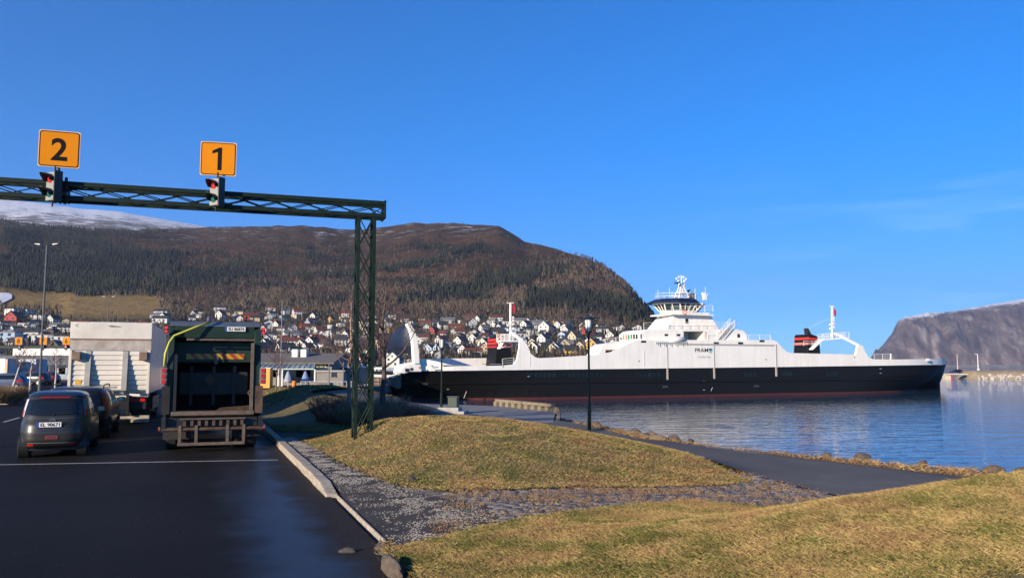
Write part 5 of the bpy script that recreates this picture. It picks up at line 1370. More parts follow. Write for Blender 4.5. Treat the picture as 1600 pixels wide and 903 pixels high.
# level one
def boxpx(a, b, c, d, w0, w1, name, m, parent=fer, wref=None): return pr([(a, b), (c, b), (c, d), (a, d)], w0, w1, name, m, parent, wref)
h1 = pr([(999, 532), (998.5, 521), (1004, 516.5), (1012, 514.5), (1069, 514.3), (1069, 532)], .6, 6.2, 'deckhouse', m_fw, bevel=.12)
h2 = pr([(1103, 532), (1103, 514.3), (1152, 514.3), (1163, 517), (1168, 523), (1168, 532)], .6, 6.2, 'deckhouse', m_fw, bevel=.12)
pr([(1069, 517.5), (1069, 514.3), (1103, 514.3), (1103, 517.5)], .6, 6.2, 'canopy', m_fw)
boxpx(1066, 517, 1106, 533, 4.6, 6.1, 'recess_wall', m_fw, wref=.6)
boxpx(1100.5, 517.5, 1103.5, 532, .55, 5, 'recess_side', mat('ferry_cream', (.66, .60, .50), .5))
# windows and slots
def win(x, y, w_, h_, woff, name='window', m=None, parent=fer):
    q0 = S(x - w_ / 2, y + h_ / 2, woff); q1 = S(x + w_ / 2, y - h_ / 2, woff)
    mb = MB(); mb.bb(q0[0], q1[0], woff - .03, woff + .05, q0[1], q1[1]); return mb.build(name, m or m_fd, parent)
for x in (1041, 1060): win(x, 523.3, 5, 3, .58, parent=h1)
win(1154, 524.5, 3.4, 5.6, .58, parent=h2)
for x, m in ((982, mat('curtain_red', (.5, .12, .10), .6)), (986, mat('curtain_red', (.5, .12, .10), .6)), (990, mat('curtain_green', (.05, .20, .10), .6)), (994, mat('curtain_green', (.05, .20, .10), .6)), (998, m_fgl), (1001.5, m_fgl)): win(x, 525.5, 1.0, 7, .57, 'window', m, h1) if x > 999 else None
zz0, zz1 = S(990, 529, .6)[1], S(990, 521.5, .6)[1]; xe = S(998.6, 525, .6)[0] + .05
for k, m in enumerate((m_fgl, m_fgl, MATS['curtain_green'], MATS['curtain_green'], MATS['curtain_red'], MATS['curtain_red'], m_fd)):
    mb = MB(); w_ = 1.0 + k * .72; mb.bb(xe - .14, xe + .02, w_, w_ + .40, zz0, zz1 if k < 6 else zz1 - .4); mb.build('window', m, h1)
for x, y in ((1119, 536), (1157, 536), (1190.5, 532.8), (1005.5, 533.7)): win(x, y, 7.5, 3, -.02, 'mooring_slot', m_fd)
for x, y in ((998.5, 564), (1197, 561.5), (1335, 558), (786, 572.5), (667, 569)): win(x, y, 1.5, 1.5, -.02, 'vent', m_fd)
# rubbing strips and seams
for x, yb in ((1043, 593), (1116, 591.5), (1213, 588)):
    win(x, (573.5 + yb) / 2, 2.0, yb - 573.5, -.10, 'fender_strip', mat('strip_buff', (.42, .38, .32), .7))
    win(x, 555, .7, 35, -.025, 'seam', mat('seam_grey', (.38, .36, .33), .6))
win(1135, 538.7, 150, .45, -.024, 'seam', MATS['seam_grey'])
for x in (1006, 828): win(x, 560, .4, 25, -.024, 'seam', mat('seam_light', (.6, .58, .54), .6))
# panes along the black band
for x0, n_ in ((1030, 6), (940, 9), (1180, 3), (866, 6)):
    for i in range(n_): win(x0 - i * 7.2, 586, 5.2, 7.2, -.02, 'side_window', mat('pane_black', (.008, .013, .014), .3, spec=.25, var=.6, scale=.6))
for x in (1230, 1300): win(x, 584, 16, 7, -.02, 'side_window', MATS['pane_black'])
for x, y in ((664, 600), (1039, 604), (1182, 603)): win(x, y, 8, 3, -.0, 'hull_recess', mat('recess_rust', (.06, .045, .04), .6))
for x, y0 in ((1110, 605), (726, 611)):
    q0, q1 = S(x + 3, y0, -.05), S(x, y0 + 11, -.05); mb = MB(); mb.bar((q0[0], -.1, q0[1]), (q1[0], .2, q1[1]), .14, .06); mb.build('ladder', m_fgrey, fer)
for k, (x, y) in enumerate(((1100, 595), (1100, 609), (700, 608), (826, 588), (1376, 576), (1376, 583))): win(x, y, 2.6, .7, -.03, 'hull_mark', mat('mark_grey', (.5, .5, .5), .6))
# level two block with its raked ends
q = [S(a, b, 1.6) for a, b in ((1042, 514.5), (1053, 492), (1054, 489), (1108, 488.5), (1110, 491), (1123, 514.5))]; r_ = [S(a, b, 7.2) for a, b in ((1011, 514.5), (1030, 492), (1032, 490), (1090, 489.5), (1092, 492), (1100, 514.5))]
mb = MB(); mb.add([(a, 1.6, b) for a, b in q] + [(a, 7.2, b) for a, b in r_], [tuple(range(6)), tuple(range(11, 5, -1))] + [(i, i + 6, (i + 1) % 6 + 6, (i + 1) % 6) for i in range(6)]); mb.build('bridge_house', m_fw, fer, bevel=.06)
win(1073, 501.5, 4, 7, 1.58); 
qa = S(1049, 490.5, 1.0); qb = S(1114, 488.5, 1.0); mb = MB(); mb.bb(qa[0], qb[0], .8, 6.6, qa[1] - .1, qa[1] + .08); mb.build('bridge_deck', m_fw, fer)
def rail(x0, y0, x1, y1, w, h=1.05, name='railing', nrail=3, w1=None, post=1.5, m=None):
    a = S(x0, y0, w); b = S(x1, y1, w if w1 is None else w1); A = Vector((a[0], w, a[1])); B = Vector((b[0], w if w1 is None else w1, b[1]))
    mb = MB()
    for k in range(1, nrail + 1): mb.tube(A + Vector((0, 0, h * k / nrail)), B + Vector((0, 0, h * k / nrail)), .035 if k == nrail else .022, 4)
    n = max(1, int((B - A).length / post))
    for i in range(n + 1):
        p = A.lerp(B, i / n); mb.tube(p, p + Vector((0, 0, h)), .03, 4)
    return mb.build(name, m or m_fw, fer)
rail(1049, 489.5, 1114, 487.5, .9); rail(1006, 515.5, 1040, 514, 1.0); rail(1122, 514.3, 1152, 514.3, .8); rail(1030, 514.3, 1122, 514.3, .8)
rail(946, 538, 978, 533.5, 3.4, .8); rail(1170, 531, 1204, 531, .5, .8); rail(1366, 562, 1392, 562, 1.5, 1.); rail(785, 571, 803, 569, .3, .9); rail(1106, 531.3, 1120, 531.3, .5, .8)
# wheelhouse: an octagon leaning outwards, windows all round
q0, q1 = S(1051, 490, 1.8)[0], S(1099, 490, 1.8)[0]; zw0 = S(1070, 489, 2.6)[1]; zw1 = S(1070, 474.5, 2.6)[1]
def octa(s0, s1, w0, w1, z, c=1.7): return [(s0 + c, w0, z), (s1 - c, w0, z), (s1, w0 + c, z), (s1, w1 - c, z), (s1 - c, w1, z), (s0 + c, w1, z), (s0, w1 - c, z), (s0, w0 + c, z)]
def frus(a, b, name, m, parent):
    mb = MB(); n = len(a); mb.add(a + b, [tuple(range(n))[::-1], tuple(range(n, 2 * n))] + [(k, (k + 1) % n, (k + 1) % n + n, k + n) for k in range(n)]); return mb.build(name, m, parent)
lo = octa(q0, q1, 1.8, 6.6, zw0 - .1); mid = octa(q0 - .2, q1 + .2, 1.6, 6.8, zw0 + .35); up = octa(q0 - .95, q1 + .95, .95, 7.45, zw1)
wh = frus(lo, mid, 'wheelhouse', m_fw, fer); frus([(a, b, c + .001) for a, b, c in octa(q0 - .18, q1 + .18, 1.63, 6.77, zw0 + .35)], octa(q0 - .9, q1 + .9, 1.0, 7.4, zw1), 'window', m_fgl, wh)
def lerpv(a, b, t): return tuple(a[i] * (1 - t) + b[i] * t for i in range(3))
for k in range(8):
    n_ = [4, 2, 3, 2, 4, 2, 3, 2][k]
    for j in range(n_):
        t = j / n_; a = lerpv(mid[k], mid[(k + 1) % 8], t); b = lerpv(up[k], up[(k + 1) % 8], t)
        mb = MB(); mb.bar(a, b, .20 if j == 0 else .14, .14); mb.build('mullion', m_fw, wh)
frus(octa(q0 - .95, q1 + .95, .92, 7.5, zw1 - .12), octa(q0 - 1., q1 + 1., .9, 7.55, zw1 + .05), 'window_head', m_fw, wh)
r0 = octa(S(1041, 476, .4)[0], S(1110, 475, .4)[0], .4, 8.1, zw1 + .05, 2.2); zr1 = S(1065, 465.8, 1.5)[1]
r1 = octa(S(1048, 470, 1.2)[0], S(1101, 470, 1.2)[0], 1.2, 7.3, zr1, 2.0); frus(r0, r1, 'roof', m_nav, wh)
zr = zr1
def railz(pts, h, m=m_fw, name='railing'):
    mb = MB()
    for i in range(len(pts) - 1):
        A, B = Vector(pts[i]), Vector(pts[i + 1])
        for k in (1, 2): mb.tube(A + Vector((0, 0, h * k / 2)), B + Vector((0, 0, h * k / 2)), .025, 4)
        n = max(1, int((B - A).length / 1.2))
        for j in range(n + 1): p = A.lerp(B, j / n); mb.tube(p, p + Vector((0, 0, h)), .022, 4)
    return mb.build(name, m, fer)
railz([tuple(v) for v in r1] + [tuple(r1[0])], .85)
# signal mast over the bridge
def SP(x, y, w): q = S(x, y, w); return Vector((q[0], w, q[1]))
mc = SP(1065, 466, 4.6)
mb = MB()
ht = SP(1065, 444, 4.6).z - mc.z
for sx in (-1, 1):
    for sy in (-1, 1): mb.tube((mc.x + sx * 1.1, 4.6 + sy * .7, zr), (mc.x + sx * .25, 4.6 + sy * .2, zr + ht), .07, 5)
for k in range(5):
    f = k / 5; g_ = (k + 1) / 5; a = 1.1 - .85 * f; b = 1.1 - .85 * g_
    for sy in (-.7, .7):
        mb.tube((mc.x - a, 4.6 + sy * (1 - .7 * f), zr + ht * f), (mc.x + b, 4.6 + sy * (1 - .7 * g_), zr + ht * g_), .04, 4); mb.tube((mc.x + a, 4.6 + sy * (1 - .7 * f), zr + ht * f), (mc.x - a, 4.6 + sy * (1 - .7 * f), zr + ht * f), .04, 4)
mb.bb(mc.x - .9, mc.x + .9, 3.9, 5.3, zr + ht * .45, zr + ht * .49); mb.bb(mc.x - .45, mc.x + .45, 4.3, 4.9, zr + ht, zr + ht + .35)
mb.tube((mc.x, 4.6, zr + ht), (mc.x, 4.6, SP(1065, 430, 4.6).z), .06, 6)
for y_, L in ((437, .9), (440.5, .6), (434, .45)): z = SP(1065, y_, 4.6).z; mb.tube((mc.x - L, 4.6, z), (mc.x + L, 4.6, z), .045, 4); mb.bb(mc.x + L - .1, mc.x + L + .1, 4.5, 4.7, z, z + .3); mb.bb(mc.x - L - .1, mc.x - L + .1, 4.5, 4.7, z, z + .25)
sm = mb.build('signal_mast', m_fw, fer)
for (x, y, L) in ((1058.5, 441.5, .55), (1076, 454, .28)):
    p = SP(x, y, 4); mb = MB(); mb.bar((p.x - L, 4, p.z - .12), (p.x + L, 4, p.z + .12), .25, .16); mb.bar((p.x, 4, p.z - .35), (p.x, 4, p.z), .15, .15); mb.build('radar_scanner', m_nav, sm)
mb = MB(); p = SP(1082, 462, 4); mb.lathe([(.35, -.5), (.35, .35), (.2, .5)], (p.x, 4, p.z), 12); mb.build('exhaust', m_fd, fer)
mb = MB(); p = SP(1078, 463, 4); mb.lathe([(.28, -.3), (.28, .2), (.15, .3)], (p.x, 4, p.z), 12); mb.build('exhaust', m_fd, fer)
for x, y in ((1028, 453), (1046, 449), (1086, 450), (1102, 448), (1106, 458)):
    p = SP(x, y, 3); mb = MB(); mb.tube((p.x, 3, zr), (p.x, 3, p.z), .028, 4); mb.build('antenna', m_fw, fer)
mb = MB(); p = SP(1101, 462, 3); mb.bb(p.x - .3, p.x + .3, 2.8, 3.2, zr, zr + .8); mb.bb(p.x - .5, p.x + .2, 2.9, 3.1, zr + .8, zr + 1.2); mb.build('searchlight', m_fw, fer)
# stair from the deckhouse top to the side deck
for (x0, y0, x1, y1) in ((1121, 530, 1141, 506), (1129, 531, 1148, 509)):
    a, b = SP(x0, y0, .45), SP(x1, y1, .45); mb = MB(); mb.bar(a, b, .08, .22); mb.bar(a + Vector((0, 0, .9)), b + Vector((0, 0, .9)), .05, .05); mb.bar(a + Vector((0, 0, .45)), b + Vector((0, 0, .45)), .04, .04)
    for k in range(6): p = a.lerp(b, k / 5); mb.tube(p, p + Vector((0, 0, .9)), .03, 4)
    mb.build('stair_rail', m_fw, fer)
mb = MB()
for k in range(13): a = SP(1124, 530.5, .5).lerp(SP(1143, 508, .5), k / 12); mb.bb(a.x - .16, a.x + .42, .35, 1.3, a.z - .03, a.z + .03)
mb.build('stair', m_fgrey, fer)
# raft canisters and cradle, life ring, red float
a, b = SP(1044, 532, .15), SP(1069, 530.5, .15)
mb = MB(); mb.path([a + Vector((0, 0, -.1)), a + Vector((.15, 0, 0)), b - Vector((.15, 0, 0)), b], [.15, .42, .42, .15], 12); mb.build('life_raft', m_fw, fer, smooth=True)
a, b = SP(1025, 535.5, -.1), SP(1073, 535.5, -.1); mb = MB(); mb.bar(a, b, .12, .08)
for k in range(17): p = a.lerp(b, k / 16); mb.tube(p + Vector((0, 0, -.2 - .18 * (k % 3))), p + Vector((0, 0, .2)), .04, 4)
mb.build('raft_cradle', mat('cradle_grey', (.45, .44, .40), .6), fer)
p = SP(1069.5, 488, .8); mb = MB(); mb.path([(p.x + .33 * math.cos(t), .8, p.z + .33 * math.sin(t)) for t in np.linspace(0, 6.283, 15)], .10, 6, cap=False); mb.build('life_ring', mat('ring_orange', (.75, .25, .15), .5), fer)
p = SP(1096, 501.5, 1.9); mb = MB(); mb.lathe([(0.02, -.24), (.22, -.16), (.28, 0), (.22, .16), (.02, .24)], (p.x, 1.85, p.z), 12); mb.build('red_float', mat('float_red', (.70, .05, .03), .4), fer, smooth=True)
a, b = SP(1090, 489, 1.9), SP(1090, 514, 1.9); mb = MB(); mb.tube(a, b, .05, 4); mb.tube(a + Vector((.35, 0, 0)), b + Vector((.35, 0, 0)), .05, 4); mb.build('ladder', m_fw, fer)
# lettering
def fer_text(s, x0, x1, y0, y1, m, name, bold):
    a = S(x0, y1, -.06); b = S(x1, y0, -.06); mb = MB(); text_on(mb, s, 1.0, (0, 0, 0), bold=bold, ext=.0)
    xs = [v[0] for v in mb.v]; zs = [v[2] for v in mb.v]; sx = (b[0] - a[0]) / (max(xs) - min(xs)); sz = (b[1] - a[1]) / (max(zs) - min(zs))
    mb.v = [((v[0] - min(xs)) * sx + a[0], -.035, (v[2] - min(zs)) * sz + a[1]) for v in mb.v]; return mb.build(name, m, fer)
fer_text('FRAM', 1086, 1106.8, 544.2, 549.8, mat('letter_black', (.03, .02, .02), .5), 'name_lettering', .02)
fer_text('TIDEFJORD', 1089.5, 1111, 556.5, 559.8, mat('letter_grey', (.30, .29, .28), .5), 'name_lettering', .0)
a = S(1107.8, 552, -.05); b = S(1113, 544.2, -.05); W_ = b[0] - a[0]; Hh = b[1] - a[1]
mb = MB(); mb.prism([(a[0], b[1]), (b[0], b[1]), (b[0], b[1] - .45 * Hh), (b[0] - .2 * W_, b[1] - .8 * Hh), (a[0] + .5 * W_, a[1]), (a[0] + .2 * W_, b[1] - .8 * Hh), (a[0], b[1] - .45 * Hh)], -.04, -.025, 'y'); sh = mb.build('crest', mat('crest_teal', (.03, .22, .30), .4), fer)
mb = MB(); mb.path([(a[0] + W_ * (.12 + .76 * t), -.045, b[1] - Hh * (.50 + .22 * math.sin(math.pi * t))) for t in np.linspace(0, 1, 9)], .05, 4); mb.build('crest_wave', m_fw, sh)
for (x0, x1, y) in ((669, 679, 571), (673, 684, 576)): win((x0 + x1) / 2, y, x1 - x0, .9, -.03, 'name_plate', mat('plate_dim', (.30, .28, .30), .6))
for (x0, x1, y) in ((690, 724, 570.7), (754, 759, 568.5), (766, 782, 568.8)): win((x0 + x1) / 2, y, x1 - x0, 1.2, -.03 if x0 < 700 else -.01, 'faint_lettering', mat('letter_faint', (.22, .20, .24), .6))
# funnels, on the far side of the deck
def funnel(pts, w0, w1, stripes, cap):
    f = pr(pts, w0, w1, 'funnel', m_fb, bevel=.1)
    for k, (q, col) in enumerate(stripes): pr(q, w0 - .03 - .004 * k, w1 + .03, 'stripe', col, f, wref=w0)
    if cap: pr(cap, w0 + .8, w0 + 1.6, 'exhaust_pipe', m_fd, f)
m_str = mat('stripe_red', (.62, .03, .02), .45, var=.15); m_str2 = mat('stripe_pink', (.45, .16, .14), .5)
funnel([(773, 572), (776, 540), (777, 527), (797, 527), (801, 572)], 11.5, 15, [([(776.4, 532.5), (776.6, 528.8), (797, 528.8), (797.5, 532.5)], m_str), ([(775.8, 537.8), (776.1, 534.4), (797.6, 534.4), (798, 537.8)], m_str), ([(775.3, 543.2), (775.7, 539.8), (798.2, 539.8), (798.8, 543.2)], mat('stripe_dull', (.32, .02, .015), .6))], None)
funnel([(1262, 556), (1263.5, 524), (1265, 522), (1270, 522.5), (1280, 526.5), (1282.5, 556)], 9, 12.5, [([(1263, 530.5), (1263.3, 527), (1280.3, 528.5), (1280.7, 532)], m_str), ([(1262.6, 538.6), (1262.8, 534.8), (1281, 535.5), (1281.4, 539)], m_str2)], [(1261, 513), (1263, 512.5), (1268, 522), (1262, 522)])
for (x0, y0, x1, y1, w) in ((1256, 538.5, 1282, 538.5, 8.2),):
    rail(x0, y0 + 2, x1, y1 + 2, w, .9)
# masts with their gantry platforms
def fmast(xm, yt, yb, w, plat, arm, stair):
    a, b = SP(xm, yb, w), SP(xm, yt, w); mb = MB()
    mb.bar(a, b, .22, .22)
    mb.bar(b + Vector((-.55, 0, 0)), b + Vector((.55, 0, 0.05)), .12, .12)
    for f, s in ((.35, 1), (.45, 1), (.55, 1), (.3, -1), (.62, 1), (.42, -1)): p = a.lerp(b, f); mb.bar(p, p + Vector((s * .42, 0, 0)), .10, .10); mb.bb(p.x + s * .34, p.x + s * .54, w - .12, w + .12, p.z, p.z + .28)
    M = mb.build('mast', m_fw, fer)
    (x0, y0, x1, y1) = plat; p0, p1 = SP(x0, y0, w), SP(x1, y1, w); mb = MB()
    mb.bar(p0, p1, 1.4, .22)
    for dy in (-.7, .7):
        for h in (.5, 1.0): mb.tube(p0 + Vector((0, dy, h)), p1 + Vector((0, dy, h)), .045, 4)
        for k in range(7): p = p0.lerp(p1, k / 6); mb.tube(p + Vector((0, dy, 0)), p + Vector((0, dy, 1.0)), .04, 4)
    mb.build('mast_platform', m_fw, fer)
    pts = [SP(x, y, ww) for x, y, ww in arm]; mb = MB()
    for i in range(len(pts) - 1): mb.bar(pts[i], pts[i + 1], .34, .34)
    mb.build('mast_arm', m_fw, fer)
    s0, s1 = SP(*stair[0], w), SP(*stair[1], w); mb = MB(); mb.bar(s0, s1, .9, .16); mb.tube(s0 + Vector((0, -.45, .9)), s1 + Vector((0, -.45, .9)), .05, 4); mb.build('stair', m_fw, fer)
    for t in (.62,):
        p = SP(xm + 4.3, yt + 13, w); mb = MB(); mb.prism([(p.x - .15, p.z), (p.x + .3, p.z - .35), (p.x + .42, p.z + .55), (p.x + .12, p.z + 1.15), (p.x - .12, p.z + .75)], w, w + .05, 'y'); mb.build('flag', mat('flag_red', (.5, .03, .04), .7), fer)
fmast(1300, 478.5, 530, 6, (1283, 531, 1322, 527.5), [(1303, 521, 6), (1318, 527.5, 5), (1340, 538.5, .6), (1338.5, 556, .5)], ((1267, 546), (1284, 530)))
fmast(797.5, 473.5, 536, 6, (779, 533, 817, 533), [(800, 520, 6), (812, 529, 3), (822, 538, .6)], ((779, 545), (786, 533)))
mb = MB()
for x0, y0, x1, y1 in ((777, 528, 781, 543), (785, 523, 777, 531), (781, 543, 800, 541), (790, 523, 790, 541), (800, 520, 800, 541), (785, 523, 806, 521), (806, 521, 812, 531), (812, 531, 806, 541), (785, 530, 810, 530)): mb.bar(SP(x0, y0, 7), SP(x1, y1, 7), .14, .14)
mb.build('mast_frame', m_fw, fer)
pr([(786, 528), (800, 519), (811, 527), (808, 536), (790, 538)], 6.6, 6.9, 'mast_screen', mat('screen_grey', (.42, .42, .42), .5, var=.3, scale=1.5))
for (a, b) in (((1262, 513, 9), (1298, 497, 6)),): mb = MB(); mb.tube(SP(*a), SP(*b), .02, 4); mb.build('stay_wire', m_fgrey, fer)
# bow visor raised over the ramp
A_ = [SP(x, y, 0) for x, y in ((656, 568), (655, 548), (652, 530), (648, 516), (643, 508), (637, 505))]
B_ = [SP(x, y, 0) for x, y in ((636, 508), (640, 514), (643.5, 526), (645.5, 540), (647, 568))]
mb = MB(); poly = [(p.x, p.z) for p in A_ + B_]; mb.prism(poly, 0, .9, 'y'); vz = mb.build('bow_visor', m_fw, fer, bevel=.05)
near = [SP(x, y, .9) for x, y in ((637, 506), (641, 514), (644, 526), (646, 538), (648, 552))]
rid = [SP(x, y, 9.) for x, y in ((617, 521), (610, 527), (605.5, 534), (604.5, 541), (607, 549))]
mid_ = [SP(x, y, 4.5) for x, y in ((628, 511), (624, 518), (622, 528), (624, 540), (628, 552))]
vs = []; cols = [near, mid_, rid]
far_ = [Vector((p.x + .3, 17.0, p.z - .6)) for p in near]; cols.append(far_)
for c in cols: vs += c
fs = [(i * 5 + j, i * 5 + j + 1, (i + 1) * 5 + j + 1, (i + 1) * 5 + j) for i in range(3) for j in range(4)]
mb = MB(); mb.add(vs, fs); o = mb.build('visor_shell', mat('visor_navy', (.010, .018, .042), .5, .1, var=.3, scale=.7), vz, smooth=True)
so_ = o.modifiers.new('thick', 'SOLIDIFY'); so_.thickness = .15
# bow gear: rounded cheek, hinges, dark openings
pr([(624, 583), (627, 574), (634, 569), (648, 566), (658, 568), (660, 581), (641, 581), (632, 584)], .2, 3.2, 'bow_cheek', m_fw, bevel=.15)
for x, y, w_, h_ in ((636, 578, 6, 5), (643, 576.5, 4, 4)): win(x, y, w_, h_, .17, 'fairlead', m_fd)
win(656, 574.5, 3, 3, -.05, 'hinge', mat('hinge_rust', (.35, .20, .10), .7))
pr([(611, 590), (627, 585), (627, 606), (622, 608), (613, 603)], 2, 14, 'bow_ramp', mat('ramp_rust', (.16, .11, .08), .7, var=.5, scale=.8))
pr([(612, 588.5), (624, 583), (628, 584), (613, 590.5)], 1.8, 14, 'ramp_flap', m_fw)
pr([(1392, 563), (1392, 552.5), (1393.6, 552.5), (1393.6, 563)], 1.6, 1.8, 'bow_post', m_fw)
win(1450, 562, 5, 4, .5, 'bow_fitting', m_fw)
for x0, x1 in ((659, 752),): pass

# ---- linkspan and quay buildings behind it
m_ls = mat('linkspan_grey', (.16, .155, .15), .7, .2, var=.3, scale=1)
t = thing('ferry_linkspan', 'grey steel linkspan bridge with side railings, reaching from the shore to the open ferry bow', 'ramp', (0, 0, 0))
a, b = P(480, 603, 112), P(612, 604, 112); mb = MB(); mb.bb(a.x, b.x, 109, 119, a.z - .8, a.z); mb.build('deck', m_ls, t)
for Y_ in (109, 119):
    mb = MB()
    for h in (.6, 1.15): mb.tube((a.x, Y_, a.z + h), (b.x, Y_, a.z + h), .06, 4)
    n = 10
    for k in range(n + 1): x = a.x + (b.x - a.x) * k / n; mb.bar((x, Y_, a.z), (x, Y_, a.z + 1.15), .09, .09)
    mb.build('railing', m_galv, t)
for k in range(4): x = a.x + (b.x - a.x) * (k + .5) / 4; mb = MB(); mb.bb(x - .4, x + .4, 112, 116, -4, a.z - .8); mb.build('pier', MATS['quay_concrete'], t)
# ================================================================ QUAY-SIDE BUILDINGS
def blk(mb, x0, x1, y0, y1, z0, z1): return mb.bb(x0, x1, y0, y1, z0, z1)
m_hutg = mat('hut_grey', (.20, .185, .165), .8, var=.15, scale=1); m_roofg = mat('shingle_grey', (.13, .115, .10), .9, var=.25, scale=3)
m_win = mat('window_dark', (.02, .024, .03), .12, var=.3, spec=.7); m_trim = mat('trim_white', (.62, .61, .58), .6, var=.08)
# grey shop with long pitched roof
YS = 92
x0, x1 = P(330, 590, YS).x, P(518, 590, YS).x; zg = .0; ze, zr_ = P(400, 566.5, YS).z, P(400, 555, YS + 5).z
shop = thing('harbour_shop', 'grey harbour shop with a long shingle roof and two white roof vents', 'building', (0, 0, 0))
mb = MB(); mb.bb(x0, x1, YS, YS + 11, zg, ze); mb.build('wall', m_hutg, shop)
mb = MB(); mb.prism([(YS, ze), (YS + 5.5, zr_), (YS + 11, ze)], x1 - .3, x1 - .02, 'x'); mb.build('gable', mat('gable_blue', (.12, .16, .22), .7), shop)
mb = MB(); mb.prism([(YS - .8, ze - .15), (YS + 5.5, zr_), (YS + 11.8, ze - .15), (YS + 11.8, ze), (YS + 5.5, zr_ + .25), (YS - .8, ze)], x0 - .4, x1 + .4, 'x'); rf = mb.build('roof', m_roofg, shop)
for pxv in (462.5, 476): 
    p = P(pxv, 556, YS + 3.4); mb = MB(); mb.bb(p.x - .33, p.x + .33, YS + 2.8, YS + 4, p.z - .7, p.z + .75); mb.build('roof_vent', m_trim, rf, bevel=.03)
for pxv in (425, 437, 462, 474, 486):
    p = P(pxv, 590, YS); mb = MB(); mb.bb(p.x - .8, p.x + .8, YS - .05, YS + .05, .9, 2.3); w = mb.build('window', m_win, shop)
p0, p1 = P(494, 569.5, YS), P(510, 577, YS); mb = MB(); mb.bb(p0.x, p1.x, YS - .06, YS - .02, p1.z, p0.z); mb.build('cream_panel', mat('cream_panel', (.65, .58, .36), .7), shop)
# glazed canopy in front
can = thing('glass_canopy', 'greenish glazed lean-to canopy on posts in front of the grey harbour shop', 'canopy', (0, 0, 0))
a0, a1 = P(402, 569.5, YS - 1).x, P(492, 569.5, YS - 1).x; zc1, zc0 = P(440, 569, YS - 1).z, P(440, 576.8, YS - 4).z
mb = MB(); mb.add([(a0, YS - .9, zc1), (a1, YS - .9, zc1), (a1 + .6, YS - 4, zc0), (a0, YS - 4, zc0), (a0, YS - .9, zc1 - .06), (a1, YS - .9, zc1 - .06), (a1 + .6, YS - 4, zc0 - .06), (a0, YS - 4, zc0 - .06)], [(0, 1, 2, 3), (7, 6, 5, 4), (0, 3, 7, 4), (1, 5, 6, 2), (3, 2, 6, 7), (0, 4, 5, 1)]); mb.build('glazing', mat('canopy_glass', (.16, .22, .20), .25, var=.2, scale=2), can)
mb = MB()
for k in range(13): x = a0 + (a1 - a0) * k / 12; mb.bar((x, YS - .9, zc1 + .05), (x + .05 * k, YS - 4, zc0 + .05), .06, .06)
mb.bar((a0, YS - 4, zc0 + .03), (a1 + .6, YS - 4, zc0 + .03), .1, .12); mb.build('glazing_bars', mat('bar_pale', (.38, .42, .38), .5), can)
for pxv in (419, 435, 441, 492):
    x = P(pxv, 590, YS - 4).x; mb = MB(); mb.bb(x - .07, x + .07, YS - 4.1, YS - 3.95, 0, zc0); mb.build('post', m_trim, can)
# small flat hut
YH = 84
hx0, hx1 = P(494.5, 585, YH).x, P(536.5, 585, YH).x; zh1, zh0 = P(500, 581, YH).z, -.02
hut = thing('quay_hut', 'low grey flat roofed hut with a small square window, right of the harbour shop', 'building', (0, 0, 0))
mb = MB(); mb.bb(hx0, hx1, YH, YH + 6, zh0, zh1); mb.build('wall', m_hutg, hut)
mb = MB(); mb.bb(hx0 - .15, hx1 + .15, YH - .15, YH + 6.2, zh1, zh1 + .16); mb.build('roof', mat('hut_roof', (.30, .28, .26), .7), hut)
p = P(522, 585.5, YH); mb = MB(); mb.bb(p.x - .22, p.x + .22, YH - .04, YH + .02, p.z - .22, p.z + .22); w = mb.build('window', m_win, hut)
mb = MB(); mb.bb(p.x - .27, p.x - .22, YH - .05, YH + .01, p.z - .27, p.z + .27); mb.bb(p.x + .22, p.x + .27, YH - .05, YH + .01, p.z - .27, p.z + .27); mb.bb(p.x - .22, p.x + .22, YH - .05, YH + .01, p.z + .22, p.z + .27); mb.build('frame', m_black, w)
# upper flat block behind it
bk = thing('flat_block', 'long grey flat roofed block with a pale eave, just behind the low quay hut', 'building', (0, 0, 0))
bx0, bx1 = P(510, 576, 97).x, P(562, 576, 97).x; zt_b = P(530, 574.5, 97).z
mb = MB(); mb.bb(bx0, bx1, 97, 106, 0, zt_b); mb.build('wall', m_hutg, bk); mb = MB(); mb.bb(bx0 - .3, bx1 + .3, 96.6, 106.4, zt_b, zt_b + .22); mb.build('roof', m_trim, bk)
for pxv in (541, 549): p = P(pxv, 584, 97); mb = MB(); mb.bb(p.x - .35, p.x + .35, 96.96, 97.04, .9, 2.1); mb.build('window', m_win, bk)
bh = thing('harbour_hall', 'navy blue waterfront building with a rusty red roof behind the quay hut', 'building', (0, 0, 0)); YN = 150
a_, c_ = P(514, 572, YN), P(553, 572, YN); z1, z2 = P(530, 560, YN).z, P(530, 554, YN + 5).z
mb = MB(); mb.bb(a_.x, c_.x, YN, YN + 12, 0, z1); mb.build('wall', mat('wall_navy', (.05, .09, .17), .7, var=.2, scale=.5), bh)
mb = MB(); mb.prism([(YN - .7, z1), (YN + 6, z2), (YN + 12.7, z1), (YN + 12.7, z1 + .25), (YN + 6, z2 + .3), (YN - .7, z1 + .25)], a_.x - .5, c_.x + .5, 'x'); mb.build('roof', mat('roof_rusty_hall', (.13, .035, .022), .8, var=.2), bh)
for pxv in (519, 524, 531, 537, 544): p = P(pxv, 566, YN); mb = MB(); mb.bb(p.x - .5, p.x + .5, YN - .05, YN + .05, p.z - .5, p.z + .6); mb.build('window', m_trim, bh)
o = MB().lathe([(.16, 0), (.10, 12)], (0, 0, 0), 6).build('power_pole', mat('pole_timber', (.16, .13, .10), .9)); hp_ = hill_at(184, 503) if False else P(184, 500, 330); o.location = (hp_.x, hp_.y, hp_.z - 1); tag(o, 'pale thin timber pole right of the distant twin light, above the box truck', 'pole')
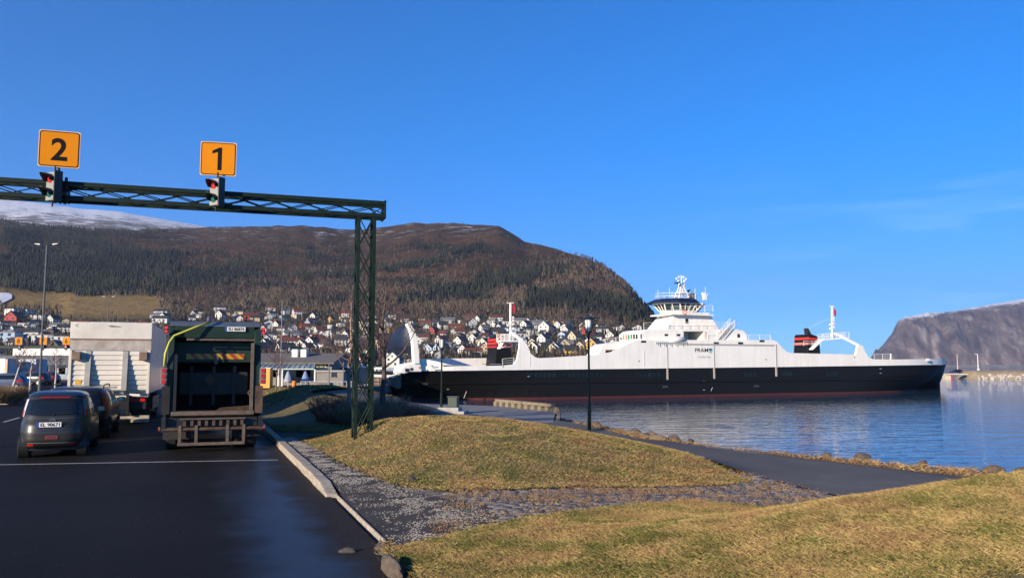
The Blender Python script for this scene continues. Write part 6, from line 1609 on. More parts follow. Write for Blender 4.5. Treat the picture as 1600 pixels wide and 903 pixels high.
# orange booth, bin, parasols
def gp(px_, py_, z=0.): return G(px_, py_, z)
b = P(416, 600, 80); t = thing('orange_booth', 'bright orange ticket booth beside the right edge of the garbage truck', 'booth', (b.x, b.y, 0))
hb = P(416, 575.5, 80).z; mb = MB(); mb.bb(-.5, .5, -.5, .5, 0, hb); mb.build('panel', mat('booth_orange', (.75, .30, .03), .5, var=.1), t, bevel=.06); mb = MB(); mb.bb(-.55, .55, -.55, .55, hb, hb + .08); mb.build('roof', m_trim, t)
b = P(459.5, 607, 62); zb_g = P(459.5, 606, 62).z; 
zg_ = 0.0
t = thing('litter_bin', 'orange litter bin on a post on the grass in front of the parasols', 'bin', (b.x, b.y, P(459.5, 606.5, 62).z)); hh = P(459.5, 595, 62).z - P(459.5, 606.5, 62).z
mb = MB(); mb.lathe([(.14, 0), (.15, hh * .2), (.17, hh * .9), (.14, hh)], n=14); mb.build('bucket', mat('bin_orange', (.72, .20, .02), .5), t); mb = MB(); mb.tube((0, 0, -1.4), (0, 0, 0), .04, 6); mb.build('post', m_black, t)
for (pxv, lb) in ((450, 'closed blue and white parasol left of the second one, under the glass canopy edge'), (477, 'closed blue parasol standing further right under the glass canopy edge')):
    b = P(pxv, 597, 84); z1 = P(pxv, 581, 84).z; t = thing('parasol', lb, 'parasol', (b.x, b.y, 0))
    mb = MB(); mb.lathe([(.42, .55), (.30, z1 * .7), (.12, z1), (.03, z1 + .1)], n=10); mb.build('canopy', mat('parasol_blue', (.16, .22, .36), .8, var=.2) if pxv > 460 else mat('parasol_pale', (.26, .29, .36), .8, var=.3), t)
    mb = MB(); mb.tube((0, 0, 0), (0, 0, z1), .03, 6); mb.build('pole', m_trim, t)
# stone wall and railings by the shore
wl = [P(482, 603, 66), P(500, 603, 66), P(516, 605, 64)]; mb = MB(); mb.prism([(P(478, 604, 66).x, -.2), (P(484, 604, 66).x, P(484, 597.5, 66).z), (P(515, 604, 66).x, P(515, 598, 66).z), (P(517, 604, 66).x, -.4)], 66, 67.2, 'y')
tag(mb.build('stone_wall', mat('wall_stone', (.19, .16, .125), .9, var=.45, scale=2.2, bump=.05)), 'rough brown stone retaining wall between the grass ridge and the quay hut', 'wall')
t = thing('quay_railing', 'galvanised railing along the quay below the grey hut', 'railing', (0, 0, 0)); mb = MB(); a, b = P(470, 596, 78), P(556, 596, 78)
for h in (0, .45): mb.tube((a.x, 78, a.z - h), (b.x, 78, a.z - h), .04, 4)
for k in range(13): x = a.x + (b.x - a.x) * k / 12; mb.bar((x, 78, -.1), (x, 78, a.z), .06, .06)
mb.build('rails', m_galv, t)
for (pxv, y0, y1, lb) in ((438, 600, 470, 'thin tall grey flagpole above the harbour shop roof'), (513.5, 612, 568, 'short grey pole in front of the quay hut, left one'), (536, 612, 566, 'short grey pole at the right end of the quay hut')):
    Yp = 60; b = P(pxv, y0, Yp); z1 = P(pxv, y1, Yp).z; o = MB().lathe([(.05, -.5), (.04, z1)], (0, 0, 0), 6).build('grey_pole', mat('dull_pole', (.13, .13, .13), .6)); o.location = (b.x, Yp, 0); tag(o, lb, 'pole')
for (pxv, lb) in ((563, 'white upright bollard post left of the gantry post foot'),):
    pass
# green roofed pier shed & crane-like striped gear behind the gantry post
YG = 135
t = thing('pier_shed', 'green panelled pier shed with a white flat roof, seen behind the gantry post', 'building', (0, 0, 0)); a, b = P(566, 590, YG), P(618, 590, YG); zt_ = P(590, 577, YG).z
mb = MB(); mb.bb(a.x, b.x, YG, YG + 8, -2.6, zt_); mb.build('wall', mat('shed_green', (.03, .09, .06), .6, var=.3, scale=.8), t)
mb = MB(); mb.bb(a.x - .3, b.x + .3, YG - .3, YG + 8.3, zt_, zt_ + .35); mb.build('roof', m_trim, t)
for k in range(9): x = a.x + (b.x - a.x) * (k + .5) / 9; mb = MB(); mb.bb(x - .12, x + .12, YG - .12, YG, -1, zt_ - .05); mb.build('post', m_trim, t)
t = thing('striped_barrier', 'raised red and white road barrier seen through the gantry post', 'barrier', (0, 0, 0)); a, b = P(571, 588, 104), P(561, 556, 104)
for k in range(8):
    mb = MB(); mb.bar(a.lerp(b, k / 8), a.lerp(b, (k + 1) / 8), .14, .14); mb.build('stripe', mat('bar_red', (.5, .03, .03), .5) if k % 2 else m_trim, t)
mb = MB(); mb.bb(a.x - .25, a.x + .25, 103.8, 104.3, -.1, a.z + .1); mb.build('barrier_base', m_galv, t)

# ---- far lane gantry with signs 8 7 6
YF = 88.
t = thing('lane_gantry', 'distant dark lane gantry carrying signs 8, 7 and 6 over the car park', 'gantry', (0, YF, 0))
zb_ = P(60, 541.5, YF).z
mb = MB(); mb.bb(P(-60, 540, YF).x, P(140, 540, YF).x, -.1, .1, zb_ - .18, zb_ + .10); mb.build('beam', m_green, t)
for xx in (P(-60, 540, YF).x, P(140, 540, YF).x): mb = MB(); mb.bb(xx - .15, xx + .15, -.15, .15, 0, zb_); mb.build('post', m_green, t)
for (pxv, num, lit) in ((30.5, '8', ''), (69, '7', 'red'), (105, '6', 'red')):
    p = P(pxv, 539, YF); w = P(pxv, 527, YF).z - P(pxv, 538.5, YF).z
    make_sign('lane_sign', num, (p.x, YF - .2, P(pxv, 538.5, YF).z), w, 0, f'small distant orange square sign reading {num}', 'distant lane number signs', .25)
    make_light((p.x + (.15 if num == '8' else 0), YF - .3, P(pxv, 543, YF).z), 0, f'distant black traffic light under sign {num}' + (', showing red' if lit else ', unlit'), 'distant lane lights', .72, lit)
# ---- far left: flat white-topped hall, trailer, parked cars
YW = 125
hall = thing('flat_hall', 'flat roofed hall with a broad white fascia over dark walls, behind the birches', 'building', (0, 0, 0)); a, b = P(20, 560, YW), P(114, 560, YW); z1, z0 = P(60, 544.5, YW).z, P(60, 555.5, YW).z
mb = MB(); mb.bb(a.x - 14, b.x, YW + .2, YW + 14, 0, z0); mb.build('wall', mat('hall_dark', (.07, .08, .10), .7, var=.15), hall)
mb = MB(); mb.bb(a.x, b.x + .4, YW - .1, YW + 14.4, z0, z1); mb.build('fascia', m_trim, hall)
for k in range(6): x = a.x + 2 + k * 1.35; mb = MB(); mb.bb(x - .5, x + .5, YW + .1, YW + .25, .9, 2.3); mb.build('window', m_win, hall)
for pxv in (52, 95): p = P(pxv, 583, YW); mb = MB(); mb.bb(p.x - 1.1, p.x + 1.1, YW + .1, YW + .24, p.z - .9, p.z + .8); mb.build('poster_panel', mat('panel_blue', (.20, .25, .30), .5, var=.3, scale=2), hall)
t = thing('white_trailer', 'pale grey semi trailer parked at the left edge behind the birches', 'trailer', (0, 0, 0)); a, b = P(-90, 590, 98), P(15, 590, 98); c2 = P(36, 590, 98)
mb = MB(); mb.bb(a.x, b.x, 97, 99.5, 1.1, P(0, 560, 98).z); mb.build('box', mat('trailer_grey', (.50, .51, .52), .5, var=.08), t, bevel=.03); mb = MB(); mb.bb(b.x, b.x + .3, 96.95, 97.3, .9, P(0, 561, 98).z); mb.build('corner_post', mat('post_tan', (.45, .30, .20), .6), t)
mb = MB(); mb.bb(a.x, b.x, 97.2, 99.3, .8, 1.1); mb.build('chassis', m_black, t)
for k in (2, 3.2, 4.4, 16): wheel(t, 0, 0, .5, .3)
for i, o in enumerate([o for o in KIDS[t.name] if o.name.startswith('wheel')]): o.rotation_euler = (0, 0, R(90)); o.location = (b.x - (1.5, 2.8, 4.1, 12)[i], 97.4, 0)
t2 = thing('white_trailer', 'bluish white container trailer parked right of the grey one, behind the leftmost birch', 'trailer', (0, 0, 0))
mb = MB(); mb.bb(P(17.5, 590, 101).x, c2.x, 100.5, 103, 1.0, P(0, 561, 101).z); mb.build('box', mat('trailer_blue', (.46, .48, .50), .5, var=.08), t2, bevel=.03)
for k in range(2): wheel(t2, 0, 0, .5, .3)
for i, o in enumerate([o for o in KIDS[t2.name] if o.name.startswith('wheel')]): o.rotation_euler = (0, 0, R(90)); o.location = (c2.x - (.9, 2.1)[i], 100.9, 0)
def simple_car(x, y, rz, col, name, label, group):
    t = thing('parked_car', label, 'car', (x, y, 0), rz, group)
    B = Body([(.26, .78, .05, 4.2), (.4, .84, -.02, 4.35), (.7, .86, .0, 4.3), (.86, .85, .08, 4.1), (.94, .83, .14, 3.3), (1.2, .74, .4, 2.8), (1.38, .66, .62, 2.5), (1.44, .52, .85, 2.2)], 4.3, 4.5)
    B.mesh(mat(name, col, .3, .2, var=.08, coat=.3), t, nz=16)
    mb = MB(); B.rear_patch(mb, -.8, .8, .98, 1.32, .01, 8, 4); mb.build('rear_window', m_glassd, t)
    for s in (-1, 1):
        mb = MB(); B.side_patch(mb, .55, 3.1, .97, 1.32, s, .012, 8, 4, slope=.3); mb.build('side_window', m_glassd, t)
        mb = MB(); B.rear_patch(mb, s * .8, s * .97, .72, .92, .015, 3, 3); mb.build('tail_lamp', m_tail, t)
        for yy in (.75, 3.4): wheel(t, s * .76, yy, .31, .2)
    return t
for (pxv, Y_, rz, col, nm, lb) in ((34, 78, 95, (.16, .19, .26), 'car_silverblue', 'silver blue parked estate car left of the tall light column'), (45, 74, 100, (.10, .12, .17), 'car_slate', 'slate coloured parked car next to the tall light column'), (66, 96, 80, (.04, .06, .12), 'car_navy', 'navy parked car right of the tall light column'), (77, 92, 85, (.03, .035, .04), 'car_soot', 'nearly black parked car right of the light column, in front of the navy one'), (92, 100, 90, (.10, .03, .03), 'car_maroon', 'maroon parked car left of the white box truck')):
    p = P(pxv, 600, Y_); simple_car(p.x, Y_, R(rz), col, nm, lb, 'cars parked before the flat hall')
o = MB().bb(P(50, 600, 66).x, P(112, 600, 66).x, 70, 70.5, 0, .38).build('low_wall', mat('low_wall_tan', (.30, .24, .17), .9, var=.2, scale=1)); tag(o, 'low tan kerb wall edging the car park, right of the tall light column', 'wall')

# ================================================================ TOWN HOUSES ON THE SLOPE
def hill_at(px_, pyb):
    """ground point of the hill that shows at this pixel"""
    lo, hi = 340., 1900.
    f = lambda Y: None
    cx = px_
    for _ in range(40):
        m_ = (lo + hi) / 2; p = P(px_, pyb, m_); c = 800 + F * p.x / m_; z = float(hill_z(np.array(c), np.array(m_)))
        if z < p.z: lo = m_
        else: hi = m_
    p = P(px_, pyb, (lo + hi) / 2); return p
WALLC = {'white': (.56, .55, .51), 'cream': (.50, .42, .28), 'grey': (.30, .31, .31), 'red': (.33, .045, .03), 'brown': (.10, .065, .045), 'pale blue': (.36, .44, .52), 'ochre': (.45, .28, .08)}
ROOFC = {'dark': (.030, .030, .034), 'rust red': (.12, .036, .022), 'grey': (.12, .12, .125), 'brown': (.075, .05, .038)}
WM = {k: mat('wall_' + k.replace(' ', '_'), v, .8, var=.08, scale=.4) for k, v in WALLC.items()}
RM = {k: mat('roof_' + k.replace(' ', '_'), v, .75, var=.18, scale=.5) for k, v in ROOFC.items()}
HP = {}
def house_meshes(kind, var):
    key = (kind, var)
    if key in HP: return HP[key]
    r = random.Random(hash(key) % 1000 if False else var * 7 + len(kind))
    w, L, h = {'gabled': (7.8, 10.5, 4.3), 'long': (7.5, 13.5, 3.9), 'flat roofed': (9, 13, 4.6)}[kind]
    w *= (1, 1.12, .9)[var]; L *= (1, .9, 1.1)[var]; h *= (1, 1.1, .88)[var]; rise = w * (.46 if kind == 'gabled' else .30)
    wl = MB(); rf = MB(); wn_ = []
    # y axis = ridge, gable faces -y
    if kind == 'flat roofed':
        wl.bb(-w / 2, w / 2, -L / 2, L / 2, -3, h); rf.bb(-w / 2 - .4, w / 2 + .4, -L / 2 - .4, L / 2 + .4, h, h + .35)
    else:
        wl.prism([(-w / 2, -3), (w / 2, -3), (w / 2, h), (0, h + rise), (-w / 2, h)], -L / 2, L / 2, 'y')
        e = .45; k = rise / (w / 2); z0 = h - e * k
        rf.prism([(-w / 2 - e, z0), (0, h + rise + .02), (w / 2 + e, z0), (w / 2 + e, z0 + .28), (0, h + rise + .34), (-w / 2 - e, z0 + .28)], -L / 2 - .5, L / 2 + .5, 'y')
        rf.bb(.8, 1.4, L * .1, L * .1 + .6, h + rise * .5, h + rise + .9)
    def wdw(face, u, z, ww=1.1, hh=1.25):
        m_ = MB()
        if face == 'g': m_.bb(u - ww / 2, u + ww / 2, -L / 2 - .05, -L / 2 + .05, z - hh / 2, z + hh / 2)
        else: s = 1 if face == 'r' else -1; m_.bb(min(s * (w / 2 - .05), s * (w / 2 + .05)), max(s * (w / 2 - .05), s * (w / 2 + .05)), u - ww / 2, u + ww / 2, z - hh / 2, z + hh / 2)
        wn_.append(m_)
    for z in ((1.5, 3.9) if h > 4.2 else (2.1,)):
        for u in (-w * .25, w * .22): wdw('g', u, z)
        for f in ('l', 'r'):
            for u in (-L * .3, L * .02, L * .3): wdw(f, u, z, 1.3)
    if kind == 'gabled': wdw('g', 0, h + rise * .35, .9, .9)
    def me(mb, nm):
        o = mb.build(nm, m_win); m_ = o.data; bpy.data.objects.remove(o); return m_
    HP[key] = (me(wl, 'wall'), me(rf, 'roof'), [me(x, 'window') for x in wn_], (w, L, h))
    return HP[key]
MC = {}
def with_mat(me, m):
    k = (me.name, m.name)
    if k not in MC: c = me.copy(); c.materials.clear(); c.materials.append(m); MC[k] = c
    return MC[k]
HOUSES = []
def house(px_, pyb, kind, wc, rc, yaw, var=0, sc=1., extra=None):
    p = hill_at(px_, pyb); HOUSES.append(dict(px=px_, py=pyb, kind=kind, wc=wc, rc=rc, yaw=yaw, var=var, sc=sc, p=p, extra=extra))
# the ones that can be told apart in the photograph
HL = [(775, 502, 'long', 'white', 'rust red', 80, 0, 1.05), (733, 500, 'long', 'brown', 'rust red', 85, 0, 1.), (812, 507, 'long', 'grey', 'grey', 95, 0, 1.05), (842, 510, 'long', 'grey', 'grey', 95, 0, 1.),
 (876, 509, 'long', 'ochre', 'brown', 80, 0, 1.05), (852, 519, 'gabled', 'white', 'grey', 20, 1, 1.15), (917, 522, 'gabled', 'red', 'rust red', 60, 0, .8), (740, 511, 'gabled', 'grey', 'dark', 5, 1, 1.),
 (678, 521, 'gabled', 'red', 'dark', 30, 0, .8), (700, 506, 'long', 'grey', 'grey', 90, 0, 1.1), (664, 510, 'long', 'brown', 'rust red', 90, 0, 1.), (712, 517, 'long', 'brown', 'rust red', 90, 0, 1.1), (717, 524, 'gabled', 'white', 'rust red', 70, 0, .85),
 (733, 528, 'gabled', 'cream', 'dark', -15, 0, .8), (741, 536, 'gabled', 'white', 'dark', 20, 0, .95), (752, 538, 'gabled', 'cream', 'dark', -18, 0, .95), (715, 537, 'gabled', 'ochre', 'dark', 25, 0, .7), (690, 537, 'gabled', 'white', 'rust red', 40, 0, .85), (659, 533, 'long', 'white', 'rust red', 80, 0, .85),
 (708, 551, 'flat roofed', 'grey', 'grey', 35, 0, .7), (690, 553, 'gabled', 'pale blue', 'dark', 45, 0, .9), (727, 555, 'gabled', 'white', 'rust red', 25, 0, .85), (740, 556, 'long', 'grey', 'rust red', 80, 0, .8), (754, 553, 'gabled', 'cream', 'rust red', -10, 0, .9), (671, 552, 'gabled', 'pale blue', 'grey', 15, 0, .8), (660, 551, 'gabled', 'cream', 'dark', -20, 0, .8),
 (899, 534, 'gabled', 'cream', 'brown', 45, 1, .95), (882, 529, 'long', 'pale blue', 'grey', 30, 0, .9), (906, 549, 'gabled', 'cream', 'dark', 10, 0, .85), (878, 549, 'gabled', 'cream', 'dark', -15, 1, 1.), (868, 551, 'gabled', 'white', 'grey', 20, 0, .9), (833, 551, 'gabled', 'white', 'dark', 12, 0, .95), (850, 537, 'gabled', 'white', 'dark', 35, 1, .9), (862, 552, 'gabled', 'cream', 'dark', 10, 0, .8), (930, 549, 'gabled', 'white', 'dark', 5, 0, .7), (953, 531, 'gabled', 'white', 'dark', 10, 0, .9), (887, 521, 'gabled', 'white', 'dark', 40, 0, .85), (832, 541, 'gabled', 'cream', 'dark', 10, 0, .75), (855, 530, 'gabled', 'white', 'dark', 30, 0, .75),
 (821, 512, 'gabled', 'white', 'dark', 30, 0, .9), (783, 520, 'gabled', 'white', 'grey', 30, 0, 1.), (800, 520, 'flat roofed', 'pale blue', 'grey', 80, 0, 1.),
 (572, 563, 'gabled', 'white', 'dark', 0, 0, .8), (616, 573, 'gabled', 'white', 'grey', 5, 0, .9), (446, 555, 'gabled', 'white', 'dark', 50, 0, .95), (462, 560, 'gabled', 'pale blue', 'dark', 40, 0, .8), (491, 556, 'flat roofed', 'brown', 'grey', 85, 0, .9),
 (345, 499, 'gabled', 'white', 'brown', 10, 1, 1.05), (344, 486, 'long', 'white', 'dark', 75, 0, 1.), (251, 504, 'long', 'white', 'dark', 85, 0, 1.05), (252, 492, 'long', 'white', 'dark', 85, 0, 1.), (308, 496, 'long', 'white', 'grey', 85, 0, .7), (392, 499, 'long', 'red', 'rust red', 70, 0, 1.15), (315, 491, 'flat roofed', 'cream', 'grey', 85, 0, .5),
 (423, 485, 'long', 'white', 'rust red', 80, 0, .8), (464, 493, 'gabled', 'white', 'rust red', 60, 1, .95), (444, 498, 'flat roofed', 'grey', 'grey', 40, 0, .7), (518, 504, 'gabled', 'ochre', 'dark', 15, 0, .8), (435, 513, 'gabled', 'white', 'rust red', 25, 0, .9), (455, 528, 'long', 'white', 'grey', 60, 0, .95), (488, 521, 'gabled', 'white', 'rust red', -15, 0, .85), (500, 522, 'gabled', 'white', 'rust red', 50, 0, .9), (455, 542, 'long', 'white', 'rust red', 75, 0, 1.1), (488, 542, 'gabled', 'white', 'rust red', 20, 0, .95), (497, 538, 'gabled', 'white', 'rust red', 50, 0, .85),
 (24, 493, 'flat roofed', 'white', 'dark', 20, 1, 1.25), (44, 493, 'flat roofed', 'white', 'dark', 20, 1, 1.1), (60, 500, 'flat roofed', 'white', 'dark', 75, 0, 1.), (23, 507, 'gabled', 'red', 'brown', 5, 1, 1.35), (84, 505, 'gabled', 'white', 'dark', 15, 0, 1.), (90, 514, 'long', 'white', 'grey', 85, 0, .9),
 (70, 537, 'flat roofed', 'white', 'grey', 78, 1, 1.2), (95, 538, 'flat roofed', 'white', 'grey', 78, 1, 1.1), (45, 528, 'long', 'white', 'dark', 80, 0, 1.2), (8, 536, 'flat roofed', 'pale blue', 'grey', 80, 1, 1.5), (30, 536, 'flat roofed', 'pale blue', 'dark', 80, 0, .8)]
for h_ in HL: house(*h_[:6], h_[6], h_[7])
# and the fill between them
placed = [(h['p'].x, h['p'].y, 8.5) for h in HOUSES]
def hidden(a, b):
    if 106 < a < 250 and b > 503: return True
    if 246 < a < 410 and b > 503: return True
    if 640 < a < 845 and b > 562: return True
    if 800 < a < 842 and b > 540: return True
    if 845 <= a < 925 and b > 558: return True
    if 925 <= a < 965 and b > 548 or 965 <= a and b > 520: return True
    if 757 < a < 800 and b > 530: return True
    if 605 < a < 648 and 515 < b < 550: return True
    if 395 < a < 560 and b > 566: return True
    return False
rr = random.Random(11); tries = 0
def clear_of(a, b): return all((a - x) ** 2 + (b - y) ** 2 > d * d for x, y, d in placed)
while len(HOUSES) < 288 and tries < 60000:
    tries += 1; Y_ = rr.uniform(385, 850); c = rr.uniform(-20, 1004); pyb = float(hill_py(np.array(c), np.array(Y_)))
    top = lerp_tab([(-50, 500), (60, 503), (105, 503), (110, 503), (240, 500), (255, 492), (400, 489), (600, 497), (800, 503), (1005, 515)], c)
    if pyb < top or hidden(c, pyb): continue
    if 105 < c < 240: continue
    x = (c - 800) / F * Y_
    if any((x - a) ** 2 + (Y_ - b) ** 2 < (13.5) ** 2 for a, b, d in placed): continue
    if c < 560 and c > 30 and Y_ < 410: continue
    placed.append((x, Y_, 8.5)); kind = rr.choices(['gabled', 'long', 'flat roofed'], [.56, .38, .06] if c > 560 else [.38, .54, .08])[0]
    wc = rr.choices(list(WALLC), [.60, .12, .10, .03, .09, .03, .03])[0]; rc = rr.choices(list(ROOFC), [.66, .08, .14, .12])[0]
    yaw = rr.choice([rr.gauss(10, 16), rr.gauss(35, 14), rr.gauss(80, 12), rr.gauss(-25, 12)])
    house(c, pyb, kind, wc, rc, yaw, rr.randrange(3), rr.uniform(.62, .92))
# labels: look, then place among the landmarks, then order from the left
def region(h):
    a, b = h['px'], h['py']
    col = ('at the far left end of the hillside town' if a < 105 else 'above the two waiting trucks' if a < 402 else 'between the garbage truck and the gantry post' if a < 552 else 'between the gantry post and the raised bow visor' if a < 640 else 'above the low stern deck, left of the ferry funnel' if a < 760 else 'between the left ferry mast and the lantern' if a < 920 else 'between the lantern and the ferry bridge')
    row = 'top rows' if b < 512 else 'middle rows' if b < 535 else 'lowest rows'
    return col, row
from collections import defaultdict
ORD = ['leftmost', 'second from left', 'third from left', 'fourth from left', 'fifth from left', 'sixth from left', 'seventh from left', 'eighth from left', 'ninth from left', 'tenth from left', 'eleventh from left', 'twelfth from left', 'thirteenth from left', 'fourteenth from left', 'fifteenth from left', 'sixteenth from left', 'seventeenth from left', 'eighteenth from left', 'nineteenth from left', 'twentieth from left']
SH_ = {'at the far left end of the hillside town': 'far left of town', 'above the two waiting trucks': 'above the trucks', 'between the garbage truck and the gantry post': 'left of gantry post', 'between the gantry post and the raised bow visor': 'by the bow visor', 'above the low stern deck, left of the ferry funnel': 'left of ferry funnel', 'between the left ferry mast and the lantern': 'between ferry mast and lantern', 'between the lantern and the ferry bridge': 'left of ferry bridge'}
cls = defaultdict(list)
for h in HOUSES:
    col, row = region(h); look = f"{h['wc']} {h['kind']} house, {h['rc']} roof".replace('flat roofed', 'flat').replace('rust red', 'rusty').replace('pale blue', 'bluish'); h['base'] = (look, row, SH_[col]); cls[h['base']].append(h)
used = set()
for k, lst in cls.items():
    lst.sort(key=lambda h: h['px'])
    for i, h in enumerate(lst): h['label'] = f"{k[0]}, {k[1]} {k[2]}" + ('' if len(lst) == 1 else f", {ORD[i]}")
for h in HOUSES:
    wm, rm, wins, dims = house_meshes(h['kind'], h['var']); p = h['p']; c = 800 + F * p.x / p.y; z = float(hill_z(np.array(c), np.array(p.y)))
    t = thing('house', h['label'], 'house', (p.x, p.y, z), R(-h['yaw']), 'houses of the hillside town'); t.scale = (h['sc'] * .90,) * 3
    def kid(me, nm):
        o = bpy.data.objects.new(nm, me); COL.objects.link(o); setpar(o, t)
    kid(with_mat(wm, WM[h['wc']]), 'wall'); kid(with_mat(rm, RM[h['rc']]), 'roof')
    for w in wins: kid(w, 'window')

# ================================================================ FOREST ON THE HILL
def conifers(name, X, Y, Z, Hh, m, label, nmat=None):
    n = len(X); tiers = 4; k = 5; V = []; Fs = []
    Xs, Ys, Zs, Hs = map(np.asarray, (X, Y, Z, Hh)); rad = Hs * rng.uniform(.17, .25, n)
    vs = []; fs = []; off = 0
    for t in range(tiers):
        f0 = .10 + .21 * t; f1 = min(1.0, f0 + .42); rr_ = rad * (1 - f0 * .92)
        a0 = rng.uniform(0, 6.28, n); ring = []
        for j in range(k):
            a = a0 + j * 6.283 / k; q = rr_ * rng.uniform(.55, 1.3, n); ring.append(np.stack([Xs + np.cos(a) * q, Ys + np.sin(a) * q, Zs + Hs * (f0 + rng.uniform(-.05, .05, n))], 1))
        apex = np.stack([Xs + rng.normal(0, .02, n) * Hs, Ys, Zs + Hs * f1], 1)
        allv = np.concatenate(ring + [apex]); vs.append(allv); i = np.arange(n)
        for j in range(k): fs.append(np.stack([off + j * n + i, off + ((j + 1) % k) * n + i, off + k * n + i], 1))
        off += (k + 1) * n
    F_ = np.concatenate(fs); t = np.tile(np.digitize(fbm(Xs / 60, Ys / 60, 3) + rng.normal(0, .09, n), [.45, .56]), tiers * k)
    o = fast_mesh(name, np.concatenate(vs), F_, m, False, t); return tag(o, label, 'forest', kind='stuff')
def birches(name, X, Y, Z, Hh, mats, label, per=16):
    n = len(X); fs = []; vs = []; Xs, Ys, Zs, Hs = map(np.asarray, (X, Y, Z, Hh))
    N_ = n * per; idx = np.repeat(np.arange(n), per); r = rng
    a = r.uniform(0, 6.283, N_); q = r.uniform(.02, .24, N_) * Hs[idx]; z0 = Zs[idx] + Hs[idx] * r.uniform(.05, .45, N_); z1 = Zs[idx] + Hs[idx] * np.clip(r.uniform(.45, 1.05, N_) - q / Hs[idx] * .5, .3, 1.1)
    x0 = Xs[idx] + np.cos(a) * q * .35; y0 = Ys[idx] + np.sin(a) * q * .35; x1 = Xs[idx] + np.cos(a) * q; y1 = Ys[idx] + np.sin(a) * q; w = r.uniform(.10, .34, N_) * Hs[idx] / 9
    wx, wy = np.cos(a + 1.57) * w, np.sin(a + 1.57) * w
    A = np.stack([x0, y0, z0], 1); B = np.stack([x1 + wx, y1 + wy, z1], 1); C_ = np.stack([x1 - wx, y1 - wy, z1 - .12 * Hs[idx]], 1)
    i = np.arange(N_); Fc = np.stack([i, i + N_, i + 2 * N_], 1); t = (np.digitize(fbm(Xs / 70 + 40, Ys / 70, 3) + rng.normal(0, .08, n), [.43, .55]))[idx]
    tv = MB()
    # trunks
    A2 = np.stack([Xs - .16, Ys, Zs], 1); B2 = np.stack([Xs + .16, Ys, Zs], 1); C2 = np.stack([Xs, Ys, Zs + Hs * .8], 1); j = np.arange(n) + 3 * N_
    Fc = np.concatenate([Fc, np.stack([j, j + n, j + 2 * n], 1)]); t = np.concatenate([t, np.full(n, 3)])
    o = fast_mesh(name, np.concatenate([A, B, C_, A2, B2, C2]), Fc, mats, False, t); return tag(o, label, 'forest', kind='stuff')
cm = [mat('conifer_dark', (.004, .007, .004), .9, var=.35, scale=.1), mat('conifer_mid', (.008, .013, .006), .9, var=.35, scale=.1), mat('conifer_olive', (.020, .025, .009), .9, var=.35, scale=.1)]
bm_ = [mat('birch_purple', (.060, .036, .031), .95, var=.3, scale=.1), mat('birch_brown', (.080, .052, .038), .95, var=.3, scale=.1), mat('birch_tan', (.115, .082, .052), .95, var=.3, scale=.1), mat('birch_stem', (.34, .31, .27), .9)]
N_ = 150000
Cc = rng.uniform(-60, 1060, N_); Yy = rng.uniform(380, 2050, N_); Pp = hill_py(Cc, Yy); dr = lerp_tab(RDIST, Cc); tt_ = lerp_tab(TTOP, Cc)
keep = rng.random(N_) < (Yy / 2050) * .95; xx = (Cc - 800) / F * Yy
def blob(cx, cy, sx, sy): return np.exp(-(((Cc - cx) / sx) ** 2 + ((Pp - cy) / sy) ** 2))
con = np.zeros(N_)
for (cx, cy, sx, sy, a) in ((40, 420, 110, 50, 1.4), (150, 420, 90, 45, 1.3), (230, 410, 70, 28, 1.1), (20, 365, 40, 16, 1.2), (340, 425, 50, 18, .9), (415, 440, 40, 12, .6), (560, 440, 60, 12, .6), (650, 460, 50, 13, 1.), (700, 392, 45, 12, .9), (740, 388, 30, 14, 1.0), (640, 415, 55, 10, .8), (780, 440, 45, 14, .8), (830, 445, 30, 25, .8), (880, 470, 60, 18, 1.2), (950, 480, 60, 20, 1.4), (1000, 500, 40, 16, 1.4), (500, 395, 60, 10, .35), (760, 470, 90, 14, .5), (720, 455, 40, 8, .7), (530, 470, 40, 8, .4), (300, 440, 50, 12, .7), (900, 425, 40, 12, .4), (610, 440, 25, 10, .6)): con += a * blob(cx, cy, sx, sy)
patch = fbm(xx / 70., Yy / 70., 4)
inwood = (Pp < tt_ + 1) & (Yy < dr * 1.0)
pc = np.clip(con * (.04 + 1.15 * sstep(.44, .58, patch + .18 * (con > 1.1))), 0, 1) * inwood
bare_top = sstep(395, 372, Pp + 10 * (patch - .5)) 
pb = np.zeros(N_)
for (cx, cy, sx, sy, a) in ((330, 468, 90, 14, 1.6), (450, 462, 120, 16, 1.5), (560, 470, 90, 18, 1.4), (640, 490, 110, 12, 1.5), (720, 470, 120, 16, 1.3), (830, 440, 90, 18, .5), (900, 425, 60, 18, .6), (960, 450, 40, 20, 1.), (110, 470, 30, 7, .8), (175, 458, 70, 6, 1.), (420, 425, 160, 14, .10), (650, 430, 160, 18, .10), (560, 395, 200, 10, .06), (940, 500, 80, 12, 1.), (260, 478, 60, 8, 1.)): pb += a * blob(cx, cy, sx, sy)
pb = np.clip(pb * (.25 + 1.1 * sstep(.40, .6, 1 - patch)), 0, 1) * inwood * .8
field = (Cc > 95) & (Cc < 245) & (Pp > 463) | (Cc < 110) & (Pp > 458)
u = rng.random(N_); isc = keep & (u < pc) & ~field; isb = keep & ~isc & (rng.random(N_) < pb) & ~field & ~(Cc < 70)
def zs(k): return hill_z(Cc[k], Yy[k]) - .4
def szf(k): return rng.uniform(5.5, 11.5, k.sum()) * (1 - .35 * sstep(400, 360, Pp[k]))
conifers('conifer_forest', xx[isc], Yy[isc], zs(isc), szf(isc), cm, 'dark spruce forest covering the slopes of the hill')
birches('birch_wood', xx[isb], Yy[isb], zs(isb), rng.uniform(6, 10.5, isb.sum()) * (1 - .4 * sstep(420, 370, Pp[isb])), bm_, 'leafless purplish brown birch wood on the slopes above the town')
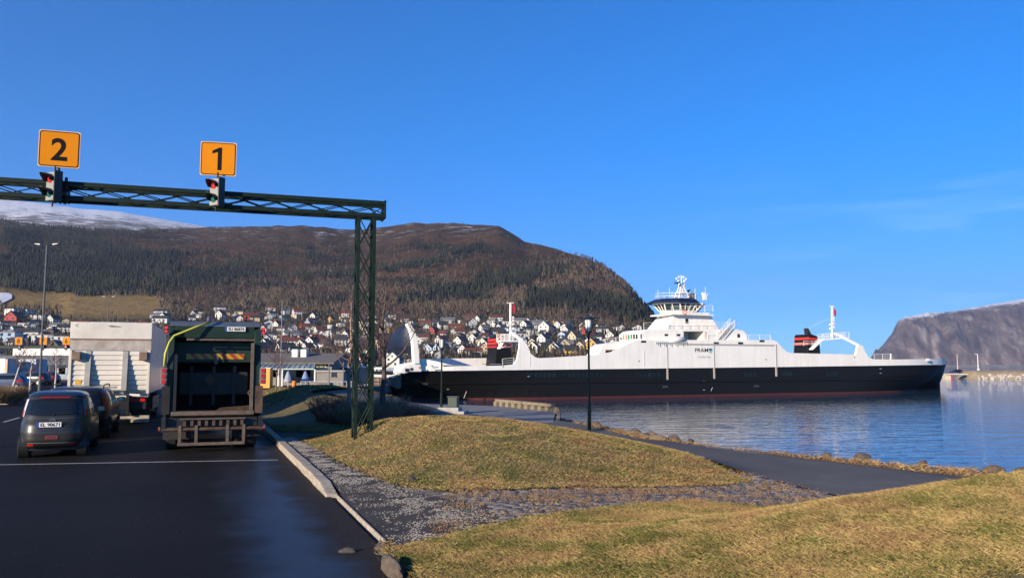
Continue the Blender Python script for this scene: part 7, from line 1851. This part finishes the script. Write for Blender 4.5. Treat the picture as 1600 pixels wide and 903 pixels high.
# scrub: low bushes scattered over the heath
sc_ = keep & ~isc & ~isb & inwood & (rng.random(N_) < .10 * (1 - bare_top * .75)) & ~field
birches('heath_scrub', xx[sc_], Yy[sc_], zs(sc_), rng.uniform(1.5, 4.5, sc_.sum()), [mat('scrub_dark', (.035, .028, .016), .95), mat('scrub_brown', (.07, .045, .028), .95), mat('scrub_olive', (.05, .05, .02), .95), bm_[3]], 'low leafless scrub over the upper heath', 8)
print('trees', isc.sum(), isb.sum(), sc_.sum())
# garden trees between the houses
n2 = 15000; C2 = rng.uniform(-60, 1040, n2); Y2 = rng.uniform(350, 880, n2); P2 = hill_py(C2, Y2); x2 = (C2 - 800) / F * Y2
hx = np.array([(h['p'].x, h['p'].y) for h in HOUSES]); ok = (P2 > lerp_tab(TTOP, C2) - 2)
ok &= ~((C2 > 95) & (C2 < 245) & (P2 < 502) & (rng.random(n2) > .03))
dmin = np.full(n2, 1e9)
for a, b in hx: dmin = np.minimum(dmin, np.hypot(x2 - a, y2 - b) if False else np.hypot(x2 - a, Y2 - b)); 
front = np.zeros(n2, bool)
for a, b in hx: front |= (np.abs(x2 - a * Y2 / b) < 5) & (Y2 < b) & (Y2 > b - 14)
ok &= (dmin > 7) & (~front | (rng.random(n2) < .12)) & (rng.random(n2) < .62)
isd = ok & (rng.random(n2) < .30); ise = ok & ~isd
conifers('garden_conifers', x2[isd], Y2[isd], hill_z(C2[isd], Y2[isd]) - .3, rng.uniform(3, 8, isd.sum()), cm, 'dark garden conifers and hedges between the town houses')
birches('garden_trees', x2[ise], Y2[ise], hill_z(C2[ise], Y2[ise]) - .3, rng.uniform(3, 7, ise.sum()), bm_, 'leafless garden trees between the town houses')

# ================================================================ BREAKWATER, RIGHT
YB = 300
a = P(1474, 588, YB); prof = []
m_bw = mat('breakwater_turf', (.22, .17, .10), .95, var=.5, scale=.25, col2=(.32, .26, .17))
mb = MB(); n = 80; x0 = P(1508, 585, YB).x; x1 = P(1800, 585, YB).x; vs = []
zt = P(1550, 578.5, YB).z
for i in range(n + 1):
    x = x0 + (x1 - x0) * i / n; j = random.uniform(-.12, .12); tpr = min(1, (i + .6) / 4)
    for (dy, z) in ((-5.5, WZ - 1), (-4, WZ + .35), (-2.2, zt - .9 + j), (0, (zt - .2) + j), (5, zt + j * .5), (9, zt - .6), (12, WZ - 1)): vs.append((x, YB + dy, WZ - 1 + (z - WZ + 1) * tpr))
fs = [(i * 7 + k, i * 7 + k + 1, i * 7 + k + 8, i * 7 + k + 7) for i in range(n) for k in range(6)]
mb.add(vs, fs); tag(mb.build('breakwater', m_bw, smooth=True), kind='structure')
rs = random.Random(5); mb = MB()
stones = [rock_mesh(50 + i, mat('far_stone', (.42, .38, .33), .9, var=.35, scale=1)) for i in range(4)]
for k in range(240):
    f = rs.random(); x = x0 + 2 + (x1 - x0 - 4) * f; row = rs.choice((0, 1, 2)); o = bpy.data.objects.new('rock', stones[k % 4]); COL.objects.link(o)
    o.location = (x, YB - 4.4 + row * .9 + rs.uniform(-.3, .3), WZ + .25 + row * .55); s = rs.uniform(.3, .75); o.scale = (s * 1.2, s, s * .8); o.rotation_euler = (0, 0, rs.random() * 6)
    tag(o, 'pale angular stone on the slope of the far breakwater', 'rock', 'stones on the breakwater')
t = thing('timber_jetty', 'small pale timber jetty in the shade of the ferry bow, with a red marked corner', 'jetty', (0, 0, 0)); a, b = P(1474, 584, 292), P(1508, 584, 292); z1 = P(1480, 583.5, 292).z
mb = MB(); mb.bb(a.x, b.x, 290, 300, z1 - .35, z1); mb.build('deck', mat('jetty_deck', (.50, .43, .33), .8, var=.2), t)
mb = MB(); mb.bb(a.x, P(1482, 584, 292).x, 290.5, 296, WZ - 1, z1 - .35); mb.build('abutment', mat('jetty_wall', (.50, .42, .30), .8), t)
mb = MB(); q = P(1482, 584, 292).x; mb.bb(q, q + .45, 290.4, 290.8, WZ - .5, z1); mb.build('red_marker', mat('marker_red2', (.4, .03, .02), .6), t)
p = P(1500, 583, 297)
c = simple_car(p.x + .8, 297, R(90), (.012, .013, .018), 'car_blackfar', 'black car parked on the breakwater beside the timber jetty', 'cars by the breakwater'); c.location.z = z1
for (pxv, yt, lb, arm) in ((1496.5, 553, 'thin bare white mast beyond the black car on the breakwater', False), (1528.5, 553, 'white light mast with a short arm on the breakwater', True)):
    b = P(pxv, 578, 305); z1_ = P(pxv, yt, 305).z; t = thing('light_mast', lb, 'mast', (b.x, 305, zt - .2)); h = z1_ - zt + .2
    mb = MB(); mb.lathe([(.16, 0), (.10, h)], n=8); mb.build('pole', m_white if arm else mat('pole_buff', (.55, .42, .34), .6), t)
    if arm: mb = MB(); mb.bar((0, 0, h - .05), (-1.1, 0, h + .05), .12, .12); mb.build('arm', m_white, t); mb = MB(); mb.bb(-.3, .3, -.3, .3, 0, .8); mb.build('base', m_white, t)
t = thing('sign_mast', 'bare thin mast standing left of the distant twin light', 'mast', (0, 0, 0)) if False else None
